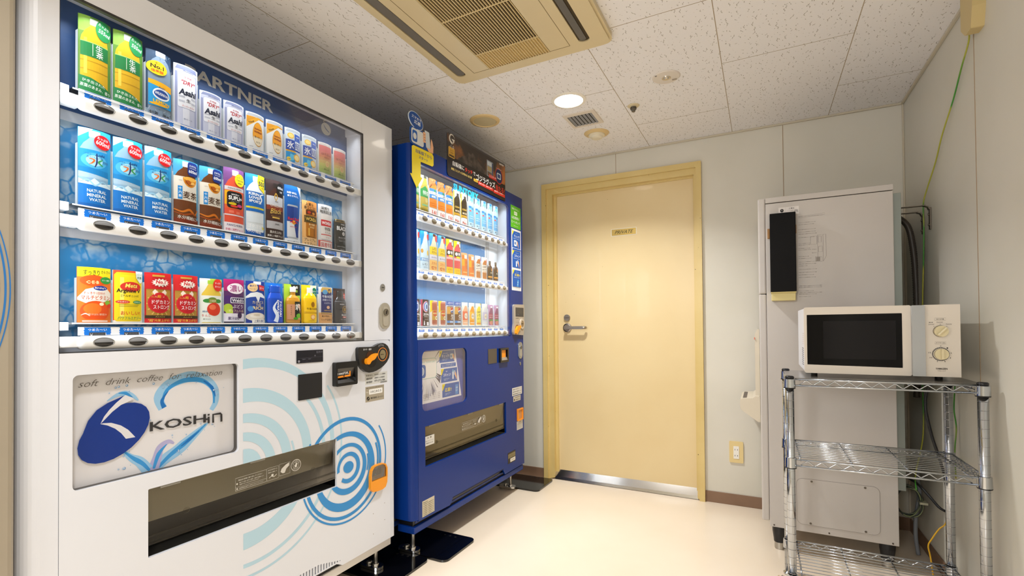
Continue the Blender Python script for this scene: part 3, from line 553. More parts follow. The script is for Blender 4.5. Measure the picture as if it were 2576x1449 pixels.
def apple():
    return [('R', -33, 0, 33, 133, '#e9ebe4'), ('G', [(-8, 133), (33, 133), (33, 96), (0, 100)], '#b8d048')]+bot(0, 0, 60, 128, '#e8c84c', '#a4cc3c', .42, .72)+[('R', -30, 2, 30, 82, '#eef0e8'), ('E', 0, 70, 13, 7, '#6b8c34'), ('E', -14, 66, 12, 6, '#3c8c3c'), ('E', 18, 66, 11, 6, '#3c8c3c'), ('R', -11, 60, 12, 72, '#8c9434', 2), T_('小岩井', 1, 66, 18, 7, '#f0ead0'), ('E', 5, 41, 21, 20, '#dd3a22'), ('E', 0, 47, 10, 8, '#f07a50'), T_('純水', -20, 34, 14, 6, '#3c6c9c'), T_('りんご', -17, 22, 22, 8, '#d23c2c', 0, .01), T_('果汁20%', -16, 11, 20, 4, '#5a6a5a'), ('E', 17, 115, 16, 19, '#dd3226'), T_('すっきり', 17, 120, 20, 6, '#fff'), T_('おいしい', 17, 110, 20, 6, '#fff')]
def welch():
    return [('R', -33, 0, 33, 137, '#b31f6c'), ('R', -33, 0, 33, 100, '#5a2c64'), ('E', -22, 72, 13, 14, '#4a2470'), ('E', 20, 74, 14, 12, '#38205c'), ('E', -22, 46, 13, 14, '#b0c83c'), ('E', -18, 34, 10, 9, '#c3d64e'), ('R', -33, 0, 33, 30, '#e8e2ec'), ('E', 2, 108, 27, 17, '#f4eef4'), T_('濃い', 4, 108, 44, 22, '#a3247c', 0, .015), ('R', -16, 62, 33, 80, '#f0ecf4', 3), ('R', -14, 64, 33, 78, '#2c2450', 2), T_("Welch's", 9, 71, 42, 11, '#f4f0f8', 0, .015), T_('ぶどう', 8, 52, 36, 12, '#f4f0f8', 0, .01), T_('ポリフェノール', 4, 38, 50, 9, '#f0e4b4', 0, .01), T_('果汁50%', -6, 14, 34, 11, '#4a2c6a'), ('R', -33, 0, 33, 4, '#2a1c34'), ('E', 14, 24, 8, 10, '#3c2450')]
def calpis():
    return [('R', -33, 0, 33, 137, '#173a94'), ('R', -33, 50, 33, 88, '#1c4aa8')]+bot(2, 20, 56, 116, '#20479e', '#e4eaf2', .44, .74)+[('G', [(-33, 86), (-20, 98), (0, 102), (20, 98), (33, 88), (33, 82), (12, 86), (8, 74), (4, 66), (2, 74), (-4, 86), (-20, 84), (-33, 80)], '#eef2f6'), T_('カルピス', 6, 68, 42, 9, '#f0dca4', 0, .015), T_('THE', 6, 59, 18, 6, '#f0dca4'), T_('RICH', 6, 49, 40, 11, '#f0dca4', 0, .02), ('E', -20, 46, 9, 9, '#4a8ad0'), ('E', 0, 20, 34, 14, '#e8ddcc'), ('E', 2, 23, 24, 7, '#f4ece0'), ('E', 0, 26, 12, 3, '#dccdb4'), ('R', -16, 0, 33, 12, '#f2ece2'), T_('上質な濃さ', 10, 6, 40, 9, '#1c3474', 0, .01), ('E', -13, 116, 16, 14, '#f3cf94'), T_('贅沢で', -13, 121, 20, 7, '#1c3c8c', 0, .01), T_('クリーミー', -13, 111, 22, 6, '#1c3c8c'), ('G', [(6, 126), (32, 122), (30, 106), (8, 108)], '#d6343a'), T_('生クリーム', 20, 115, 20, 7, '#fff')]
def milktea():
    return [('R', -33, 0, 33, 118, '#dfe2ea'), ('R', -33, 0, 33, 40, '#e6b478')]+can(2, 22, 52, 114, '#34386e', '#c8a45c', .05)+[('R', -24, 118, 28, 130, '#c9a34c'), ('E', -8, 118, 11, 9, '#5c9ac4'), ('R', 6, 112, 18, 130, '#2a2448'), ('E', 12, 120, 4, 6, '#d8b054'), T_('午後の紅茶', 3, 101, 46, 11, '#eef0f6', 0, .015), T_('芳醇ロイヤル', 3, 88, 44, 8, '#d4d8ec'), T_('ミルクティー', 6, 76, 36, 7, '#d4d8ec'), ('E', 6, 60, 8, 6, '#e4b894'), T_('SERVICE', 4, 48, 34, 4, '#d8b054'), ('R', -24, 36, 28, 40, '#d8b054'), ('R', -33, 0, 33, 34, '#dca668'), T_('贅沢茶葉と', -4, 26, 36, 7, '#4a2c14'), T_('リッチな味わい', 2, 13, 52, 9, '#4a2c14', 0, .01)]
# moulded bottles
def prof_bottle(R, H, neck, capr, caph, sh=.70):
    return [(0, 0), (R*.9, 0), (R, .004), (R, H*sh*.92), (R*.97, H*sh), (R*.80, H*(sh+.08)), (neck, H*(sh+.16)), (neck, H-caph)], [(capr*.9, H-caph), (capr, H-caph+.001), (capr, H-.002), (capr*.9, H), (0, H)]
def Rat(prof, z):
    for (r0, z0), (r1, z1) in zip(prof, prof[1:]):
        if z0 <= z <= z1 and z1 > z0: return r0+(r1-r0)*(z-z0)/(z1-z0)
    return prof[-1][0]
HOLD = glass('sample_sleeve', (1, 1, 1, 1), .10, .25)
def sample(loc, label, group, spec, cat='drink sample', W=33., sag=9., cardh=None):
    """loc: world position of bottom centre of the card; card faces +X"""
    x, y, z = loc; kind = spec[0]; root = empty('drink_sample', loc, label, cat, group)
    if kind == 'card':
        _, w, h, ops = spec
        dep = lambda u: sag*(1-(u/W)**2)
        T = lambda u, v, hh: (x+(dep(u*1000)/1000)+hh, y+u, z+v)
        b = MB(T); n = 12; us = [-w/2000+w/1000*i/n for i in range(n+1)]
        vs = [(u, 0, 0) for u in us]+[(u, h/1000, 0) for u in us]+[(u, 0, -.0012) for u in us]+[(u, h/1000, -.0012) for u in us]; N = n+1
        fs = [(i, i+1, N+i+1, N+i) for i in range(n)]+[(2*N+i+1, 2*N+i, 3*N+i, 3*N+i+1) for i in range(n)]+[(N+i, N+i+1, 3*N+i+1, 3*N+i) for i in range(n)]+[(0, N, 3*N, 2*N), (n, 2*N+n, 3*N+n, N+n)]
        b.add(vs, fs, mat(ops[0][5] if ops[0][0] == 'R' else '#ffffff', .4), False)
        art(b, ops, T, cuts=6., bounds=(-w/2, 0, w/2, h), step=.06, h0=.1); b.build('printed_card', root)
        b = MB(T); ww = w/2000+.001
        vs = []; us2 = [-ww+2*ww*i/8 for i in range(9)]
        for v in (0, h/1000*.96): vs += [(u, v, .0024) for u in us2]
        b.add(vs, [(i, i+1, 10+i, 9+i) for i in range(8)], HOLD, True)
        for s_ in (-1, 1): b.add([(s_*ww, 0, .0024), (s_*ww, 0, -.010), (s_*ww, h/1000*.8, -.010), (s_*ww, h/1000*.8, .0024)], [(0, 1, 2, 3)], mat('#dfe5e8', .2))
        b.build('clear_sleeve', root)
    else:
        _, w, h, pr, ops, bodym, capm, back = spec
        body, cap = pr; sy = .62; cx = x
        if back:
            b = MB(Txp(x-.004, y, z)); b.prism([(-w/2000, 0), (w/2000, 0), (w/2000, h/1000), (-w/2000, h/1000)], -.0012, 0, mat(back[0], .4)); 
            art(b, back[1], Txp(x-.004, y, z), bounds=(-w/2, 0, w/2, h), step=.06); b.build('backing_card', root)
        b = MB(); b.lathe(body, bodym, (0, 0, 0), 24, 'z')
        b.v = [(cx+q[0]*.45, y+q[1], z+q[2]) for q in b.v]
        dp = lambda u, v: math.sqrt(max(Rat(body, v)**2-u*u, 0))*.45
        art(b, ops, lambda u, v, hh: (cx+dp(u, v)+hh, y+u, z+v), cuts=3.5, bounds=(-Rat(body, .03)*990, 0, Rat(body, .03)*990, h), step=.06, h0=.25)
        b.build('bottle_body', root)
        b = MB(); b.lathe(cap, capm, (0, 0, 0), 20, 'z'); b.v = [(cx+q[0]*.45, y+q[1], z+q[2]) for q in b.v]; b.build('cap', root)
    return root
def pocari(): return ('body', 66, 137, prof_bottle(.0305, .128, .019, .021, .024, .66), [('S', [(2, 78), (-12, 52), (0, 26), (-6, 4)], (1, 12, 16), '#dce6f4'), ('T', 'POCARI', 14, 48, 52, 8, '#f2f6fb', -PI/2, .02), ('T', 'SWEAT', 3, 56, 46, 8, '#f2f6fb', -PI/2, .02)], mat('#0b46b4', .25), mat('#0e4fc0', .25), ('#1272c4', [('E', 10, 110, 3, 3, '#5cb4e8'), ('E', -20, 120, 3, 3, '#5cb4e8')]))
def sou(): return ('body', 66, 138, prof_bottle(.0295, .128, .010, .012, .018, .62), [('R', -28, 12, 28, 66, '#c98f6c'), ('R', -2, 20, 28, 76, '#1e2416'), ('E', 16, 26, 12, 8, '#6cb42c'), ('T', '颯', 12, 56, 24, 24, '#f4f4ee', 0, .02), ('T', 'そうアサヒ', -16, 44, 34, 4, '#2a3020', -PI/2), ('E', 2, 16, 10, 5, '#4a9a24'), ('R', -28, 10, 28, 12, '#a06a1c')], mat('#c48a24', .2), mat('#f2f2ee', .3), ('#a8cc34', [('G', [(-6, 138), (33, 138), (33, 100), (10, 98)], '#1a2016'), ('T', '香香', 14, 128, 22, 9, '#f0f0e8', 0, .01), ('T', '緑茶', 14, 114, 20, 9, '#b8dc3c', 0, .01)]))
def gogo(): return ('body', 66, 140, prof_bottle(.0295, .130, .0115, .0125, .020, .70), [('R', -28, 40, 28, 42, '#c89a10'), ('E', 4, 68, 8, 10, '#9a6a14'), ('T', '午後の紅茶', 2, 52, 46, 9, '#5a3a10', 0, .015), ('R', -28, 36, 28, 38, '#a8780c'), ('E', 4, 22, 11, 10, '#e89a3c'), ('E', 4, 22, 8, 7, '#f4d094'), ('T', 'レモンティー', 2, 8, 30, 4, '#6a4a10')], mat('#f2c414', .2), mat('#e8e6dc', .3), ('#f4cc14', [('R', 6, 120, 33, 140, '#f6ecc0'), ('E', 24, 112, 12, 20, '#1c7050'), ('T', '爽やか', 24, 118, 14, 6, '#e8f4ec'), ('T', 'レモン', 24, 108, 14, 6, '#e8f4ec')]))
def kiwami(): return ('body', 60, 137, prof_bottle(.0295, .126, .015, .0165, .024, .66), [('E', 14, 54, 14, 14, '#c89a34'), ('E', 14, 54, 12, 12, '#1c1c20'), ('T', '極', 14, 54, 15, 15, '#d8ac3c', 0, .02), ('T', 'WONDA', 0, 74, 24, 5, '#e4e4e8'), ('T', 'BLACK', 10, 32, 26, 6, '#f0f0f2', 0, .02), ('R', 2, 20, 24, 27, '#e0605c'), ('T', '無糖', 12, 23.5, 12, 5, '#fff'), ('T', 'コーヒー飲料', 6, 14, 28, 4, '#b4b4bc'), ('R', -28, 84, 28, 85, '#8a8e98')], mat('#1d1f25', .22), mat('#121216', .25), ('#4a2418', [('G', [(-33, 137), (33, 137), (33, 127), (-33, 127)], '#2a1410'), ('E', 22, 106, 13, 13, '#e0402c'), ('T', 'ブラック', 22, 104, 18, 6, '#fff'), ('T', '芳醇な', 22, 111, 14, 5, '#fff')]))
def ucc(): return ('body', 66, 129, ([(0, 0), (.026, 0), (.0285, .004), (.0285, .118), (.025, .1235)], [(.025, .1235), (.026, .1245), (.025, .1265), (0, .1255)]), [('R', -28, 3, 28, 30, '#101012'), ('T', 'シャープなキレ', 0, 20, 40, 6, '#e8e8ea'), ('T', '香料無添加', 4, 9, 24, 5, '#a8a8ac'), ('T', 'UCC', 4, 108, 18, 6, '#f0f0f2', 0, .01), ('T', 'BLACK', 2, 92, 48, 16, '#f2f2f4', 0, .02), ('E', 8, 72, 7, 7, '#f0f0f0'), ('T', '無糖', 8, 72, 9, 5, '#121214', 0, .02), ('T', 'Blended Coffee', 4, 56, 38, 6, '#b8b8bc', .05, 0, .2), ('R', -20, 47, 24, 47.6, '#8a8a90'), ('T', 'BLACK COFFEE', 4, 42, 34, 4, '#a8a8ac'), ('R', -28, 116, 28, 117.5, '#b08a34')], mat('#141417', .25), mat('#b09040', .25, .9), None)

# ============================================================ WHITE VENDING MACHINE
XM = -1.419
DOM = mat('#0b0b0c', .07, coat=.4); RIM = mat('#c8ccd0', .12, 1.); LINER = mat('#cdd0d6', .35, .3)
def dome(T, rx, ry, mtop, mbot, rim=True, curve=.004, notch=False):
    b = MB(T)
    if rim: b.prism(ell(0, 0, rx, ry, 32), -.002, .0012, RIM, holes=[ell(0, 0, rx*.93, ry*.90, 32)], back=False)
    n = 24; rings = 4; vs = []
    for k in range(rings+1):
        f = k/rings
        for i in range(n): t = 2*PI*i/n; vs.append((rx*.95*(1-f)*math.cos(t), ry*.93*(1-f)*math.sin(t), curve*(1-(1-f)**2)+.0002))
    for k in range(rings):
        for i in range(n):
            j = (i+1) % n; ym = sum(vs[q][1] for q in (k*n+i, k*n+j))/2
            b.add([vs[k*n+i], vs[k*n+j], vs[(k+1)*n+j], vs[(k+1)*n+i]], [(0, 1, 2, 3)], mbot if (ym < -.0001) else mtop, True)
    return b
def rail(b, Tc, y0, y1, z, r, m, sx=.85):
    """horizontal tube with rounded ends along Y"""
    pts = []; rad = []
    for i in range(7): a = PI/2*i/6; pts.append((0, y0+r*(1-math.cos(a))*.9, 0)); rad.append(max(r*math.sin(a), .0005))
    for i in range(7): a = PI/2*(1-i/6); pts.append((0, y1-r*(1-math.cos(a))*.9, 0)); rad.append(max(r*math.sin(a), .0005))
    n0 = len(b.v); b.tube(pts, rad, m, 20)
    for i in range(n0, len(b.v)): x, y, zz = b.v[i]; b.v[i] = (Tc+x*sx, y, z+zz)
vm = empty('vending_machine', (XM-.34, 1.04, .011), 'tall white vending machine with blue ring graphics and lit drink display', 'vending machine')
y0, y1, z0, z1 = .4457, 1.6327, .1396, 1.895
gy0, gy1, gz0, gz1 = .5105, 1.4635, .9815, 1.816
b = MB(); r = .034; prof = [(XM-.12, gy0), (XM-.12, y0), (XM-r, y0)]+[(XM-r+r*math.sin(a), y0+r-r*math.cos(a)) for a in [PI/2*i/8 for i in range(1, 9)]]+[(XM, gy0)]
b.T = lambda u, v, h: (u, v, h); b.prism(prof[::-1], z0, z1, WPAINT); b.build('left_door_column', vm)
b = MB(Txp(XM)); b.prism([(gy1, gz0-.0), (1.6145, gz0), (1.6145, z0), (y1, z0), (y1, z1), (gy1-.008, z1), (gy1-.008, gz1), (gy1, gz1)], -.12, 0, WPAINT); b.build('right_door_column', vm, bevel=.003)
b = MB(Txp(XM)); b.prism([(gy0-.001, gz1), (gy1-.0085, gz1), (gy1-.0085, z1), (gy0-.001, z1)], -.02, 0, WPAINT); b.prism([(gy0-.001, gz1+.03), (gy1+.012, gz1+.03), (gy1+.012, z1-.001), (gy0-.001, z1-.001)], -.12, -.02, WPAINT); b.build('top_beam', vm, bevel=.002)
bot_edge = [(gy0+.001, z0), (.72, z0), (.76, z0+.016), (1.315, z0+.016), (1.345, z0), (1.6135, z0)]
pan = bot_edge+[(1.6135, gz0-.014), (1.610, gz0-.005), (1.600, gz0-.001), (gy0+.001, gz0-.001)]
sgn = rrect(.5357, .6607, .9367, .9287, .012); slo = rrect(.6913, .4425, 1.319, .6200, .003)
louv = [rrect(1.332-.0125*i-.0032, .1600, 1.332-.0125*i+.0032, .1625+min(.0034*i, .026), .0012, 2) for i in range(44)]
b = MB(Txp(XM+.0005)); b.prism(pan, -.010, 0, WPAINT, holes=[sgn, slo]+louv)
bl = '#b4d3e2'; bd = '#3f8ecd'
def cres(c0, r0, c1, r1, a0, a1, n=60):
    o = []; 
    for i in range(n+1): t = math.radians(a0+(a1-a0)*i/n); o.append((c0[0]+r0*math.cos(t), c0[1]+r0*math.sin(t)))
    for i in range(n, -1, -1): t = math.radians(a0+(a1-a0)*i/n); o.append((c1[0]+r1*math.cos(t), c1[1]+r1*math.sin(t)))
    return o
def quads(o):
    n = len(o)//2; return [('G', [(p[0]*1000, p[1]*1000) for p in (o[i], o[i+1], o[-i-2], o[-i-1])]) for i in range(n-1)]
RG = []
def ring(col, *a):
    for q in quads(cres(*a)): RG.append((q[0], q[1], col))
ring(bl, (.985, .620), .3215, (.988, .611), .3005, 100, -100); ring(bl, (.992, .618), .3535, (.992, .618), .3455, 36, -98)
ring(bl, (.958, .603), .2465, (.968, .606), .2005, 95, -95); ring(bl, (.985, .600), .280, (.975, .600), .276, 42, -5)
ring(bl, (.950, .600), .172, (.943, .600), .145, 95, -4); ring(bl, (.945, .598), .117, (.938, .598), .092, 95, -5); ring(bl, (.985, .598), .152, (.983, .598), .147, 22, 0)
RG.append(('E', 955, 600, 58, 64, bl))
ring(bd, (1.365, .500), .191, (1.365, .4995), .178, 180, -180); ring(bd, (1.372, .505), .2135, (1.372, .5055), .207, 36, -215)
ring(bd, (1.368, .487), .1480, (1.362, .4945), .1235, 180, -180); ring(bd, (1.374, .494), .0965, (1.372, .499), .0785, 175, -150); ring(bd, (1.377, .498), .0585, (1.374, .499), .0430, 190, -130)
ring(bd, (1.372, .500), .168, (1.368, .500), .163, 22, -25); ring(bd, (1.372, .500), .112, (1.369, .500), .107, 15, -20)
RG.append(('E', 1375.5, 499.5, 26, 22, bd))
regs = [[(1, 620, 1), (0, 950, 1)], [(1, 442.5, -1), (0, 950, 1), (1, 200, 1)], [(1, 442.5, 1), (1, 620, -1), (0, 1319, 1)]]
art(b, RG, Txp(XM+.0005), step=.0012, h0=.12, regions=regs)
b.build('lower_front_panel', vm)
b = MB(); b.box((XM-.135, y0, .1032), (XM-.70, y1, 1.890), WPAINT); b.box((XM-.119, y0+.004, .15), (XM-.136, y1-.004, 1.88), BLACK); b.build('cabinet_body', vm, bevel=.004)
b = MB(); b.box((XM-.012, y0+.004, .1032), (XM-.06, y1-.006, .1345), mat('#e4dfda', .3)); b.box((XM-.02, y0+.01, .13), (XM-.1, y1-.01, .17), BLACK); b.build('kick_plate', vm, bevel=.003)
# display cavity
b = MB(); XK = XM-.094
b.box((XK-.006, gy0-.02, gz0-.02), (XK, gy1+.012, gz1+.045), LINER)
b.box((XK, gy1+.012, gz0), (XM-.012, gy1+.014, gz1+.03), mat('#c3c7d0', .35)); b.box((XK, gy0-.002, gz0), (XM-.012, gy0-.0005, gz1+.03), LINER)
b.box((XK, gy0, gz0-.002), (XM-.012, gy1+.012, gz0-.0008), mat('#8d8580', .5)); b.build('display_liner', vm)
def ice_mat():
    t = NT('ice_print'); co = t.n('ShaderNodeTexCoord'); nz = t.n('ShaderNodeTexNoise', i_Scale=14., i_Detail=3.); t.l(co, 'Object', nz, 'Vector')
    vm_ = t.n('ShaderNodeVectorMath', operation='MULTIPLY_ADD'); t.l(nz, 'Color', vm_, 0); vm_.inputs[1].default_value = (.05, .05, .05); t.l(co, 'Object', vm_, 2)
    v = t.n('ShaderNodeTexVoronoi', feature='DISTANCE_TO_EDGE', i_Scale=27.); t.l(vm_, 0, v, 'Vector')
    v2 = t.n('ShaderNodeTexVoronoi', feature='SMOOTH_F1', i_Scale=44.); t.l(vm_, 0, v2, 'Vector')
    e = t.n('ShaderNodeMapRange', i_1=.0, i_2=.10); t.l(v, 0, e, 0); e2 = t.n('ShaderNodeMapRange', i_1=.25, i_2=.62); t.l(v2, 0, e2, 0)
    n2 = t.n('ShaderNodeTexNoise', i_Scale=9., i_Detail=5.); t.l(co, 'Object', n2, 'Vector'); e3 = t.n('ShaderNodeMapRange', i_1=.40, i_2=.56); t.l(n2, 0, e3, 0)
    a = t.math('MULTIPLY', (e, 0), (e3, 0)); f = t.math('MULTIPLY_ADD', (e2, 0), -.35, a, True)
    c = t.mix(f, lin('#13689a'), lin('#8fa3b0')); t.t.links.new(c[0].outputs[c[1]], t.b.inputs['Base Color']); t.b.inputs['Roughness'].default_value = .4; return t.m
ICE = ice_mat()
b = MB(Txp(XK)); b.prism([(.536, 1.00), (1.437, 1.00), (1.437, 1.262), (.536, 1.262)], 0, .0015, ICE); b.prism([(.536, 1.285), (1.437, 1.285), (1.437, 1.548), (.536, 1.548)], 0, .0015, ICE); b.build('ice_print_backdrop', vm)
b = MB(Txp(XK)); b.prism([(gy0-.01, 1.575), (1.4665, 1.575), (1.4665, 1.862), (gy0-.01, 1.862)], 0, .002, mat('#0a3c70', .5))
art(b, [('T', 'PARTNER', 979, 1804, 292, 37, '#b9b6ad', 0, .015), ('E', 1357, 1814, 24, 24, '#b9b6ad'), ('S', [(1345, 1828), (1356, 1815), (1372, 1806)], (1, 5, 3), '#123f78'), ('S', [(1350, 1834), (1345, 1842), (1356, 1846)], (1, 3, 1), '#b9b6ad')], Txp(XK+.002)); b.build('header_board', vm)
PIT = .0726; BY0 = .5985
YC = lambda i: .603+.0724*i
ROWS = [(1.5757, 1.6085), (1.2888, 1.3330), (1.0037, 1.0515)]   # button centre, shelf lip
tagw = mat('#eef0f3', .4); TB = '#1173d2'
def first_or_copy(store, build, off):
    if not store: store.append((build(), off)); return
    o, f = store[0]; dup_child(o, (off[0]-f[0], off[1]-f[1], off[2]-f[2]))
btn = []; tg = []
for bz, lz in ROWS:
    b = MB(); rail(b, XM-.020, .5475, 1.431, bz-.0005, .0170, RAILW); b.build('button_rail', vm)
    b = MB(); b.box((XM-.045, 1.424, bz-.011), (XM-.010, 1.4625, bz+.013), RAILW); b.build('rail_bracket', vm, bevel=.002)
    b = MB(); b.box((XM-.045, .5110, bz-.011), (XM-.014, .556, bz+.015), RAILW); b.build('rail_bracket', vm, bevel=.002)
    b = MB(); b.box((XM-.086, .543, lz-.0025), (XM-.0235, 1.437, lz-.0003), CLEAR); b.box((XM-.0235, .543, lz-.0032), (XM-.022, 1.437, lz), mat('#f8f9fa', .3)); b.box((XM-.062, .511, lz-.018), (XM-.022, .536, lz+.001), mat('#dfe3e8', .3)); b.box((XM-.086, .545, lz-.0035), (XM-.080, 1.437, lz+.0005), mat('#e8ebee', .3)); b.build('sample_shelf', vm)
    b = MB(); b.box((XM-.0315, .557, bz+.0172), (XM-.028, 1.4335, bz+.0375), tagw); b.build('price_strip', vm)
    for i in range(12):
        yy = BY0+PIT*i
        first_or_copy(btn, lambda: dome(lambda u, v, h: (XM-.0062+h-(v*v)*9, yy+u, bz+v), .0222, .0118, mat('#8a8b8d', .12, coat=.3), DOM, curve=.0035).build('select_button', vm), (0, yy, bz))  # grey upper half paints in the bright shelf's reflection
        def mk():
            b = MB(Txp(XM-.0278, yy-.004, bz+.018)); zz = [(-26, 18.5)]
            L = [(-27, 18.5), (-27+1.5, 14), (-28, 11), (-26, 8), (-27.5, 5), (-26, 2), (-27, 0), (-17, -.5), (-17, 5.5), (17, 5.5), (18, 0), (27, .5), (26, 3), (28, 6), (26.5, 9), (28, 12), (26.5, 15), (27, 18.5)]
            art(b, [('G', L, TB), ('T', 'つめた〜い', 0, 12.6, 38, 7, '#ffffff', 0, .02), ('R', -17, -7, 16, 6, '#4a4b4e'), ('T', '￥', -12.5, -.5, 6, 8, '#d9d9db', 0, .01), ('T', '000', 3, 0, 20, 7, '#5f6063')], Txp(XM-.0278, yy-.004, bz+.018)); b.T = None
            return b.build('price_tag', vm)
        first_or_copy(tg, mk, (0, yy, bz))
b = MB(Txp(XM)); b.prism([(gy0+.001, gz0+.001), (gy1-.001, gz0+.001), (gy1-.001, gz1-.001), (gy0+.001, gz1-.001)], -.0022, -.0012, GLASS); b.build('display_glass', vm)
b = MB(Txp(XM)); b.prism([(gy0, gz0), (gy1, gz0), (gy1, gz1), (gy0, gz1)], -.012, -.0006, mat('#2c2c2e', .5), holes=[[(gy0+.0015, gz0+.0015), (gy1-.004, gz0+.0015), (gy1-.004, gz1-.006), (gy0+.0015, gz1-.006)]]); b.build('glass_gasket', vm)
# sign window
b = MB(Txp(XM-.024)); b.prism(rrect(.530, .655, .942, .934, .01), -.004, 0, mat('#e9e7ea', .4))
LG = '#0b3690'
def splash():
    o = []; A = '#3c9ade'; B_ = '#9ccbee'; C_ = '#1c74c4'; D_ = '#b8b4dc'
    o += [('S', [(738, 820), (728, 850), (744, 876), (772, 892), (812, 899), (852, 886), (878, 856), (881, 820), (868, 796)], (21.7, 31.0, 12.4), B_), ('S', [(736, 830), (748, 868), (790, 890), (840, 886), (872, 856), (876, 815)], (4.7, 14.0, 4.7), A), ('S', [(742, 822), (736, 842), (752, 866)], (12.4, 7.8, 1.6), C_), ('S', [(846, 884), (870, 862), (880, 834)], (3.1, 9.3, 1.6), C_),
          ('S', [(858, 760), (838, 746), (806, 722), (776, 700), (742, 682), (716, 662)], (4.7, 31.0, 27.9), B_), ('S', [(852, 757), (824, 735), (790, 712), (756, 690), (726, 664)], (3.1, 14.0, 7.8), A), ('S', [(834, 742), (806, 722), (784, 708)], (1.6, 7.8, 1.6), C_), ('S', [(714, 660), (724, 690), (732, 716), (752, 728), (766, 720)], (27.9, 18.6, 4.7), D_), ('S', [(716, 664), (728, 700), (748, 722)], (6.2, 10.8, 1.6), A),
          ('S', [(646, 727), (664, 706), (684, 690), (702, 664)], (6.2, 21.7, 27.9), B_), ('S', [(648, 725), (668, 704), (690, 684), (706, 662)], (3.1, 10.8, 6.2), A), ('S', [(612, 858), (640, 872), (664, 866), (680, 850)], (1.6, 15.5, 3.1), B_), ('S', [(636, 874), (652, 872), (668, 858)], (1.6, 7.8, 1.6), A)]
    for k in range(46):
        x, y = random.choice(((740, 885), (800, 905), (890, 850), (860, 750), (780, 742), (650, 690), (700, 800), (780, 690), (640, 885), (655, 720)))
        x += random.gauss(0, 13); y += random.gauss(0, 9); rr = random.uniform(.9, 3.2); o += [('E', x, y, rr, rr, '#7aa8d4'), ('E', x-.2*rr, y+.2*rr, rr*.6, rr*.6, '#d8e4f2')]
    return [q for q in o if not (q[0] == 'E' and not (540 < q[1] < 930 and 668 < q[2] < 922))]
sg = splash()+[('E', 629, 778, 86, 57, LG, .66), ('G', [(647, 867), (640, 864), (612, 853), (590, 839), (573, 816), (564, 790), (575, 772), (604, 788), (598, 804), (616, 836)], LG), ('G', [(597.5, 804), (605, 821), (616, 836), (631, 852), (650, 868), (668, 858), (661, 852), (640, 844), (622, 830), (608, 815)], '#e9e7ea'), ('G', [(597.5, 804), (603, 805), (620, 803), (640, 793), (656, 779), (672, 757), (651, 757), (641, 773), (628, 787), (612, 798)], '#e9e7ea'),
    ('T', 'KOSH', 778, 776, 146, 25, '#3a3838', -.012, .008), ('R', 855.5, 759, 861.5, 778, '#3a3838'), ('R', 855.5, 781, 861.5, 786, '#3a3838'), ('R', 843, 769, 858, 774, '#3a3838'), ('S', [(871.5, 758), (871.5, 782), (893, 782), (896, 778), (896, 757)], 6, '#3a3838', False),
    ('T', 'soft  drink  coffee  for  relaxation', 728, 905, 342, 16, '#5b534b', -.004, -.024, .45)]
art(b, sg, Txp(XM-.024), bounds=(536, 661, 937, 929), step=.03); b.build('brand_sign', vm)
b = MB(Txp(XM)); b.prism(rrect(.534, .659, .9385, .9305, .012), -.024, -.0098, mat('#3d3b3a', .5), holes=[rrect(.5362, .6612, .9362, .9282, .012)], mside=mat('#56524e', .5)); b.prism(rrect(.5357, .6607, .9367, .9287, .012), -.0045, -.0035, GLASS); b.build('sign_window', vm)
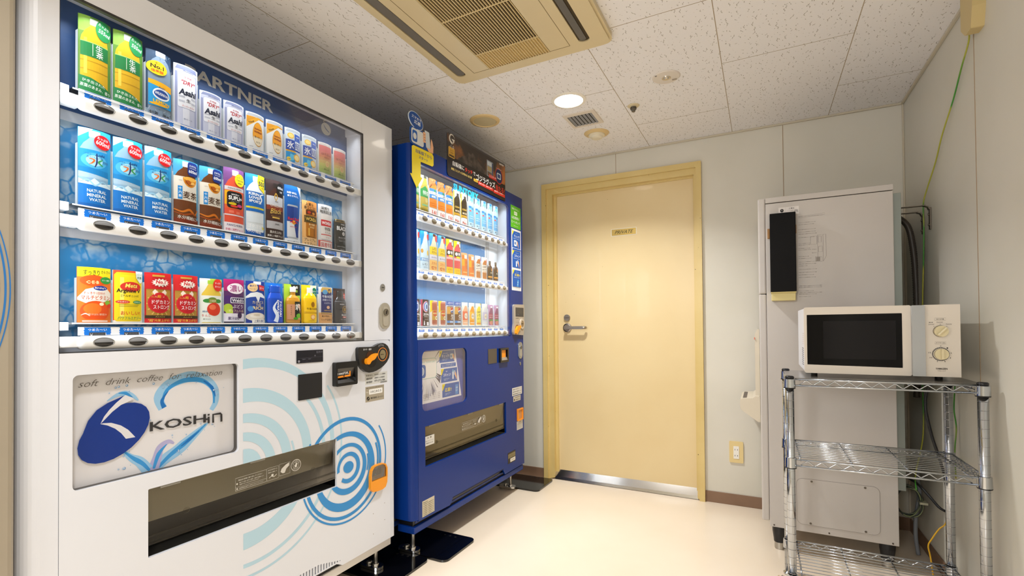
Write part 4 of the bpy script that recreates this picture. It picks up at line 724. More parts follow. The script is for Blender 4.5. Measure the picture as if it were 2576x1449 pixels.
# dispensing slot
def slot(root, T, x0, x1, za, zb, steel, txt, lab=None):
    b = MB(T); d = .11
    b.add([(x0-.004, zb, -.014), (x1+.004, zb, -.014), (x1+.004, za+.080, -.038), (x0-.004, za+.080, -.038)], [(3, 2, 1, 0)], steel)
    b.add([(x0-.004, za+.080, -.038), (x1+.004, za+.080, -.038), (x1+.004, za+.062, -d), (x0-.004, za+.062, -d)], [(3, 2, 1, 0)], BLACK); b.add([(x0-.004, za+.063, -d), (x1+.004, za+.063, -d), (x1+.004, za, -d), (x0-.004, za, -d)], [(3, 2, 1, 0)], BLACK)
    b.add([(x0-.004, za-.002, -d), (x1+.004, za-.002, -d), (x1+.004, za-.002, -.009), (x0-.004, za-.002, -.009)], [(3, 2, 1, 0)], mat('#3b3a38', .4))
    b.add([(x0-.003, za, -.009), (x0-.003, zb, -.009), (x0-.003, zb, -d), (x0-.003, za, -d)], [(0, 1, 2, 3)], mat('#4c4a46', .5)); b.add([(x1+.003, za, -.009), (x1+.003, zb, -.009), (x1+.003, zb, -d), (x1+.003, za, -d)], [(0, 3, 2, 1)], BLACK)
    b.build('delivery_bin', root)
    b = MB(T); L = zb-za; e = za+L*.17
    b.prism([(x0+.003, e), (x1-.003, e), (x1-.003, zb-.004), (x0+.003, zb-.004)], -.009, -.0065, SMOKE)
    b.prism([(x0+.003, e+.020), (x1-.003, e+.020), (x1-.003, e+.024), (x0+.003, e+.024)], -.0065, -.0045, SMOKE); b.prism([(x0+.003, e-.001), (x1-.003, e-.001), (x1-.003, e+.003), (x0+.003, e+.003)], -.0065, -.0045, SMOKE)
    b.box if False else None
    for q in (x0+.10, x1-.10): b.prism(ell(q, za+L*.50, .009, .008, 20), -.0115, -.009, SMOKE)
    for q in (x0+.03, (x0+x1)/2-.03, x1-.08): b.prism([(q, zb-.006), (q+.05, zb-.006), (q+.05, zb-.001), (q, zb-.001)], -.0065, -.001, mat('#8d8a80', .4))
    cx = (x0+x1)/2+txt*.0; Wt = '#cfcac0'; u = cx*1000+10; v = (za+L*.66)*1000
    ops = [('S', [(u-85, v-18), (u-85, v+20), (u+18, v+20), (u+18, v-18), (u-85, v-18)], .8, Wt, False), ('T', '商品は1本毎に取り出してください', u-36, v+12, 80, 5, Wt, 0, .01), ('T', '続けてお買い求めの場合、衝撃や破損により', u-32, v+4, 82, 3.5, Wt), ('T', '破損やふきこぼれるおそれがあります', u-40, v-2, 64, 3.5, Wt), ('E', u-80, v+2, 2.5, 2.5, Wt), ('S', [(u-85, v-8), (u+18, v-8)], .6, Wt, False), ('T', '商品取出口以外へ手を入れないでください', u-32, v-13, 82, 4, Wt), ('E', u-80, v-13, 2.5, 2.5, Wt),
           ('S', [(u+20, v-18), (u+20, v+22), (u+62, v+22), (u+62, v-18), (u+20, v-18)], .8, Wt, False), ('T', 'あたためボトル', u+41, v+15, 34, 5, Wt), ('T', '転倒に注意して', u+41, v+7, 32, 4, Wt), ('S', [(u+28, v-10), (u+36, v-6), (u+46, v-10), (u+56, v-4)], 2, Wt, False), ('R', u+36, v-8, u+44, v+0, Wt, 2),
           ('S', [(u+66, v-14), (u+66, v+24), (u+106, v+24), (u+106, v-14), (u+66, v-14)], .8, Wt, False), ('G', [(u+70, v-2), (u+74, v+8), (u+90, v+18), (u+103, v+22), (u+103, v+12), (u+92, v+4), (u+86, v-8), (u+78, v-8)], Wt)]
    for a in range(36):
        t0, t1 = 2*PI*a/36, 2*PI*(a+1)/36; cxx, cyy = u+130, v+6; ops.append(('G', [(cxx+R_*math.cos(t), cyy+R_*.98*math.sin(t)) for R_, t in ((20, t0), (20, t1), (18.3, t1), (18.3, t0))], Wt))
        ops.append(('G', [(cxx+R_*math.cos(t), cyy+R_*.98*math.sin(t)) for R_, t in ((11.8, t0), (11.8, t1), (10.8, t1), (10.8, t0))], Wt))
    for k, ch in enumerate('のんだあとは'): a = math.radians(150-24*k); ops.append(('T', ch, u+130+15*math.cos(a), v+6+15*math.sin(a), 5, 4.5, Wt, a-PI/2))
    for k, ch in enumerate('リサイクル'): a = math.radians(225+22*k); ops.append(('T', ch, u+130+15*math.cos(a), v+6+15*math.sin(a), 5, 4.5, Wt, a+PI/2))
    ops += [('G', [(u+125, v-1), (u+133, v-1), (u+134.5, v+8), (u+123.5, v+8)], Wt), ('E', u+130, v+12.5, 2.2, 2.2, Wt), ('G', [(u+126, v+8), (u+136, v+8), (u+136, v+12), (u+131, v+11)], Wt)]
    art(b, ops, None, h0=-6.3, step=.003)
    return b
bb = slot(vm, Txp(XM), .6913, 1.319, .4425, .6200, mat('#b3ad9d', .32, .15), 0)
bb.build('delivery_flap', vm)
# money parts
b = MB(Txp(XM)); b.prism([(1.1427, .9130), (1.2545, .9122), (1.2545, .9560), (1.1427, .9570)], 0, .0025, mat('#1b1b22', .15))
art(b, [('T', '販売中', 1238, 948, 26, 8, '#6a6a74'), ('T', '円', 1219, 935.5, 5, 5, '#8a8a94'), ('S', [(1146, 930), (1252, 931.5)], .5, '#5a5a64', False), ('E', 1151, 919.5, 4.4, 4.4, '#8a8a94'), ('S', [(1162, 917), (1162, 928), (1183, 928), (1183, 917), (1162, 917)], .5, '#4a4a58', False), ('S', [(1184, 917), (1184, 928), (1205, 928), (1205, 917), (1184, 917)], .5, '#4a4a58', False), ('T', '釣銭切れ', 1172, 925.5, 14, 3, '#7a7a84'), ('T', '一部切れ', 1194, 925.5, 14, 3, '#7a7a84')], Txp(XM+.0025)); b.build('status_display', vm, bevel=.0006)
b = MB(Txp(XM)); b.prism(rrect(1.1488, .7850, 1.2495, .8740, .003), 0, .003, mat('#1c1c1e', .35)); b.build('black_reader_plate', vm, bevel=.0012)
b = MB(Txp(XM)); b.prism(rrect(1.2985, .8160, 1.4062, .9055, .006), 0, .020, mat('#121212', .22), holes=[[(1.3070, .8270), (1.3960, .8270), (1.3920, .8820), (1.3070, .8820)]]); b.build('banknote_slot', vm, bevel=.003)
b = MB(Txp(XM)); b.add([(1.307, .882, .019), (1.392, .882, .019), (1.394, .846, .003), (1.307, .846, .003)], [(0, 3, 2, 1)], mat('#4a4744', .25)); b.add([(1.307, .846, .003), (1.394, .846, .003), (1.396, .827, .018), (1.307, .827, .018)], [(0, 3, 2, 1)], mat('#2a2826', .15))
b.prism([(1.312, .848), (1.376, .850), (1.376, .873), (1.312, .871)], .012, .0130, mat('#22201e', .3)); art(b, [('G', [(1312, 846.5), (1376, 849), (1376, 856), (1312, 853)], '#f0912a'), ('G', [(1369, 856), (1376, 856), (1376, 876), (1371, 876), (1369, 862)], '#f0912a'), ('T', '1000円札', 1340, 862.5, 54, 10, '#f4f2ee', .03, .02), ('G', [(1338, 853.5), (1348, 854), (1343, 848.5)], '#2a2422')], Txp(XM+.0131)); b.build('banknote_guide', vm)
cu = [(1.4138, .9300), (1.4140, .9510), (1.4175, .9562), (1.4230, .9577), (1.4956, .9560), (1.5060, .9580), (1.5200, .9635), (1.5370, .9685), (1.5532, .9695), (1.5690, .9650), (1.5830, .9555), (1.5925, .9400), (1.5945, .9250), (1.5905, .9060), (1.5764, .8885), (1.5580, .8755), (1.5378, .8655), (1.5150, .8580), (1.4949, .8540), (1.4727, .8531), (1.4550, .8580), (1.4380, .8690), (1.4240, .8850), (1.4160, .9060)]
b = MB(Txp(XM)); b.prism(cu[::-1], 0, .016, mat('#141415', .18, coat=.3)); 
art(b, [('T', 'おつり・返却', 1463, 947, 44, 8, '#f2f2f2', -.01, .015)]+[('E', 1529+8.2*k, 958+[0, 3, 3.5, 1][k], 4.6, 4.6, '#9a9a9a') for k in range(4)]+[('E', 1529+8.2*k, 958+[0, 3, 3.5, 1][k], 3.6, 3.6, '#1c1c1c') for k in range(4)]+[('T', t_, 1529+8.2*k, 958+[0, 3, 3.5, 1][k], 5, 3, '#c8c8c8') for k, t_ in enumerate(('500', '100', '50', '10'))], Txp(XM+.0162)); b.build('coin_unit', vm, bevel=.0035, seg=3)
b = MB(Txp(XM+.0160)); b.prism(ell(1.4865, .905, .030, .032, 28), 0, .0006, mat('#080606', .25)); b.prism(ell(1.478, .918, .022, .022, 24), .0006, .001, mat('#3a1c08', .4)); b.build('lever_well', vm)
b = MB(Txp(XM+.0166)); lv = [(1.4455, .902), (1.4475, .9085), (1.4530, .9115), (1.4620, .9125), (1.4700, .9180), (1.4830, .9255), (1.4985, .9290), (1.5090, .9300), (1.5070, .9240), (1.4950, .9100), (1.4860, .9040), (1.4740, .9010), (1.4690, .8965), (1.4640, .8900), (1.4560, .8870), (1.4495, .8905), (1.4460, .8960)]; b.prism(lv[::-1], 0, .014, mat('#f79a10', .3)); b.build('return_lever', vm, bevel=.003)
b = MB(Txp(XM+.0160)); cc = (1.5500, .9225); b.prism(ell(*cc, .0285, .0280, 36), 0, .0012, mat('#ee8a2c', .3), holes=[ell(*cc, .0262, .0257, 36)]); b.prism(ell(*cc, .0170, .0190, 32), 0, .0020, mat('#9c8f6e', .3, .6)); b.prism([(cc[0]-.013, cc[1]-.0012), (cc[0]+.006, cc[1]-.0006), (cc[0]+.006, cc[1]+.0010), (cc[0]-.013, cc[1]+.0012)], .002, .0024, '#1c1812'); b.build('coin_slot', vm)
# coin return cup
cup = [(1.4820, .3830), (1.4815, .4350), (1.4860, .4560), (1.4980, .4700), (1.5150, .4735), (1.5520, .4722), (1.5700, .4650), (1.5790, .4480), (1.5800, .4250), (1.5775, .3880), (1.5680, .3700), (1.5500, .3645), (1.5150, .3655), (1.4950, .3690)]
inn = [(1.4870, .4120), (1.4870, .4360), (1.4910, .4550), (1.5020, .4665), (1.5160, .4690), (1.5510, .4680), (1.5660, .4610), (1.5740, .4460), (1.5740, .4120)]
b = MB(Txp(XM)); b.prism(cup[::-1], 0, .014, mat('#f59b1c', .28), holes=[inn[::-1]]); b.build('coin_return_cup', vm, bevel=.003)
b = MB(Txp(XM)); b.prism(inn[::-1], .0006, .0012, mat('#8a5f34', .4)); art(b, [('R', 1507, 427, 1555, 455, '#1c120c'), ('E', 1530, 441, 13, 10, '#3a2a20')], Txp(XM+.0013)); b.prism(inn[::-1], .009, .0105, SMOKE); b.build('coin_return_window', vm)
# locks
b = MB(Txp(XM)); b.prism(ell(1.5693, 1.2019, .0135, .0155, 24), 0, .003, mat('#a9a9a6', .3, .8)); b.prism([(1.562, 1.2005), (1.5765, 1.2005), (1.5765, 1.2033), (1.562, 1.2033)], .003, .0034, '#1a1a1a'); b.build('small_lock', vm, bevel=.001)
b = MB(Txp(XM)); b.prism(rrect(1.5492, 1.0278, 1.6100, 1.1378, .029, 8), 0, .006, mat('#b9b3a4', .35, .5)); b.prism(rrect(1.5640, 1.0400, 1.5960, 1.1220, .0155, 8), .006, .0085, mat('#c2bcae', .3, .5)); b.prism(ell(1.580, 1.098, .0145, .0150, 24), .0085, .012, mat('#8d877b', .25, .9)); b.prism([(1.576, 1.088), (1.582, 1.092), (1.586, 1.108), (1.580, 1.104)], .012, .0125, '#1d1a16'); b.build('handle_lock', vm, bevel=.0018)
def sticker(root, T, x0, y0, x1, y1, bg, ops, name='sticker', th=.0006, lab=None):
    b = MB(T); b.prism([(x0/1000, y0/1000), (x1/1000, y0/1000), (x1/1000, y1/1000), (x0/1000, y1/1000)], 0, th, bg); old = b.T
    art(b, ops, None, h0=th*1000+.1, bounds=(x0, y0, x1, y1)); o = b.build(name, root)
    if lab: o['label'] = lab
    return o
sticker(vm, Txp(XM), 1465.5, 803, 1595.5, 849, mat('#cfcfca', .4), [T_('管 理 者 名', 1489, 840, 34, 7, '#3a3a3a', 0, .01), T_('株式会社コーシン中営業所', 1551, 840, 64, 6, '#5a5a5a'), T_('連絡先住所', 1489, 827, 34, 8, '#3a3a3a', 0, .01), T_('兵庫県たつの市誉田町', 1549, 827, 60, 7, '#5a5a5a'), T_('連絡先電話番号', 1489, 813, 34, 8, '#3a3a3a', 0, .01), T_('079-277-1984', 1549, 815, 62, 8, '#4a4a4a'), ('R', 1553, 804, 1592, 809, '#8a8a88', 2)])
sticker(vm, Txp(XM), 1467, 733, 1575, 795, mat('#a69c88', .4), [T_('故障等のお問い合わせはこの番号をお知らせください', 1521, 789, 98, 4, '#3a352c'), ('R', 1487, 762, 1565, 783, '#f0eee8', 3), T_('No', 1477, 773, 12, 8, '#d8d2c4'), T_('3 8 2 8 5 5', 1526, 772.5, 62, 9, '#3a3a3a'), ('E', 1482, 747, 8, 8, '#2a2722'), ('S', [(1476, 742), (1484, 748), (1488, 752)], (1, 3, 1), '#a69c88'), T_('株式会社 コーシン', 1533, 747, 74, 8, '#2a2722', 0, .01)])
# adjuster feet with anchor shoes
def foot(root, x, y, ztop, name='adjuster_foot'):
    b = MB(); b.tube([(x, y, .030), (x, y, ztop)], .0085, STEEL, 12); b.tube([(x, y, .0115), (x, y, .030)], .014, CHROME, 6)
    b.T = lambda u, v, h: (x+u, y+v, h); b.prism(rrect(-.075, -.026, .034, .026, .024), .0112, .022, CHROME, holes=[rrect(-.055, -.010, -.012, .010, .009)]); b.T = None
    b.tube([(x-.035, y, .020), (x-.035, y, .032)], .012, STEEL, 6); b.build(name, root, bevel=.0015)
foot(vm, XM-.060, 1.585, .104); foot(vm, XM-.060, .52, .104)
for q in (.52, 1.585): b = MB(); b.tube([(XM-.60, q, .0115), (XM-.60, q, .104)], .012, STEEL, 10); b.build('rear_foot', vm)
for (q, zz) in ((1.508, .1935), (1.508, .2755), (1.575, .228), (1.575, .298)):
    b = MB(Txp(XM+.0005)); b.prism(ell(q, zz, .0016, .0016, 10), 0, .0006, '#8d8478'); b.build('panel_rivet', vm)

# samples in the white machine
XS = XM-.066
def place(kinds, row_z, yc, X=XS, grp=''):
    protos = {}
    for i, (key, spec, label) in enumerate(kinds):
        loc = (X, yc(i), row_z)
        if key in protos:
            o = copy_tree(protos[key], loc, KIDS()); o['label'] = label; o['group'] = grp
        else: protos[key] = sample(loc, label, grp, spec() if callable(spec) else spec)
G1, G2, G3 = 'drink samples on the top shelf of the white machine', 'drink samples on the middle shelf of the white machine', 'drink samples on the bottom shelf of the white machine'
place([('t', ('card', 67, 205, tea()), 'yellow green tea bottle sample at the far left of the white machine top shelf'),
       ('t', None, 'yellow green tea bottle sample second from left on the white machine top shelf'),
       ('w', ('card', 63, 193, wilk()), 'silver sparkling lemon water sample with yellow No.1 bubble'),
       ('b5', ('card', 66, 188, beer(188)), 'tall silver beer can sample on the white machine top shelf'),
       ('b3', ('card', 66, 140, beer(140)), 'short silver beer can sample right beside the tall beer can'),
       ('b3', None, 'short silver beer can sample left of the highball cans'),
       ('h', ('card', 64, 134, high()), 'silver and amber highball can sample next to the beer cans'),
       ('h', None, 'silver and amber highball can sample next to the blue lemon cans'),
       ('y', ('card', 64, 134, hyo()), 'blue and white lemon sour can sample beside the highball cans'),
       ('y', None, 'blue and white lemon sour can sample beside the pink cans'),
       ('o', ('card', 64, 131, horo()), 'pink to green plum sour can sample second from right on the top shelf'),
       ('o', None, 'pink to green plum sour can sample at the right end of the top shelf')], ROWS[0][1]+.001, YC, grp=G1)
place([('w', ('card', 67, 200, water()), 'leftmost blue mineral water sample with red 600ml disc'),
       ('w', None, 'middle blue mineral water sample of the three with red discs'),
       ('w', None, 'blue mineral water sample next to the brown barley tea'),
       ('m', ('card', 67, 188, mugi()), 'left one of the two brown barley tea samples with navy 600ml tag'),
       ('m', None, 'right one of the two brown barley tea samples with navy 600ml tag'),
       ('s', ('card', 67, 206, supli()), 'orange amino drink sample with black label and yellow disc'),
       ('k', ('card', 68, 207, kirin()), 'blue and white sports drink sample with yellow 555 corner'),
       ('o', ('card', 68, 207, oneday()), 'dark brown black coffee bottle sample with gold script'),
       ('r', ('card', 68, 206, rbull()), 'blue and silver energy drink can sample on a blue card'),
       ('g', ('card', 66, 168, wonda(True)), 'orange and gold espresso can sample'),
       ('c', ('card', 66, 170, wonda(False)), 'white and red cafe au lait can sample'),
       ('u', ucc, 'short black coffee can sample at the right end of the middle shelf')], ROWS[1][1]+.001, YC, grp=G2)
place([('c', ('card', 69, 137, ceb()), 'orange and yellow multivitamin jelly sample at the left end of the bottom shelf'),
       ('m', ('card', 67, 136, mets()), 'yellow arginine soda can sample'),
       ('d', ('card', 67, 137, dod()), 'left one of the two red and gold energy soda samples'),
       ('d', None, 'right one of the two red and gold energy soda samples'),
       ('a', ('card', 66, 133, apple()), 'small apple juice bottle sample with red apple label'),
       ('w', ('card', 66, 137, welch()), 'purple and pink grape juice sample'),
       ('k', ('card', 66, 137, calpis()), 'navy and cream rich milk drink sample'),
       ('p', pocari, 'solid blue sports drink bottle sample with white wave'),
       ('s', sou, 'green tea bottle sample with white cap and black round label'),
       ('g', gogo, 'yellow lemon tea bottle sample with white cap'),
       ('t', ('card', 64, 137, milktea()), 'navy milk tea can sample with gold rim'),
       ('b', kiwami, 'black coffee bottle sample with red disc at the right end of the bottom shelf')], ROWS[2][1]+.001, YC, grp=G3)
# lamps inside the cabinet (LED strips of the machine)
def strip(loc, d, power, wid, length, long=(0, 1, 0), col=WHT, spread=170):
    o = light('display_led', 'AREA', loc, (0, 0, 0), power, col, wid, length, spread=spread)
    z = -Vector(d).normalized(); y = Vector(long); x = y.cross(z).normalized(); y = z.cross(x)
    m = Matrix((x, y, z)).transposed().to_4x4(); m.translation = Vector(loc); o.matrix_world = m
def display_lights(X, ya, yb, za, zb, rows, k=1.):
    ym, L = (ya+yb)/2, yb-ya-.04
    strip((X-.0245, ym, zb+.008), (-.30, 0, -1), 2.2*k, .006, L, spread=100)
    strip((X-.012, ya+.003, (za+zb)/2), (-.35, 1, 0), .9*k, .008, zb-za-.04, (0, 0, 1), spread=120)
    for i, (bz, lz) in enumerate(rows):
        if i < 2: strip((X-.0375, ym, bz-.011), (-.26, 0, -1), 1.5*k, .005, L, spread=100)
display_lights(XM, gy0, gy1, gz0, gz1, ROWS, .44)

# steel plates on the floor
BPL = mat('#070709', .12, coat=.4)
def floor_plate(x0, y0, x1, y1, label, r=.03):
    b = MB(lambda u, v, h: (u, v, h)); b.prism(rrect(x0, y0, x1, y1, r, 6), .0003, .010, BPL)
    for q in range(3): b.prism(ell(x1-.10-.03*q, y1-.03, .006, .006, 12), .010, .0103, '#1c1c1e')
    o = b.build('floor_plate', bevel=.004); tag(o, label, 'floor plate', 'black steel anchor plates')
floor_plate(-1.72, 1.500, -1.322, 1.757, 'black steel floor plate under the right foot of the white vending machine')
floor_plate(-1.76, 1.763, -1.243, 2.018, 'black steel floor plate under the near foot of the blue vending machine')
floor_plate(-1.76, 2.770, -1.253, 3.030, 'black steel floor plate under the far foot of the blue vending machine')
floor_plate(-1.72, .42, -1.33, .64, 'black steel floor plate under the left foot of the white vending machine')

# far left neighbour machine, mostly outside the frame
b = MB(); b.box((-1.40, -.75, .10), (-2.08, .4340, 1.86), noisy('beige_machine', '#9f9482', '#9a8f7d', 3., .35)); o = b.build('beige_vending_machine', bevel=.012, seg=3)
tag(o, 'beige vending machine edge with blue ring arcs at the far left of the frame', 'vending machine')
b = MB(Txp(-1.3998))
RG = []
for (rr, w_) in ((.400, .030), (.4435, .010), (.4535, .0035), (.4600, .0022)):
    for q in quads(cres((-.0345, 1.12), rr, (-.0345, 1.12), rr-w_, 19, -19)): RG.append((q[0], q[1], '#2f6fae'))
art(b, RG, Txp(-1.3998), step=.0012); b.build('ring_graphic', o)
b = MB(); b.tube([(-1.46, .38, 0), (-1.46, .38, .11)], .012, STEEL, 10); b.tube([(-2.0, .38, 0), (-2.0, .38, .11)], .012, STEEL, 10); b.tube([(-1.46, -.7, 0), (-1.46, -.7, .11)], .012, STEEL, 10); b.build('foot', o)

# ============================================================ BLUE VENDING MACHINE
XB = -1.3507
bm = empty('vending_machine', (XB-.34, 2.23, .011), 'blue vending machine with drink display beside the cream door', 'vending machine')
y0, y1, z0, z1 = 1.683, 2.780, .168, 1.846
by0, by1, bz0, bz1 = 1.7113, 2.6015, .978, 1.7635
b = MB(); r = .032; b.T = lambda u, v, h: (u, v, h)
prof = [(XB-.11, by0+.002), (XB-.11, y0), (XB-r, y0)]+[(XB-r+r*math.sin(a), y0+r-r*math.cos(a)) for a in [PI/2*i/8 for i in range(1, 8)]]+[(XB, by0+.002)]
b.prism(prof[::-1], z0+.02, z1, BPAINT); b.build('left_door_column', bm)
b = MB(Txp(XB)); b.prism([(by1, bz0), (2.612, bz0), (2.612, z0), (y1, z0), (y1, z1), (by0+.0005, z1), (by0+.0005, bz1), (by1-.012, bz1), (by1, bz1-.012)], -.018, 0, BPAINT); b.prism([(by1+.004, bz0), (y1, bz0), (y1, z1-.001), (by0+.001, z1-.001), (by0+.001, bz1+.03), (by1+.004, bz1+.03)], -.11, -.018, BPAINT); b.prism([(by0+.003, z0), (y1, z0), (y1, z0+.01), (by0+.003, z0+.01)], -.11, -.018, BPAINT); b.build('upper_door_frame', bm, bevel=.003)
sgn = rrect(1.7455, .6540, 2.1150, .9270, .030, 6); slo = rrect(1.7645, .4070, 2.5380, .5875, .002)
pan = [(by0+.003, z0+.014), (1.955, z0+.006), (1.980, z0+.032), (2.497, z0+.032), (2.520, z0), (2.6105, z0), (2.6105, bz0-.001), (by0+.003, bz0-.001)]
vents = [rrect(a, .2030, c, .2062, .001, 2) for a, c in ((1.990, 2.066), (2.080, 2.207), (2.226, 2.494))]
b = MB(Txp(XB+.0008)); b.prism(pan, -.010, 0, BPAINT, holes=[sgn, slo]); b.prism([(1.978, .202), (2.500, .202), (2.500, .2052), (1.978, .2052)], 0, .0006, '#04060f'); b.build('lower_front_panel', bm)
b = MB(); b.box((XB-.125, y0+.002, .140), (XB-.69, y1-.002, 1.838), BPAINT); b.box((XB-.111, y0+.004, .17), (XB-.126, y1-.004, 1.83), BLACK); b.build('cabinet_body', bm, bevel=.004)
b = MB(); b.box((XB-.006, y0+.010, .1300), (XB-.10, y1-.004, .1600), BPAINT); b.box((XB-.02, y0+.02, .155), (XB-.1, y1-.02, .20), BLACK); b.build('kick_plate', bm, bevel=.003)
b = MB(); XK = XB-.088
b.box((XK-.006, by0-.02, bz0-.01), (XK, by1+.006, bz1+.045), mat('#e3ecf4', .4)); b.box((XK, by1+.003, bz0), (XB-.010, by1+.006, bz1+.03), mat('#ccd4de', .3)); b.box((XK, by0-.002, bz0), (XB-.01, by0+.000, bz1+.03), LINER); b.box((XK, by0, bz0-.002), (XB-.01, by1+.003, bz0-.0005), LINER)
b.box((XK, 2.468, bz0), (XK+.004, 2.500, bz1), mat('#b7bdc6', .3)); b.build('display_liner', bm)
def grad(ca, cb): 
    t = NT('sea_print'); co = t.n('ShaderNodeTexCoord'); sp = t.n('ShaderNodeSeparateXYZ'); t.l(co, 'Generated', sp, 0); c = t.mix((sp, 2), lin(ca), lin(cb)); t.t.links.new(c[0].outputs[c[1]], t.b.inputs['Base Color']); return t.m
SEA = grad('#7fb6d6', '#1765a4')
b = MB(Txp(XK)); b.prism([(by0, .985), (2.455, .985), (2.455, 1.262), (by0, 1.262)], 0, .001, SEA); art(b, [('T', 'SUNTORY', 2430, 1250, 26, 5, '#dcecf6'), ('T', 'SUNTORY', 2080, 1254, 26, 5, '#dcecf6'), ('T', 'SUNTORY', 2150, 1254, 26, 5, '#dcecf6')], Txp(XK+.001)); b.build('lower_blue_backdrop', bm)
b = MB(Txp(XK)); b.prism([(by0, 1.272), (2.455, 1.272), (2.455, 1.5), (by0, 1.5)], 0, .001, SEA); art(b, [('T', 'SUNTORY', 2430, 1480, 26, 5, '#dcecf6')], Txp(XK+.001)); b.build('middle_blue_backdrop', bm)
BR = [(1.5275, 1.5700), (1.2625, 1.3010), (.9970, 1.0390)]; BP = .0693; BB0 = 1.7815
YB_ = lambda i: 1.781+.0692*i
btn = []; tg = []
for k, (bz, lz) in enumerate(BR):
    b = MB(); rail(b, XB-.018, 1.728, 2.588, bz, .0150, RAILW); b.build('button_rail', bm)
    b = MB(); b.box((XB-.05, 1.713, bz-.010), (XB-.02, 1.735, bz+.010), RAILW); b.build('rail_bracket', bm, bevel=.002)
    b = MB(); b.box((XB-.05, 2.575, bz-.009), (XB-.012, 2.601, bz+.009), RAILW); b.build('rail_bracket', bm, bevel=.002)
    b = MB(); b.box((XB-.083, 1.715, lz-.0025), (XB-.0295, 2.590, lz-.0003), CLEAR); b.box((XB-.0295, 1.715, lz-.0028), (XB-.028, 2.590, lz), mat('#f4f6f8', .3)); b.box((XB-.0305, 1.722, bz+.0145), (XB-.027, 2.588, bz+.034), tagw); b.build('sample_shelf', bm)
    for i in range(12):
        yy = BB0+BP*i
        def mkb():
            b = MB(lambda u, v, h: (XB-.0058+h-(v*v)*9, yy+u, bz+v)); b.prism(ell(0, 0, .0195, .0125, 28), -.001, .0008, mat('#d7dbdf', .15, .9))
            b.prism([(x_*.0185, -.0115*math.sqrt(max(0, 1-x_*x_))) for x_ in [-1+i_/8 for i_ in range(17)]][::1]+[(x_*.0185, .0022-.0035*(1-x_*x_)) for x_ in [1-i_/8 for i_ in range(17)]], .0008, .0016, mat('#6d6358', .15, .2)); return b.build('select_button', bm)  # bright top over brown lower half: lens reflection put into the colours
        first_or_copy(btn, mkb, (0, yy, bz))
        def mkt():
            b = MB(); art(b, [('G', [(-21, 0)]+[(21*math.cos(t), 21*math.sin(t)*.92) for t in [PI-PI*q/14 for q in range(1, 14)]]+[(21, 0)], TB), ('R', -12, 8, 14, 19, '#f2f4f6', 2), ('T', '￥160', 1, 13.5, 18, 7, '#26324a', 0, .01), ('T', 'つめた〜い', 0, 4, 28, 4.5, '#ffffff')], Txp(XB-.0265, yy-.003, bz+.0155)); return b.build('price_tag', bm)
        first_or_copy(tg, mkt, (0, yy, bz))
b = MB(Txp(XB)); b.prism([(by0+.003, bz0+.001), (by1-.001, bz0+.001), (by1-.001, bz1-.013), (by1-.013, bz1-.001), (by0+.003, bz1-.001)], -.0022, -.0012, GLASS); b.build('display_glass', bm)
b = MB(Txp(XB)); art(b, [('T', 'SUNTORY', 2125, 1732, 240, 34, '#35b6de', 0, .045)], Txp(XB-.0010), h0=.05); b.build('brand_lettering', bm)
# sign window with campaign sheet
b = MB(Txp(XB-.022)); b.prism(rrect(1.735, .645, 2.125, .937, .02), -.003, 0, mat('#3f55b0', .4))
HB = '#1f5db4'
def hand(x, y, s, c='#efb48c'): return [('G', [(x, y), (x+4*s, y+9*s), (x+9*s, y+4*s), (x+14*s, y-10*s), (x+14*s, y-24*s), (x+8*s, y-14*s), (x+2*s, y-5*s)], c)]
ps = [('G', [(1735, 920), (2040, 922), (2096, 684), (1735, 684)], '#eceaf0')]
for k in range(54):
    a = 2*PI*k/54+.03; ps.append(('G', [(1812+60*math.cos(a), 842+66*math.sin(a)), (1812+(105+20*random.random())*math.cos(a-.022), 842+(125+25*random.random())*math.sin(a-.022)), (1812+(105+20*random.random())*math.cos(a+.022), 842+(118+25*random.random())*math.sin(a+.022))], random.choice(('#6a6f8e', '#8a8fb0', '#4a4a66'))))
ps = [ps[0]]+[p for p in ps[1:] if all(q[0] < 1925 and 690 < q[1] < 919 for q in p[1])]
ps += [('R', 1738, 796, 1885, 890, '#7fb8b4', 18), ('R', 1740, 798, 1883, 888, '#f2efec', 17), ('T', 'SUNTORY', 1840, 873, 70, 9, '#8fc0bc'), ('T', 'Thanks!', 1772, 873, 44, 8, '#8fc0bc'), ('R', 1742, 802, 1801, 862, '#3d6fb8', 14), ('E', 1771, 832, 18, 20, '#eef2f6'), ('E', 1771, 832, 14, 16, '#b8c8de')]
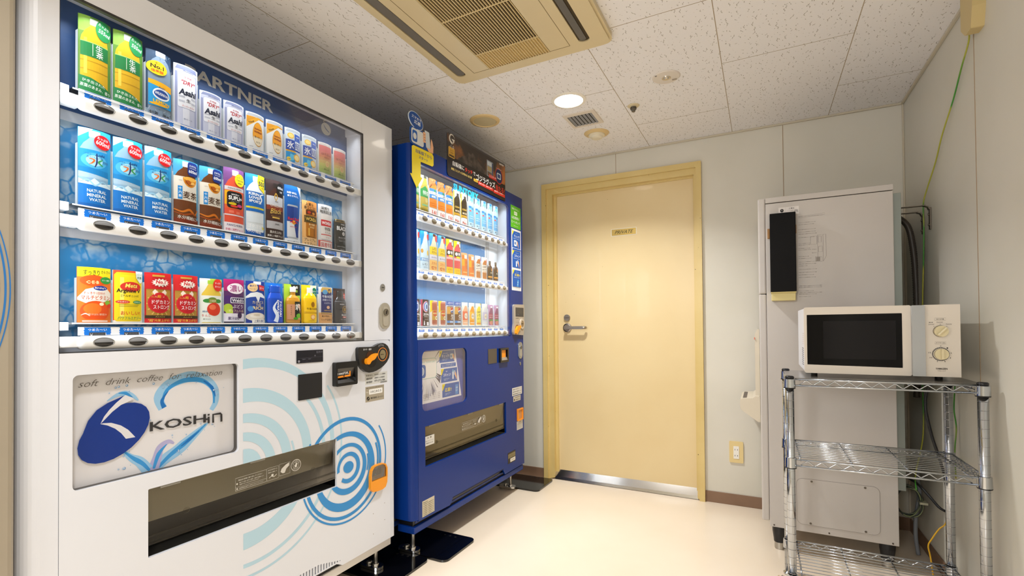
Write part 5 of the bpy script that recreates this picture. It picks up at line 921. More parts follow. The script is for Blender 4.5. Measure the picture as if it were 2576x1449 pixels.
for k, (ya_, yb2, t1_, t2_) in enumerate(((862, 919, 'キャンペーンを', 'チェック!'), (765, 831, '買って', 'スキャン!'), (693, 757, '', '応募!!'))):
    sh = (890-(ya_+yb2)/2)*.235; xa, xb = 1908+sh*.55, 2036+sh
    ps += [('R', xa, ya_, xb, yb2, HB), ('G', [(xa, yb2), (xa+24, yb2), (xa+5, yb2-30), (xa, yb2-30)], '#f4de1c'), ('T', str(k+1), xa+7, yb2-10, 5, 9, '#6a6a30')]
    if t1_: ps.append(('T', t1_, xa+48, yb2-14, 36 if k == 0 else 16, 6, '#fff'))
    ps += [('T', t2_, xa+50, (ya_+yb2)/2+2, 62 if k < 2 else 56, 16 if k < 2 else 20, '#ffffff' if k < 2 else '#f4de1c', 0, .025), ('T', '飲料自動販売機で商品を買って', xa+48, ya_+16, 52, 4, '#c8d8ee'), ('T', '応募しよう', xa+40, ya_+10, 34, 4, '#c8d8ee')]
    if k == 0: ps += [('R', xb-38, ya_+14, xb-14, ya_+40, '#d8e0ea', 5), ('E', xb-29, ya_+27, 6, 7, '#5a7ab0')]+hand(xb-18, ya_+30, 1.2)
    if k == 1: ps += [('R', xb-42, ya_+10, xb-31, ya_+46, '#eaf0f8', 2), ('G', [(xb-42, ya_+46), (xb-31, ya_+46), (xb-36, ya_+60)], '#8fd4ea'), ('R', xb-28, ya_+30, xb-16, ya_+52, '#a8bcd8', 3)]+hand(xb-22, ya_+34, 1.3)
    if k == 2: ps += [('R', xb-34, ya_+4, xb-10, ya_+52, '#4a90d8', 2), ('T', '応募', xb-22, ya_+36, 18, 10, '#dce8f6'), ('T', '完了', xb-22, ya_+22, 18, 10, '#dce8f6')]
ps += [('R', 1918, 838, 2046, 856, HB, 3), ('T', 'キャンペーンの内容は掲示物をご確認ください', 1982, 850, 116, 4.5, '#dce8f6'), ('T', '飲料やおつりの取り忘れにご注意ください', 1980, 843, 104, 4, '#dce8f6')]
for q in range(4): ps.append(('T', '※キャンペーンの詳細や利用規約はホームページでご確認ください。応募期間', 1830, 724-8*q, 160, 4, '#8a8a96'))
art(b, ps, Txp(XB-.022), step=.004, bounds=(1736, 646, 2124, 936)); b.build('campaign_sheet', bm)
b = MB(Txp(XB)); b.prism(rrect(1.743, .652, 2.1165, .929, .030, 6), -.022, -.0098, mat('#132e74', .4), holes=[rrect(1.746, .6545, 2.1145, .9265, .030, 6)]); b.prism(sgn, -.0045, -.0035, GLASS); b.build('sign_window', bm)
bb = slot(bm, Txp(XB), 1.7645, 2.538, .4070, .5875, mat('#ac9f8f', .32, .2), 0); bb.build('delivery_flap', bm)
sticker(bm, Txp(XB-.004), 1768, 497, 1838, 540, mat('#d8d4cc', .4), [T_('注 意', 1800, 532, 36, 9, '#6a5a3a', 0, .02), T_('手を入れないでください', 1802, 518, 60, 5, '#5a5a5a'), T_('取出口には', 1802, 508, 50, 6, '#5a5a5a')])
b = MB(Txp(XB)); b.prism(rrect(2.3300, .8275, 2.4285, .9087, .002), 0, .003, mat('#57504a', .35, .3)); b.build('reader_plate', bm, bevel=.001)
b = MB(Txp(XB)); b.prism(rrect(2.4530, .8255, 2.5550, .9088, .003), 0, .014, mat('#15151a', .25), holes=[[(2.468, .838), (2.542, .838), (2.542, .898), (2.468, .898)]]); b.prism([(2.470, .852), (2.530, .852), (2.530, .896), (2.470, .896)], .002, .006, mat('#f0951c', .35)); b.add([(2.468, .838, .013), (2.542, .838, .013), (2.542, .854, .006), (2.468, .854, .006)], [(0, 1, 2, 3)], mat('#b8b0a8', .2, .6)); b.add([(2.468, .838, 0), (2.542, .838, 0), (2.542, .898, 0), (2.468, .898, 0)], [(0, 1, 2, 3)], BLACK); b.build('banknote_slot', bm)
b = MB(Txp(XB)); cpo = [(2.628, .985), (2.622, .998), (2.622, 1.010), (2.631, 1.050), (2.631, 1.158), (2.640, 1.168), (2.768, 1.171), (2.774, 1.164), (2.772, 1.040), (2.766, .990), (2.758, .978)]
b.prism(cpo[::-1], 0, .012, mat('#b9b0a4', .35, .3)); b.prism([(2.652, 1.094), (2.762, 1.094), (2.762, 1.150), (2.652, 1.150)], .012, .0128, mat('#3a3a3e', .2)); b.prism(ell(2.735, 1.050, .030, .032, 28), .012, .018, mat('#c8bba8', .3)); b.prism(ell(2.735, 1.050, .018, .020, 24), .018, .0186, mat('#a08c70', .3, .5)); b.prism([(2.716, 1.048), (2.745, 1.048), (2.745, 1.051), (2.716, 1.051)], .0186, .019, '#241a12'); b.prism(ell(2.672, 1.018, .028, .026, 24), .012, .0126, mat('#7a5c3c', .4))
art(b, [('T', '釣銭切れ', 2676, 1084, 40, 5, '#5a5248'), ('T', 'おつり・返却', 2676, 1058, 36, 4, '#5a5248'), ('T', '￥100', 2680, 1108, 30, 7, '#7a7a80')], Txp(XB+.0130)); b.build('coin_unit', bm, bevel=.002)
b = MB(Txp(XB+.0128)); b.prism([(2.636, .992), (2.650, .986), (2.664, .998), (2.706, 1.030), (2.700, 1.040), (2.660, 1.034), (2.640, 1.014)], 0, .012, mat('#f7a012', .3)); b.build('return_lever', bm, bevel=.003)
b = MB(Txp(XB)); b.prism(rrect(2.7040, .8320, 2.7600, .9360, .027, 7), 0, .005, mat('#9fa3a8', .3, .6)); b.prism(rrect(2.717, .843, 2.747, .915, .014, 7), .005, .0075, mat('#b4b7ba', .3, .6)); b.prism(ell(2.732, .902, .010, .011, 20), .0075, .010, mat('#6d6f72', .3, .9)); b.build('handle_lock', bm, bevel=.0015)
b = MB(Txp(XB)); b.prism(ell(2.7316, .801, .0085, .011, 20), 0, .003, mat('#8d9096', .3, .8)); b.build('small_lock', bm)
sticker(bm, Txp(XB), 2620, 611, 2754, 659, mat('#d2d0cc', .4), [T_('管理者名  株式会社コーシン', 2684, 648, 112, 6, '#4a4a4a'), T_('連絡先住所 兵庫県たつの市', 2684, 634, 112, 6, '#4a4a4a'), T_('連絡先電話番号 079-277', 2684, 620, 112, 6, '#4a4a4a')])
sticker(bm, Txp(XB), 2634, 574, 2734, 607, mat('#bcb6aa', .4), [T_('382856', 2690, 598, 70, 6, '#5a554c'), ('E', 2648, 585, 6, 6, '#2a2722'), T_('株式会社コーシン', 2698, 584, 64, 6, '#2a2722')])
b = MB(Txp(XB)); b.prism([(2.681, .450), (2.758, .450), (2.758, .524), (2.681, .524)], 0, .008, mat('#f0941c', .3), holes=[[(2.690, .458), (2.750, .458), (2.750, .516), (2.690, .516)]]); b.prism([(2.690, .458), (2.750, .458), (2.750, .516), (2.690, .516)], .0006, .002, mat('#c98a52', .3)); b.build('coin_return_cup', bm, bevel=.002)
sticker(bm, Txp(XB), 2679, 394, 2762, 447, mat('#cfccc6', .4), [T_('注意', 2720, 440, 24, 7, '#3a3a3a', 0, .02)]+[T_('硬貨返却口に物を入れないで', 2720, 428-8*q, 70, 4, '#6a6a6a') for q in range(4)])
sticker(bm, Txp(XB+.0008), 2556, 217, 2654, 282, mat('#1a1510', .3), [('R', 2560, 248, 2652, 272, '#8f835f'), T_('清涼飲料自動販売機 型式', 2606, 262, 80, 5, '#5a5238'), T_('製造番号 全国清涼飲料', 2606, 254, 80, 4, '#5a5238'), ('R', 2586, 222, 2652, 243, '#e6ded2'), T_('||||||||||||', 2620, 233, 44, 9, '#8a8478')])
sticker(bm, Txp(XB+.0008), 1740, 190, 1829, 260, mat('#cdc2a8', .45), [T_('Panasonic', 1762, 252, 34, 6, '#3a352c', 0, .01)]+[T_('形名 定格電圧 100V 定格周波数 50/60Hz', 1784, 244-8*q, 76, 4, '#5a5244') for q in range(7)])
sticker(bm, Txp(XB), 2621, 1640, 2756, 1777, mat('#5cb81e', .4), [T_('地球にやさしい', 2686, 1758, 100, 12, '#eaf6dc', 0, .01), ('R', 2665, 1722, 2708, 1744, '#eaf6dc', 3), T_('省エネ', 2686, 1733, 34, 12, '#5cb81e', 0, .01), T_('LED照明と', 2686, 1704, 104, 18, '#f2f9ea', 0, .02), T_('ヒートポンプ', 2688, 1678, 112, 18, '#f2f9ea', 0, .02), T_('環境対応自販機', 2688, 1654, 60, 5, '#d8eec0')])
st = []
for k, (yb2, t_) in enumerate(((1622, 'チェック!'), (1500, 'スキャン!'), (1382, '応募!!'))):
    st += [('R', 2637, yb2-104, 2748, yb2, HB), ('G', [(2637, yb2), (2662, yb2), (2637, yb2-30)], '#f4de1c'), T_(t_, 2700, yb2-30, 72, 17, '#ffffff' if k < 2 else '#f4de1c', 0, .02), T_('キャンペーン', 2704, yb2-12, 44, 5, '#dce8f6'), T_('自動販売機で商品を', 2694, yb2-46, 84, 4, '#dce8f6')]
    if k == 0: st += [('R', 2660, yb2-92, 2698, yb2-56, '#e8eef4', 7), ('E', 2676, yb2-74, 9, 10, '#4a6aa8')]+hand(2700, yb2-70, 1.4)
    if k == 1: st += [('R', 2682, yb2-96, 2696, yb2-62, '#eaf0f8', 2), ('R', 2700, yb2-76, 2714, yb2-54, '#b8c8e0', 3)]+hand(2708, yb2-70, 1.4)
    if k == 2: st += [('G', [(2690, yb2-102), (2712, yb2-100), (2718, yb2-58), (2700, yb2-60)], '#4aa0e0'), T_('応募', 2704, yb2-74, 14, 9, '#e8f0f8'), T_('完了', 2703, yb2-88, 14, 9, '#e8f0f8')]
st += [('R', 2637, 1504, 2748, 1514, HB)]+[T_('※キャンペーンの詳細は掲示物をご確認ください', 2692, 1270+8-8*q, 108, 3.5, '#9a9aa4') for q in range(2)]
sticker(bm, Txp(XB), 2628, 1255, 2757, 1634, mat('#e6e7ec', .4), st)
foot(bm, XB-.085, 1.78, .131); foot(bm, XB-.085, 2.92-.17, .131)
for q in (1.80, 2.70): b = MB(); b.tube([(XB-.60, q, .0), (XB-.60, q, .142)], .012, STEEL, 10); b.build('rear_foot', bm)
display_lights(XB, by0, by1, bz0, bz1, BR, .52)

# boards standing on / stuck to the blue machine
b = MB(Txp(XB+.004)); gp = rrect(1.948, 1.772, 2.546, 1.992, .014, 4); gp = [(1.948, 1.786), (1.960, 1.772), (2.540, 1.784), (2.546, 1.790), (2.546, 1.988), (2.538, 1.997), (1.958, 1.984), (1.948, 1.976)]
b.prism(gp, -.003, 0, mat('#2b2320', .35))
mo = [('G', [(1950, 1780), (2546, 1790), (2546, 1985), (1950, 1975)], '#33291f')]
SMK = noisy('poster_smoke', '#2a201b', '#b06a26', 5.5, .5, lo=.50, hi=.68); SM2 = noisy('poster_rock', '#17120f', '#55483f', 26., .5, lo=.40, hi=.62)
mo = [('G', [(1950, 1780), (2546, 1790), (2546, 1985), (1950, 1975)], SMK)]
jag = [(2030, 1868)]+[(2040+12.5*k, 1880+62*math.sin(PI*(k+.5)/24)**1.3+random.uniform(-9, 9)) for k in range(24)]+[(2335, 1868)]
mo.append(('G', jag, SM2))
mo += [('R', 2330, 1868, 2400, 1962, '#8f9aa8', 2), ('R', 2336, 1935, 2384, 1956, '#c3ccd4'), ('R', 2336, 1905, 2384, 1930, '#a8966c'), ('R', 2336, 1876, 2384, 1900, '#6b5a48'), ('R', 2388, 1870, 2398, 1958, '#2a3460'), ('R', 1950, 1772, 2546, 1872, '#231b18')]
mo += [('R', 1958, 1866, 2012, 1916, '#c89a34', 5), ('T', 'ゴジラ', 1985, 1906, 30, 9, '#3a2810', 0, .01), ('T', '70周年', 1985, 1895, 34, 8, '#3a2810', 0, .01), ('T', '記念作品', 1985, 1884, 40, 8, '#3a2810', 0, .01), ('R', 1963, 1870, 2008, 1878, '#3a2810'), ('T', '大ヒット', 1985, 1874, 36, 5, '#e8c880'),
       ('S', [(2012, 1968), (1998, 1980), (1978, 1978), (1968, 1962), (1974, 1946), (1992, 1938)], (1, 8, 12), '#d8d2c8'), ('G', [(1984, 1960), (2012, 1962), (2008, 1948), (1996, 1936), (1998, 1950)], '#d8d2c8'), ('T', '-1.0', 1986, 1926, 40, 15, '#d8d2c8', 0, -.01)]
mo += [('T', '自販機に', 2045, 1848, 104, 24, '#f4f2ee', 0, .03), ('T', 'タッチ', 2142, 1846, 74, 23, '#e03420', 0, .03), ('T', 'で', 2196, 1846, 22, 19, '#f4f2ee', 0, .02), ('T', 'ゴジラグッズ', 2318, 1836, 208, 36, '#f8f6f2', 0, .035), ('T', '当たる!', 2482, 1828, 108, 36, '#e03420', 0, .035), ('T', '期間ごとにグッズが変わる 全三弾', 2075, 1818, 190, 12, '#f0d070', 0, .015), ('R', 2190, 1806, 2232, 1820, '#e8b838', 2), ('T', '応募期間', 2211, 1813, 34, 8, '#3a2810'), ('R', 2236, 1800, 2400, 1818, '#c02a1c'), ('T', '第1弾 9.4(水)〜  第2弾 10.8(火)〜', 2318, 1809, 150, 8, '#f4f2ee'), ('R', 2404, 1796, 2540, 1814, '#c02a1c'), ('T', '第3弾 11.5(火)〜', 2470, 1805, 112, 8, '#f4f2ee'), ('T', 'SUNTORY', 2502, 1977, 56, 10, '#f0ece4', .02, .02),
       ('E', 2468, 1905, 45, 46, '#c0301c'), ('E', 2468, 1905, 40, 41, '#1e2c58'), ('R', 2444, 1888, 2492, 1922, '#cdd6e2', 8), ('R', 2450, 1894, 2486, 1916, '#3a4c80', 5), ('T', 'ここにタッチ!', 2396, 1878, 78, 12, '#f4f2ee', 0, .02), ('T', 'ここにタッチ', 2468, 1942, 60, 7, '#f4f2ee')]
i_ = [k for k, q in enumerate(mo) if q[0] == 'T' and q[1] == 'ここにタッチ!'][0]; mo.insert(i_, ('R', 2352, 1868, 2438, 1888, '#c8281c', 2))
mo = [(('T',)+(q[1], q[2], q[3]+(q[2]-2247)*.020)+tuple(q[4:7])+((q[7] if len(q) > 7 else 0)+.02,)+tuple(q[8:])) if q[0] == 'T' else q for q in mo]
art(b, mo, Txp(XB+.004), step=.002, bounds=(1950, 1776, 2544, 1990)); o = b.build('movie_campaign_board'); tag(o, 'dark movie prize campaign board standing on top front of the blue machine', 'poster')
b = MB(); b.tube([(XB-.002, 2.10, 1.848), (XB-.002, 2.10, 1.86)], .002, BLACK, 6); 
b = MB(Txp(XB+.004)); yl = '#f2dc1e'; ye = [(1.681, 1.826), (1.690, 1.832), (1.826, 1.836), (1.836, 1.826), (1.8365, 1.785), (1.828, 1.777), (1.740, 1.7735), (1.7395, 1.704), (1.752, 1.703), (1.7115, 1.650), (1.668, 1.703), (1.681, 1.704)]
b.prism(ye[::-1], -.002, 0, yl); art(b, [('T', '自販機下から', 1764, 1814, 118, 17, '#17478c', .02, .02), ('T', 'スタート', 1760, 1792, 66, 14, '#17478c', .02, .02)], Txp(XB+.004))
cb = rrect(1.668, 1.836, 1.802, 1.915, .016, 4); b.prism(cb, -.003, -.001, '#0f4a9c'); b.prism(ell(1.708, 1.945, .052, .036, 30, -.25), -.003, .0002, '#cfd8e4'); b.prism(ell(1.708, 1.945, .049, .033, 30, -.25), -.001, .0006, '#0f4a9c'); b.prism([(1.70, 1.925), (1.735, 1.918), (1.690, 1.900)], -.001, .0004, '#0f4a9c')
art(b, [('R', 1675, 1842, 1762, 1908, '#d9dde0', 12), ('R', 1682, 1850, 1716, 1900, '#1f5db4', 9), ('E', 1699, 1875, 12, 14, '#d9dde0'), ('T', 'スマホで', 1712, 1957, 68, 13, '#eef2f6', -.06, .015), ('T', '応募', 1718, 1938, 46, 18, '#eef2f6', -.06, .03)], Txp(XB+.004), step=.01, h0=.7)
b.prism([(1.770, 1.925), (1.802, 1.925), (1.812, 1.850), (1.780, 1.850)], 0, .0014, mat('#c3cad0', .3)); b.prism([(1.786, 1.850), (1.812, 1.850), (1.818, 1.900), (1.826, 1.890), (1.834, 1.868), (1.832, 1.838), (1.800, 1.836)], -.0005, .0012, mat('#e8ae84', .5))
for k in range(4): b.prism(rrect(1.757, 1.868+.012*k, 1.776, 1.878+.012*k, .004, 3), 0, .0018, mat('#e8ae84', .5))
o = b.build('campaign_arrow_sign'); tag(o, 'yellow down arrow sign with blue phone speech balloon on the blue machine corner', 'sign')

# ---- samples in the blue machine
def card2(w, h, ops): return ('card', w, h, ops)
def tokucha(): return card2(63, 178, [('R', -33, 0, 33, 180, '#cfd3c4')]+bot(0, 22, 58, 156, '#c3ae4c', '#55554a', .34, .66)+[('R', -29, 76, 29, 112, '#2f9a4c'), ('G', [(-29, 110), (0, 130), (29, 110)], '#2f9a4c'), T_('特茶', 6, 96, 44, 22, '#f2f6ec', 0, .02), ('E', 8, 62, 10, 12, '#d8c878'), ('R', -20, 34, 20, 42, '#78b888'), ('R', -33, 0, 33, 24, '#a8922c'), T_('脂肪分解', 0, 14, 50, 11, '#3a3410', 0, .02)])
def yasashii(): return card2(63, 180, [('R', -33, 0, 33, 182, '#f0ece8'), ('R', -33, 130, 33, 182, '#c98c54')]+[('E', random.uniform(-30, 30), random.uniform(135, 178), 5, 4, random.choice(('#e0a868', '#a8683c', '#8a5030')), random.uniform(0, 3)) for _ in range(16)]+bot(0, 40, 58, 118, '#f08a2c', '#c87434', .5, .8)+[('R', -29, 84, 29, 132, '#3f8ed0'), ('R', -29, 104, 29, 118, '#eef0f0'), ('G', [(-2, 128), (8, 132), (16, 124), (8, 116), (0, 120)], '#2f9a5c'), T_('やさしい麦茶', 0, 111, 52, 10, '#3a2c28', 0, .02), T_('600', -3, 94, 30, 11, '#f4f6f8', 0, .02), ('R', -27, 60, 27, 62, '#d8701c'), ('R', -27, 50, 27, 52, '#d8701c'), ('E', 22, 168, 10, 9, '#2f7ac8'), ('R', -33, 0, 33, 36, '#f4efec'), T_('160', 4, 18, 40, 20, '#d8483c', 0, .01)])
def craft(): return card2(63, 180, [('R', -33, 0, 33, 182, '#f0ebe6'), ('R', -33, 40, -24, 170, '#e8c83c')]+bot(0, 44, 54, 116, '#2a241f', '#3a3430', .36)+[('R', -27, 74, 27, 96, '#3a2e14'), T_('CRAFT', 0, 88, 46, 9, '#d8b04c', 0, .02), T_('BOSS', 0, 68, 40, 10, '#e8d8b0', 0, .02), ('R', -27, 46, 27, 58, '#c89a2c'), T_('No.', 0, 16, 40, 18, '#b83a34', 0, .01), T_('甘くない', 0, 32, 24, 5, '#5a4a42')])
def tennen(): return card2(58, 182, [('R', -33, 0, 33, 184, '#b9dcf0')]+bot(0, 34, 50, 146, '#6cb2e0', '#1f7fd0', .44)+[('G', [(-25, 140), (-12, 154), (0, 140), (14, 156), (25, 138), (25, 120), (-25, 120)], '#a4d4f0'), ('R', -25, 112, -6, 122, '#1f74c4'), T_('天然水', 8, 110, 28, 12, '#16305c', 0, .01), ('E', -14, 96, 8, 4, '#e04848'), T_('サントリー', 6, 92, 24, 5, '#6a7a8a'), ('R', -20, 66, 20, 68, '#e6f4fb'), ('R', -20, 54, 20, 56, '#e6f4fb'), T_('濃くも', -2, 24, 32, 8, '#5a6068'), T_('澄む', 4, 12, 24, 8, '#5a6068')])
def spark(): return card2(63, 184, [('R', -33, 0, 33, 186, '#1c8fd0')]+bot(0, 24, 58, 158, '#d2e8f2', '#eaf2f6', .32, .60)+[('E', 20, 84, 9, 13, '#f2c62c'), ('E', -22, 90, 7, 10, '#d8a24c'), ('R', -29, 44, 29, 58, '#2a94d4'), T_('SPARKLING', 2, 51, 56, 11, '#f4f8fb', 0, .015), ('R', -33, 0, 33, 42, '#cfe6f2'), T_('レモン', -2, 28, 36, 10, '#1c4a74', 0, .01), T_('スパイシー', 4, 14, 36, 9, '#1c4a74', 0, .01), ('E', 22, 160, 13, 14, '#d83a34')])
def lemons(): return card2(62, 184, [('R', -33, 0, 33, 186, '#3e9cd4')]+bot(0, 30, 58, 152, '#d8d4b8', '#4a2a22', .34, .62)+[('R', -29, 82, 29, 120, '#f2d03c'), T_('レモン', 4, 110, 34, 13, '#2a2410', 0, .02), T_('スカッシュ', 4, 93, 46, 12, '#2a2410', 0, .02), ('R', -29, 58, 29, 80, '#dcdce4'), T_('まろやか', 0, 68, 40, 8, '#5a5a9a'), ('R', -33, 0, 33, 54, '#f0c074'), T_('スカッと', 2, 40, 44, 14, '#c83c1c', 0, .02), T_('爽快!', 0, 18, 44, 16, '#c83c1c', 0, .02), ('E', 18, 162, 14, 16, '#e0444a')])
def dekawi(): return card2(60, 178, [('R', -33, 0, 33, 180, '#f4cc1c')]+bot(0, 20, 56, 156, '#e0505c', '#f2e8dc', .34)+[('R', -28, 96, 28, 124, '#1c1818'), ('E', -14, 110, 9, 9, '#f4f0f0'), T_('W', 9, 110, 22, 18, '#ffffff', 0, .03), ('R', -16, 88, 24, 98, '#f4d820', 3), ('R', -28, 76, 28, 88, '#e8b8c0'), ('R', -33, 0, 33, 36, '#f4cc1c'), T_('ビタミン', 2, 24, 40, 11, '#c83c1c', 0, .02), T_('チャージ', 2, 10, 40, 10, '#c83c1c', 0, .02), ('E', 18, 158, 13, 14, '#2a2420'), ('E', 18, 158, 10, 11, '#e8e0d0')])
def iyemon(): return card2(58, 126, [('R', -33, 0, 33, 128, '#e8a070')]+can(0, 4, 52, 116, '#e88038', '#d8a070', .04)+[('R', -10, 96, 18, 116, '#f0e4d4'), ('R', -26, 56, -8, 92, '#f0b02c'), T_('紅茶', 12, 76, 22, 20, '#a8401c', 0, .01), T_('花伝', 12, 52, 22, 18, '#a8401c', 0, .01), ('R', -20, 20, 20, 26, '#f0c078')])
def crafttea(): return card2(58, 128, [('R', -33, 0, 33, 130, '#efe8e0')]+bot(0, 4, 44, 116, '#c07840', '#e8e4dc', .44)+[('R', -28, 40, 28, 84, '#ece4da'), T_('CRAFT', 0, 74, 44, 12, '#4a3a2c', .1, .015), T_('BOSS TEA', 0, 58, 44, 8, '#4a3a2c', .1), T_('紅茶派', 0, 44, 38, 10, '#d08a1c', 0, .02), ('E', 18, 108, 8, 12, '#e86a4c')])
def coffbot(): return ('body', 56, 124, prof_bottle(.0240, .116, .0095, .0105, .016, .64), [('R', -24, 24, 24, 82, '#1f1a18'), ('E', 4, 64, 8, 10, '#b8783c'), ('T', 'BOSS', 4, 46, 26, 8, '#e0d0b0', 0, .02), ('R', -24, 18, 24, 26, '#e09a3c')], mat('#4a2a1a', .2), mat('#5a544e', .3), None)
def zone(): return card2(62, 124, [('R', -33, 0, 33, 126, '#2a2238'), ('R', -33, 0, -22, 126, '#a8385c'), ('E', 0, 90, 20, 26, '#f0a8b8'), ('E', 2, 90, 17, 22, '#3a8ad0'), ('E', 4, 90, 13, 18, '#d8ecf8'), ('E', 5, 90, 8, 12, '#5a78b8'), T_('ZONe', 4, 54, 44, 10, '#f0f0f6', 0, .02), T_('ENERGY', 4, 43, 34, 5, '#c8c8d4'), T_('デジタル', 4, 30, 32, 7, '#b8b8c4'), ('G', [(-16, 4), (-8, 4), (-10, 24), (-14, 24)], '#f0f0f6'), ('R', 4, 2, 26, 18, '#e4e4ea')])
def deka(): return card2(60, 122, [('R', -33, 0, 33, 124, '#e8dcd8'), ('G', [(-33, 124), (-10, 124), (-20, 70), (-33, 60)], '#f4d01c')]+can(2, 4, 42, 114, '#b0584c', '#c88a7c', .05)+[('R', -19, 28, 23, 76, '#c89a3c'), ('E', 2, 60, 17, 14, '#d04028'), T_('DEKAVITA', 2, 60, 32, 8, '#f4e8a0', 0, .02), T_('C', 12, 38, 18, 20, '#f4f0e0', 0, .05), ('R', 18, 70, 26, 118, '#e06a4c')])
def pepsi(): return card2(62, 124, [('R', -33, 0, 33, 126, '#dfe4ec'), ('R', -33, 104, 33, 126, '#2a5cb0'), T_('人生マシマシ', 2, 115, 52, 11, '#f0f0f6', 0, .02)]+can(0, 2, 56, 100, '#6a3a24', '#8a8e98', .04)+[('R', -28, 60, -6, 96, '#d8a24c'), ('E', 8, 80, 15, 16, '#f0f0f2'), ('G', ell(8, 80, 14, 15, 20, 0, .2, PI+.2), '#c83038'), ('G', ell(8, 80, 14, 15, 20, 0, PI+.5, 2*PI-.1), '#2458a8'), T_('生', 12, 46, 30, 26, '#f4f4f6', 0, .03), ('R', -28, 14, 28, 26, '#3a8ad0'), T_('COLA', 6, 20, 34, 9, '#f4f8fb', 0, .03)])
def nchan(c1, c2, txt): return lambda: card2(58, 124, [('R', -33, 0, 33, 126, '#e8ece4')]+bot(0, 4, 48, 110, c1, '#e4e8e0', .40, .72)+[('R', -24, 30, 24, 76, c2), ('E', 2, 52, 15, 16, '#f2ead8'), T_(txt, 2, 52, 26, 11, '#4a3028', 0, .02), ('R', -20, 14, 20, 17, '#f4f0e4')])
def ccl(): return card2(58, 124, [('R', -33, 0, 33, 126, '#e8e8d8'), ('G', [(4, 126), (33, 126), (33, 100)], '#f0c81c')]+bot(0, 4, 44, 112, '#f0dc3c', '#f2efe0', .42)+[('R', -22, 24, 22, 84, '#f4e45c'), T_('CRAFT', 0, 76, 40, 10, '#3a3a1c', .1, .01), T_('レモン', 0, 58, 38, 14, '#2a6a34', 0, .02), T_('エード', 0, 38, 34, 12, '#2a6a34', 0, .02), ('R', -22, 8, 22, 16, '#e8903c')])
def grape(): return card2(58, 120, [('R', -33, 0, 33, 122, '#b890b8')]+bot(0, 4, 46, 108, '#8a4878', '#f2eef2', .40, .70)+[('R', -23, 40, 23, 70, '#a83c64'), T_('なっちゃん', 0, 60, 38, 8, '#f4e8f0', 0, .01), T_('GREEN DA·KA·RA', 0, 48, 40, 6, '#f0d8e4'), ('R', -23, 26, 23, 36, '#5a9a4c'), ('E', 0, 16, 20, 12, '#d88a7c')])
XBS = XB-.064
H1, H2, H3 = 'drink samples on the top shelf of the blue machine', 'drink samples on the middle shelf of the blue machine', 'drink samples on the bottom shelf of the blue machine'
def lab(items, shelf):
    out = []
    for key, spec, name, n in items:
        for j in range(n):
            pos = '' if n == 1 else (('left one of two ' if j == 0 else 'right one of two ') if n == 2 else ('leftmost of %s ' % {3: 'three', 5: 'five'}[n], 'second of %s ' % {3: 'three', 5: 'five'}[n], 'third of %s ' % {3: 'three', 5: 'five'}[n], 'fourth of five ', 'fifth of five ')[j])
            out.append((key, spec if j == 0 else None, '%s%s on the blue machine %s shelf' % (pos, name, shelf)))
    return out
place(lab([('a', tokucha, 'golden green tea bottle samples' , 2), ('b', yasashii, 'orange barley tea samples with blue label', 3), ('c', craft, 'black latte bottle samples', 2), ('d', tennen, 'pale blue mineral water samples', 5)], 'top'), BR[0][1]+.001, YB_, XBS, H1)
place(lab([('a', spark, 'blue sparkling lemon samples', 2), ('b', lemons, 'lemon squash samples with yellow label', 2), ('c', dekawi, 'red and yellow double vitamin samples', 2), ('d', iyemon, 'orange tea can samples', 2), ('e', crafttea, 'white craft tea samples', 2), ('f', coffbot, 'small dark coffee bottle samples', 2)], 'middle'), BR[1][1]+.001, YB_, XBS, H2)
place(lab([('a', zone, 'dark energy can samples', 2), ('b', deka, 'copper vitamin can samples', 2), ('c', pepsi, 'brown and blue cola can samples', 2), ('d', nchan('#f0b490', '#e86a4c', 'りんご'), 'peach coloured apple juice sample', 1), ('e', nchan('#f09c1c', '#f4b83c', 'みかん'), 'orange juice bottle sample', 1), ('f', ccl, 'yellow lemonade bottle sample', 1), ('g', nchan('#d8dce8', '#c4c0dc', 'カルピス'), 'white and lilac milk drink sample', 1), ('h', grape, 'purple grape drink samples', 2)], 'bottom'), BR[2][1]+.001, YB_, XBS, H3)

# ============================================================ ICE MACHINE
YI = 2.2635
GREY = noisy('ice_machine_paint', '#c9c2bc', '#c4bdb6', 3., .35, spots=(16., .022, '#6b6058', .62))
im = empty('ice_machine', (.22, 2.49, .1091), 'tall light grey ice machine standing behind the wire rack', 'ice machine')
b = MB(); b.box((.0185, YI, .2050), (.4420, 2.72, 1.5300), GREY); b.build('cabinet_body', im, bevel=.002)
b = MB(); b.box((.0185, YI-.002, 1.5325), (.4435, 2.722, 1.5545), GREY); b.build('top_cover', im, bevel=.002)
b = MB(); b.box((-.0098, YI+.001, 1.1590), (.0180, 2.718, 1.5545), GREY); b.build('upper_front_panel', im, bevel=.006, seg=3)
b = MB(); b.box((-.0098, YI+.001, .2255), (.0180, 2.718, 1.1575), GREY); b.build('lower_front_panel', im, bevel=.006, seg=3)
b = MB(); b.box((.443, YI+.012, .4100), (.4675, 2.700, 1.5210), mat('#8d948f', .4, .4)); b.build('rear_panel', im, bevel=.001)
b = MB(Tyn(YI)); o_ = rrect(.1139, .2338, .3860, .4169, .022, 6); i2 = rrect(.1149, .2348, .3850, .4159, .021, 6)
b.prism(o_, 0, .0004, mat('#6e665e', .5), holes=[i2], back=False); b.prism(i2, 0, .0012, GREY)
for x, z in ((.1665, .4085), (.3405, .4085), (.3405, .2420), (.1610, .2420)): b.prism(ell(x, z, .0042, .0042, 16), .0012, .0024, mat('#7c766e', .3, .8)); b.prism([(x-.0025, z-.0006), (x+.0025, z-.0006), (x+.0025, z+.0006), (x-.0025, z+.0006)], .0024, .0026, '#2a2622')
b.build('service_cover', im)
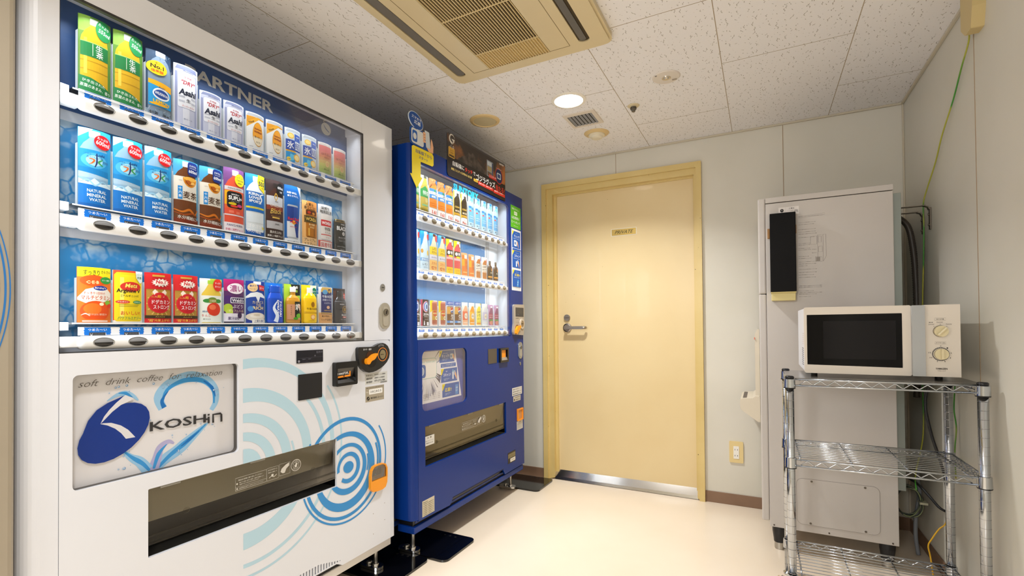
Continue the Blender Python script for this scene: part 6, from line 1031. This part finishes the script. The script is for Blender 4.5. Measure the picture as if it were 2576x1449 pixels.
for x, z in ((.0335, .2135), (.2230, .2145), (.4230, .2130)): b = MB(Tyn(YI)); b.prism(ell(x, z, .0032, .0032, 14), 0, .001, mat('#5d5148', .4, .5)); b.build('screw', im)
for x, y in ((.0525, YI+.036), (.412, YI+.036), (.0525, 2.68), (.412, 2.68)):
    b = MB(); b.lathe([(.026, .2055), (.0255, .180), (.0215, .150), (.0205, .137)], mat('#101016', .4), (x, y, 0), 20); b.lathe([(.0185, .138), (.0185, .110), (0, .1093)], STEEL if y < 2.4 and x < .1 else STEEL, (x, y, 0), 20); b.build('leg', im)
ops = []
Q = '#6a625a'
rows_ = [(1.462, 170, 100), (1.440, 60, 75), (1.432, 55, 68), (1.412, 60, 80), (1.402, 60, 72), (1.394, 64, 70), (1.380, 55, 60), (1.356, 40, 48), (1.350, 40, 48), (1.336, 40, 46), (1.330, 42, 48), (1.304, 36, 40), (1.296, 44, 54), (1.282, 62, 68), (1.274, 60, 66), (1.266, 30, 40), (1.252, 62, 70), (1.240, 62, 70), (1.230, 52, 58), (1.220, 58, 70), (1.186, 78, 90), (1.180, 78, 90), (1.166, 50, 64), (1.159, 78, 90), (1.153, 60, 70), (1.143, 40, 46)]
for k, (z, w, _) in enumerate(rows_[1:]): ops.append(('T', ('氷が出なくなったときは修理を依頼してください点検', 'お客様ご自身での修理はおやめください確認', '製氷機の清掃は定期的に行ってください注意')[k % 3], 134+w/2, z*1000, w, 2.6, Q))
ops += [('S', [(134, 1459), (226, 1465), (226, 1471), (134, 1465)], .5, Q, False), ('T', '安全に正しくお使いいただくために必ずお読みください', 178, 1464, 84, 2.6, Q)]
for L in ([(176, 1380), (197, 1382), (197, 1350), (176, 1350), (176, 1380)], [(200, 1385), (218, 1386), (218, 1280), (200, 1282), (200, 1385)], [(218, 1386), (228, 1387), (228, 1300), (219, 1282)], [(203, 1340), (215, 1341), (215, 1318), (203, 1318), (203, 1340)], [(192, 1300), (214, 1298), (214, 1280), (192, 1282), (192, 1300)], [(202, 1380), (212, 1381), (212, 1356), (202, 1356), (202, 1380)]): ops.append(('S', L, .7, '#5a524a', False))
ops += [('R', 194, 1282, 208, 1298, '#9a928a'), ('T', '冷却水', 188, 1330, 16, 2.6, Q), ('T', '排水口', 188, 1316, 16, 2.6, Q)]
b = MB(); art(b, ops, Tyn(YI), step=.002); b.build('printed_instructions', im)
sticker(im, Tyn(YI), 66, 1478, 138, 1509, mat('#e4ddd8', .4), [T_('⚠警告', 112, 1502, 20, 6, '#2a2522', 0, .02), ('S', [(91, 1478), (91, 1509)], .5, '#b8b0aa', False), ('E', 78, 1496, 6, 7, '#1a1614'), ('R', 77.3, 1494, 78.7, 1500, '#e4ddd8'), T_('必ず守る', 128, 1490, 14, 12, '#4a443e'), T_('アース工事を', 108, 1493, 22, 3, '#5a544e')])
b = MB(); b.box((.0330, YI-.048, 1.163), (.1235, YI-.0015, 1.478), mat('#070607', .55, spec=.15)); b.add([(.0330, YI-.048, 1.478), (.1235, YI-.048, 1.478), (.1225, YI-.0015, 1.486), (.032, YI-.0015, 1.486)], [(0, 1, 2, 3)], mat('#8a7c6c', .4)); o = b.build('black_cup_dispenser', im, bevel=.002)
b = MB(); b.box((.036, YI-.040, 1.128), (.1205, YI-.0015, 1.162), mat('#d9c98a', .45)); b.box((.034, YI-.046, 1.157), (.1225, YI-.0015, 1.1645), mat('#cdbb78', .45)); b.build('cream_dispenser_base', im, bevel=.002)
b = MB(); b.box((.0245, YI-.012, 1.385), (.0330, YI-.0015, 1.425), mat('#a4763f', .5)); b.box((.1235, YI-.012, 1.398), (.1275, YI-.0015, 1.432), mat('#a4763f', .5)); b.build('brown_clip', im, bevel=.001)
b = MB(lambda u, v, h: (u, h, v)); CR = mat('#d6cbb6', .35)
b.prism([(-.0115, .665), (-.0300, .700), (-.0300, .990), (-.0210, 1.010), (-.0115, 1.010)], 2.46, 2.66, CR); b.prism([(-.0115, .600), (-.0200, .598), (-.0880, .648), (-.0930, .660), (-.0930, .695), (-.0820, .700), (-.0420, .703), (-.0300, .712), (-.0115, .712)], 2.43, 2.69, CR)
b.box((-.030, .0, 0), (-.030, .0, 0), CR) if False else None
b.build('ice_chute_tray', im, bevel=.005, seg=3)
b = MB(); b.box((-.082, 2.452, .7005), (-.040, 2.668, .7012), mat('#5a5048', .5)); b.box((-.0325, 2.455, .965), (-.0300, 2.465, .975), mat('#e8603c', .4)); b.build('tray_opening', im)

im.scale = (1.118,)*3; im.location = (.22*1.118, 2.49*1.118, 0)
# wall brackets
FLT = mat('#7d756a', .35, .8)
for yb_, z_, drop in ((2.655, 1.537, .105), (2.762, 1.530, .10)):
    b = MB(); b.box((.520, yb_-.010, z_-.003), (XW-.020, yb_+.010, z_), FLT)
    pts = [(XW-.022, yb_, z_-.0015), (XW-.010, yb_, z_-.006), (XW-.005, yb_, z_-.018)]
    for p, q in zip(pts, pts[1:]):
        b.add([(p[0], yb_-.010, p[2]), (q[0], yb_-.010, q[2]), (q[0], yb_+.010, q[2]), (p[0], yb_+.010, p[2]), (p[0]-.003, yb_-.010, p[2]-.003), (q[0]-.003, yb_-.010, q[2]-.003), (q[0]-.003, yb_+.010, q[2]-.003), (p[0]-.003, yb_+.010, p[2]-.003)], [(0, 1, 2, 3), (7, 6, 5, 4), (0, 4, 5, 1), (2, 6, 7, 3)], FLT)
    b.box((XW-.006, yb_-.010, z_-drop), (XW-.0015, yb_+.010, z_-.012), FLT)
    for dz in (.04, .085): b.tube([(XW-.006, yb_, z_-dz), (XW-.010, yb_, z_-dz)], .005, FLT, 8)
    o = b.build('wall_bracket'); tag(o, 'upper steel L bracket tying the ice machine to the right wall' if yb_ < 2.7 else 'lower steel L bracket tying the ice machine to the right wall, farther back', 'bracket')
# corrugated hose
P = smooth_path([(0.5240, 2.8689, 1.5421), (0.5694, 2.8689, 1.5355), (0.6132, 2.8689, 1.4841), (0.6307, 2.8689, 1.38), (0.6384, 2.8689, 1.2486), (0.6406, 2.8689, 1.1063), (0.6384, 2.8579, 0.8873), (0.6296, 2.847, 0.6902)], 24); rr = [.0135 if k % 2 else .0115 for k in range(len(P))]
b = MB(); b.tube(P, rr, mat('#4a423a', .45), 12); o = b.build('corrugated_hose'); tag(o, 'brown corrugated drain hose curving down behind the ice machine', 'hose')
def cable(name, pts, r, m, label, cat='cable', n=8):
    b = MB(); b.tube(smooth_path(pts, n), r, m, 8); o = b.build(name); tag(o, label, cat); return o
GW = mat('#5f9432', .4)
def wire_mat():
    t = NT('green_yellow_wire'); co = t.n('ShaderNodeTexCoord'); nz = t.n('ShaderNodeTexNoise', i_Scale=6., i_Detail=1.); t.l(co, 'Object', nz, 'Vector'); mr = t.n('ShaderNodeMapRange', i_1=.46, i_2=.54); t.l(nz, 0, mr, 0)
    c = t.mix((mr, 0), lin('#3f8a2c'), lin('#a9a83a')); t.t.links.new(c[0].outputs[c[1]], t.b.inputs['Base Color']); t.b.inputs['Roughness'].default_value = .4; return t.m
EW = wire_mat()
cable('earth_wire', [(XW-.028, 2.118, 2.022), (XW-.012, 2.16, 1.99), (XW-.010, 2.24, 1.932), (XW-.008, 2.335, 1.856), (XW-.012, 2.45, 1.765), (XW-.008, 2.55, 1.690), (XW-.016, 2.64, 1.600), (XW-.022, 2.668, 1.545), (XW-.020, 2.675, 1.45), (XW-.020, 2.690, 1.30), (XW-.020, 2.715, 1.12), (XW-.022, 2.73, .80), (XW-.03, 2.70, .55), (XW-.08, 2.60, .40), (XW-.10, 2.50, .36)], .0026, EW, 'thin green and yellow earth wire running down the right wall')
cable('power_cable', [(0.618, 2.369, 0.896), (0.6011, 2.4249, 0.8244), (0.5822, 2.4805, 0.7634), (0.5746, 2.4745, 0.6925), (0.5896, 2.4684, 0.5913), (0.6085, 2.4624, 0.511), (0.6293, 2.4766, 0.4311), (0.6399, 2.4907, 0.3516), (0.6403, 2.4846, 0.1917)], .0055, mat('#121214', .4), 'thick black power cable hanging in the corner behind the rack')
cable('power_cable', [(0.5264, 2.6432, 0.3744), (0.5453, 2.6046, 0.3757), (0.5703, 2.5662, 0.3607), (0.5946, 2.528, 0.3299), (0.6172, 2.4901, 0.2999), (0.6391, 2.4525, 0.2972), (0.6615, 2.415, 0.3032)], .0050, mat('#141416', .4), 'black power cable looping from the ice machine towards the rack post')
cable('yellow_cable', [(0.6381, 2.438, 0.3037), (0.6275, 2.438, 0.2931), (0.618, 2.438, 0.256), (0.5989, 2.438, 0.2327), (0.5777, 2.438, 0.1924), (0.566, 2.438, 0.1627), (0.5724, 2.438, 0.1182), (0.5809, 2.4274, 0.0228), (0.5894, 2.4168, 0.006)], .0026, mat('#d8a418', .4), 'thin yellow cable dropping to the floor beside the rear rack post')
cable('earth_wire', [(XW-.010, 2.36, .84), (XW-.008, 2.38, .78), (XW-.016, 2.36, .71), (XW-.008, 2.37, .64), (XW-.016, 2.36, .56), (XW-.020, 2.34, .46)], .0024, EW, 'short green earth wire hanging under the microwave beside the rear post')
cable('grey_tube', [(.611, 2.752, .392), (.606, 2.752, .347), (.612, 2.752, .28), (.605, 2.752, .225), (.597, 2.752, .16), (.596, 2.752, .083), (.602, 2.742, .008)], .0080, mat('#7e8288', .4), 'grey drain tube hanging to the floor behind the ice machine')
b = MB()
for k in range(9):
    a0 = random.uniform(0, 6.28); pts = []
    for i in range(25): t = a0+2*PI*i/24; pts.append((.557+(.045+.003*math.sin(k))*math.cos(t)+.002*k-.008, 2.684+.006*math.sin(3*t+k)+.004*(k % 3), .264+(.064+.002*math.cos(k*2))*math.sin(t)-.002*k))
    b.tube(pts, .0024, [mat('#3a3f3a', .5), mat('#6a745a', .5), mat('#2c302c', .5), mat('#8a9468', .5)][k % 4], 6, cap=False)
b.box((.594, 2.668, .252), (.622, 2.706, .261), mat('#b8b49a', .4)); o = b.build('cable_coil'); tag(o, 'coiled bundle of green and grey wires tied beside the ice machine', 'cable')
# wiring box high on the right wall
b = MB(); T = lambda u, v, h: (XW-h, u, v); bx = [(2.062, 1.985), (2.062, H), (2.157, H), (2.157, 2.012), (2.130, 1.985)]
b = MB(lambda u, v, h: (XW-h, u, v)); b.prism([(2.055, 2.05), (2.055, H-.012), (2.156, H-.012), (2.156, 2.02), (2.118, 1.985), (2.070, 1.985)], 0, .034, mat('#cbb57e', .45)); o = b.build('wiring_cover', bevel=.004); tag(o, 'yellowed plastic wiring cover at the top of the right wall', 'junction box')

# ============================================================ WIRE RACK
RX0, RX1, RY0, RY1 = .0778, .555, 1.84, 2.134
rk = empty('wire_shelf_rack', ((RX0+RX1)/2, (RY0+RY1)/2, .0827), 'chrome three-tier wire shelf rack carrying the microwave', 'rack')
CH = mat('#c6cbd2', .12, 1.); CHD = mat('#b9bdc4', .16, 1.)
for (x, y) in ((RX0, RY0), (RX1, RY0), (RX0, RY1), (RX1, RY1)):
    b = MB(); b.tube([(x, y, .100), (x, y, .856)], .0125, CH, 20); 
    z = .118
    while z < .84: b.tube([(x, y, z), (x, y, z+.0012)], .01285, CHD, 20, cap=False); z += .0256
    b.build('post', rk)
    b = MB(); b.tube([(x, y, .8555), (x, y, .8610), (x, y, .8640)], [.0132, .0135, .0105], mat('#15161a', .2), 20); b.build('post_cap', rk)
    b = MB(); b.lathe([(0, .0829), (.017, .0832), (.018, .090), (.012, .095), (.008, .097), (.008, .102)], CHD, (x, y, 0), 18); b.build('levelling_foot', rk)
def shelf(zt, clear_sheet=False):
    root = None; b = MB(); R = .0031; zb = zt-.0205
    xa, xb, ya, yb = RX0+.012, RX1-.012, RY0-.004, RY1+.004
    for z in (zt, zb):
        b.tube([(RX0+.016, RY0-.006, z), (RX1-.016, RY0-.006, z)], R, CH, 8); b.tube([(RX0+.016, RY1+.006, z), (RX1-.016, RY1+.006, z)], R, CH, 8)
        b.tube([(RX0-.006, RY0+.016, z), (RX0-.006, RY1-.016, z)], R, CH, 8); b.tube([(RX1+.006, RY0+.016, z), (RX1+.006, RY1-.016, z)], R, CH, 8)
    def zig(p0, p1, n):
        pts = []; 
        for i in range(2*n+1):
            t = i/(2*n); z = zt-.003 if i % 2 else zb+.003
            pts.append((p0[0]+(p1[0]-p0[0])*t, p0[1]+(p1[1]-p0[1])*t, z))
        sp = []
        for i, p in enumerate(pts):
            p = Vector(p)
            if 0 < i < len(pts)-1:
                a, c = Vector(pts[i-1]), Vector(pts[i+1]); sp += [p+(a-p)*.14, p+((a+c)/2-p)*.05, p+(c-p)*.14]
            else: sp.append(p)
        b.tube(sp, .0017, CH, 6)
    zig((RX0+.028, RY0-.006), (RX1-.028, RY0-.006), 11); zig((RX0+.028, RY1+.006), (RX1-.028, RY1+.006), 11)
    zig((RX0-.006, RY0+.028, 0)[:2], (RX0-.006, RY1-.028), 6); zig((RX1+.006, RY0+.028), (RX1+.006, RY1-.028), 6)
    b.build('shelf_edge_truss', rk)
    b = MB(); n = 12
    for i in range(1, n): y = RY0+(RY1-RY0)*i/n; b.tube([(RX0-.006, y, zt+.0012), (RX1+.006, y, zt+.0012)], .0015, CH, 6)
    for k in range(4): x = RX0+.028+(RX1-RX0-.056)*k/3; b.tube([(x, RY0-.006, zt-.0025), (x, RY1+.006, zt-.0025)], .0026, CH, 8)
    b.build('shelf_wires', rk)
    for (x, y) in ((RX0, RY0), (RX1, RY0), (RX0, RY1), (RX1, RY1)):
        if zt > .8 : top = .8545
        else: top = zt+.005
        b = MB(); b.lathe([(.0130, top), (.0162, top-.001), (.0172, zb-.007), (.0130, zb-.008)], CH, (x, y, 0), 22); b.lathe([(.0174, zb-.0080), (.0168, zb-.0105), (.013, zb-.0105)], mat('#15161a', .3), (x, y, 0), 22); b.build('corner_collar', rk)
for zt in (.8535, .5930, .2110): shelf(zt)
b = MB(); b.box((RX0-.008, RY0-.002, .8562), (RX1+.008, RY1+.005, .8576), glass('shelf_sheet', (.80, .79, .76, 1), .25, 1.5)); b.build('clear_shelf_sheet', rk)
rk.scale = (1.087,)*3; rk.location = ((RX0+RX1)/2*1.087, (RY0+RY1)/2*1.087, 0)
random.seed(3)
b = MB(); cx, cy, cz = .052, 2.02, .090
b.box((0, 0, 0), (0, 0, 0), CLEAR) if False else None
vs = []; fs = []; n = 14; m_ = 9
for j in range(m_+1):
    for i in range(n): t = 2*PI*i/n; f = PI*j/m_; r_ = .020*(1+random.uniform(-.28, .28))*math.sin(f)+.0005; vs.append((cx+r_*math.cos(t), cy+r_*math.sin(t), cz+.032*math.cos(f)*(1+random.uniform(-.1, .1))))
for j in range(m_):
    for i in range(n): fs.append((j*n+i, j*n+(i+1) % n, (j+1)*n+(i+1) % n, (j+1)*n+i))
b.add(vs, fs, glass('crumpled_wrap', (.88, .86, .84, 1), .12, 2.2)); o = b.build('plastic_wrap_ball'); tag(o, 'crumpled clear plastic wrap tied to the lower left rack post', 'plastic wrap')

# ============================================================ MICROWAVE
MX0, MX1, MY0, MY1, MZ0, MZ1 = .1256, .5245, 1.895, 2.222, .8705, 1.0885
mw = empty('microwave_oven', ((MX0+MX1)/2, (MY0+MY1)/2, .8578), 'white microwave oven with black window and two cream dials on the rack', 'microwave')
MWP = noisy('microwave_shell', '#e4dbd0', '#e0d7cb', 4., .30)
b = MB(); b.box((MX0+.001, MY0+.026, MZ0+.002), (MX1-.002, MY1, MZ1-.002), mat('#e6e6ea', .3)); b.build('outer_casing', mw, bevel=.004)
dx1 = .4085; hx1 = .4395
win = [(.1330, .8985), (.3865, .8945), (.3865, 1.0645), (.1330, 1.0635)]
b = MB(Tyn(MY0)); b.prism(rrect(MX0, MZ0, dx1, MZ1, .005, 3), -.026, 0, MWP, holes=[win]); b.build('door', mw, bevel=.003)
b = MB(Tyn(MY0)); b.prism([(x, z) for x, z in win], -.006, -.0015, mat('#030306', .10, spec=.18)); b.prism([(.179, .9190), (.371, .9190), (.371, 1.0420), (.179, 1.0420)], -.0015, -.0012, mat('#131216', .12, spec=.2)); b.build('door_window', mw)
b = MB(Tyn(MY0)); HS = mat('#b0b3b5', .32, .15); b.prism([(dx1-.0005, MZ0+.001), (hx1, MZ0+.001), (hx1, MZ1-.001), (dx1-.0005, MZ1-.001)], -.018, .013, HS); b.build('door_handle', mw, bevel=.005, seg=3)
b = MB(Tyn(MY0)); b.prism([(hx1+.0015, MZ0), (MX1, MZ0), (MX1, MZ1), (hx1+.0015, MZ1)], -.026, 0, MWP)
cxk = (hx1+MX1)/2; k1 = (cxk-.004, 1.0080); k2 = (cxk-.004, .9390)
DK = '#3a342e'; ux = cxk*1000-4
ops = [('S', [(ux-13, 1041), (ux+13, 1041), (ux+13, 1048), (ux-13, 1048), (ux-13, 1041)], .5, '#6a6056', False), ('T', '出力切換', ux, 1044.5, 18, 4, DK), ('T', '200W', ux-21, 1029, 14, 4, '#7a7066'), ('T', '500W', ux-1, 1035, 15, 4, '#7a7066'), ('T', '700W', ux+20, 1029, 14, 4, '#7a7066'), ('T', '解凍', ux-22, 1035, 10, 3, DK),
       ('S', [(ux-13, 969), (ux+13, 969), (ux+13, 976), (ux-13, 976), (ux-13, 969)], .5, '#6a6056', False), ('T', 'タイマー(分)', ux, 972.5, 22, 4, DK), ('T', 'YAMAZEN', ux+1, 895, 28, 5, '#3a342e', 0, .03), ('T', 'YRB-207', ux+1, 888.5, 20, 3.5, '#9a9084')]
for t_, (a, bb_) in zip('0 1 2 3 4 5 10 15'.split(), ((0, 24.5), (15.5, 18.5), (24, 4), (22, -11), (9, -22), (-8, -22), (-23, -11), (-26, 4))): ops.append(('T', t_, ux+a, 939+bb_, 3.2*len(t_), 4, DK))
for s_, (a, bb_, c_, d_) in enumerate(((-14, 14, -16, 16), (0, 19.5, 0, 22.5), (14, 14, 16, 16))): ops.append(('S', [(ux+a, 1008+bb_), (ux+c_, 1008+d_)], .8, DK, False))
art(b, ops, Tyn(MY0), step=.002); b.build('control_panel', mw, bevel=0)
KM = mat('#e0d3ac', .35)
b = MB(Tyn(MY0)); b.prism(ell(*k1, .0175, .0175, 32), 0, .0004, mat('#5a5048', .4)); b.prism(ell(*k1, .0165, .0165, 32), .0004, .012, KM)
c_, s_ = math.cos(.86), math.sin(.86); b.prism([(k1[0]+a*c_-d_*s_, k1[1]+a*s_+d_*c_) for a, d_ in ((-.015, -.003), (.015, -.003), (.015, .003), (-.015, .003))], .012, .020, KM); b.prism([(k1[0]+a*c_-d_*s_, k1[1]+a*s_+d_*c_) for a, d_ in ((-.013, -.0006), (.014, -.0006), (.014, .0006), (-.013, .0006))], .020, .0204, '#f8f2dc'); b.build('power_dial', mw, bevel=.0015)
b = MB(Tyn(MY0)); b.prism(ell(*k2, .0205, .0205, 32), 0, .0005, mat('#34302c', .4), holes=[ell(*k2, .0182, .0182, 32)])
for k in range(24): t = 2*PI*k/24; b.prism(ell(k2[0]+.0194*math.cos(t), k2[1]+.0194*math.sin(t), .0007, .0007, 6), .0005, .0008, '#e0d8cc')
b.prism(ell(*k2, .0165, .0165, 32), .0004, .012, KM); b.prism([(k2[0]-.003, k2[1]-.015), (k2[0]+.003, k2[1]-.015), (k2[0]+.003, k2[1]+.015), (k2[0]-.003, k2[1]+.015)], .012, .020, KM); b.build('timer_dial', mw, bevel=.0015)
b = MB(lambda u, v, h: (MX0+.001-h, u, v))
for i in range(6):
    for j in range(9): b.prism(ell(1.955+.012*i, .893+.007*j, .0022, .0018, 8), 0, .0004, '#6a6a70')
art(b, [('T', '注意 レンジ加熱 温めすぎに注意してください', 1990, 1000-7*q, 60, 4, '#c8a890') for q in range(6)], lambda u, v, h: (MX0+.001-h, 3.95-u, v), h0=.3); b.build('side_vent', mw)
for x in (MX0+.03, MX1-.04):
    for y in (MY0+.05, MY1-.05): b = MB(); b.tube([(x, y, .8578), (x, y, MZ0+.003)], .010, BLACK, 12); b.build('foot', mw)
mw.scale = (1.087,)*3; mw.location = ((MX0+MX1)/2*1.087, (MY0+MY1)/2*1.087, .8426)
bpy.context.view_layer.update()
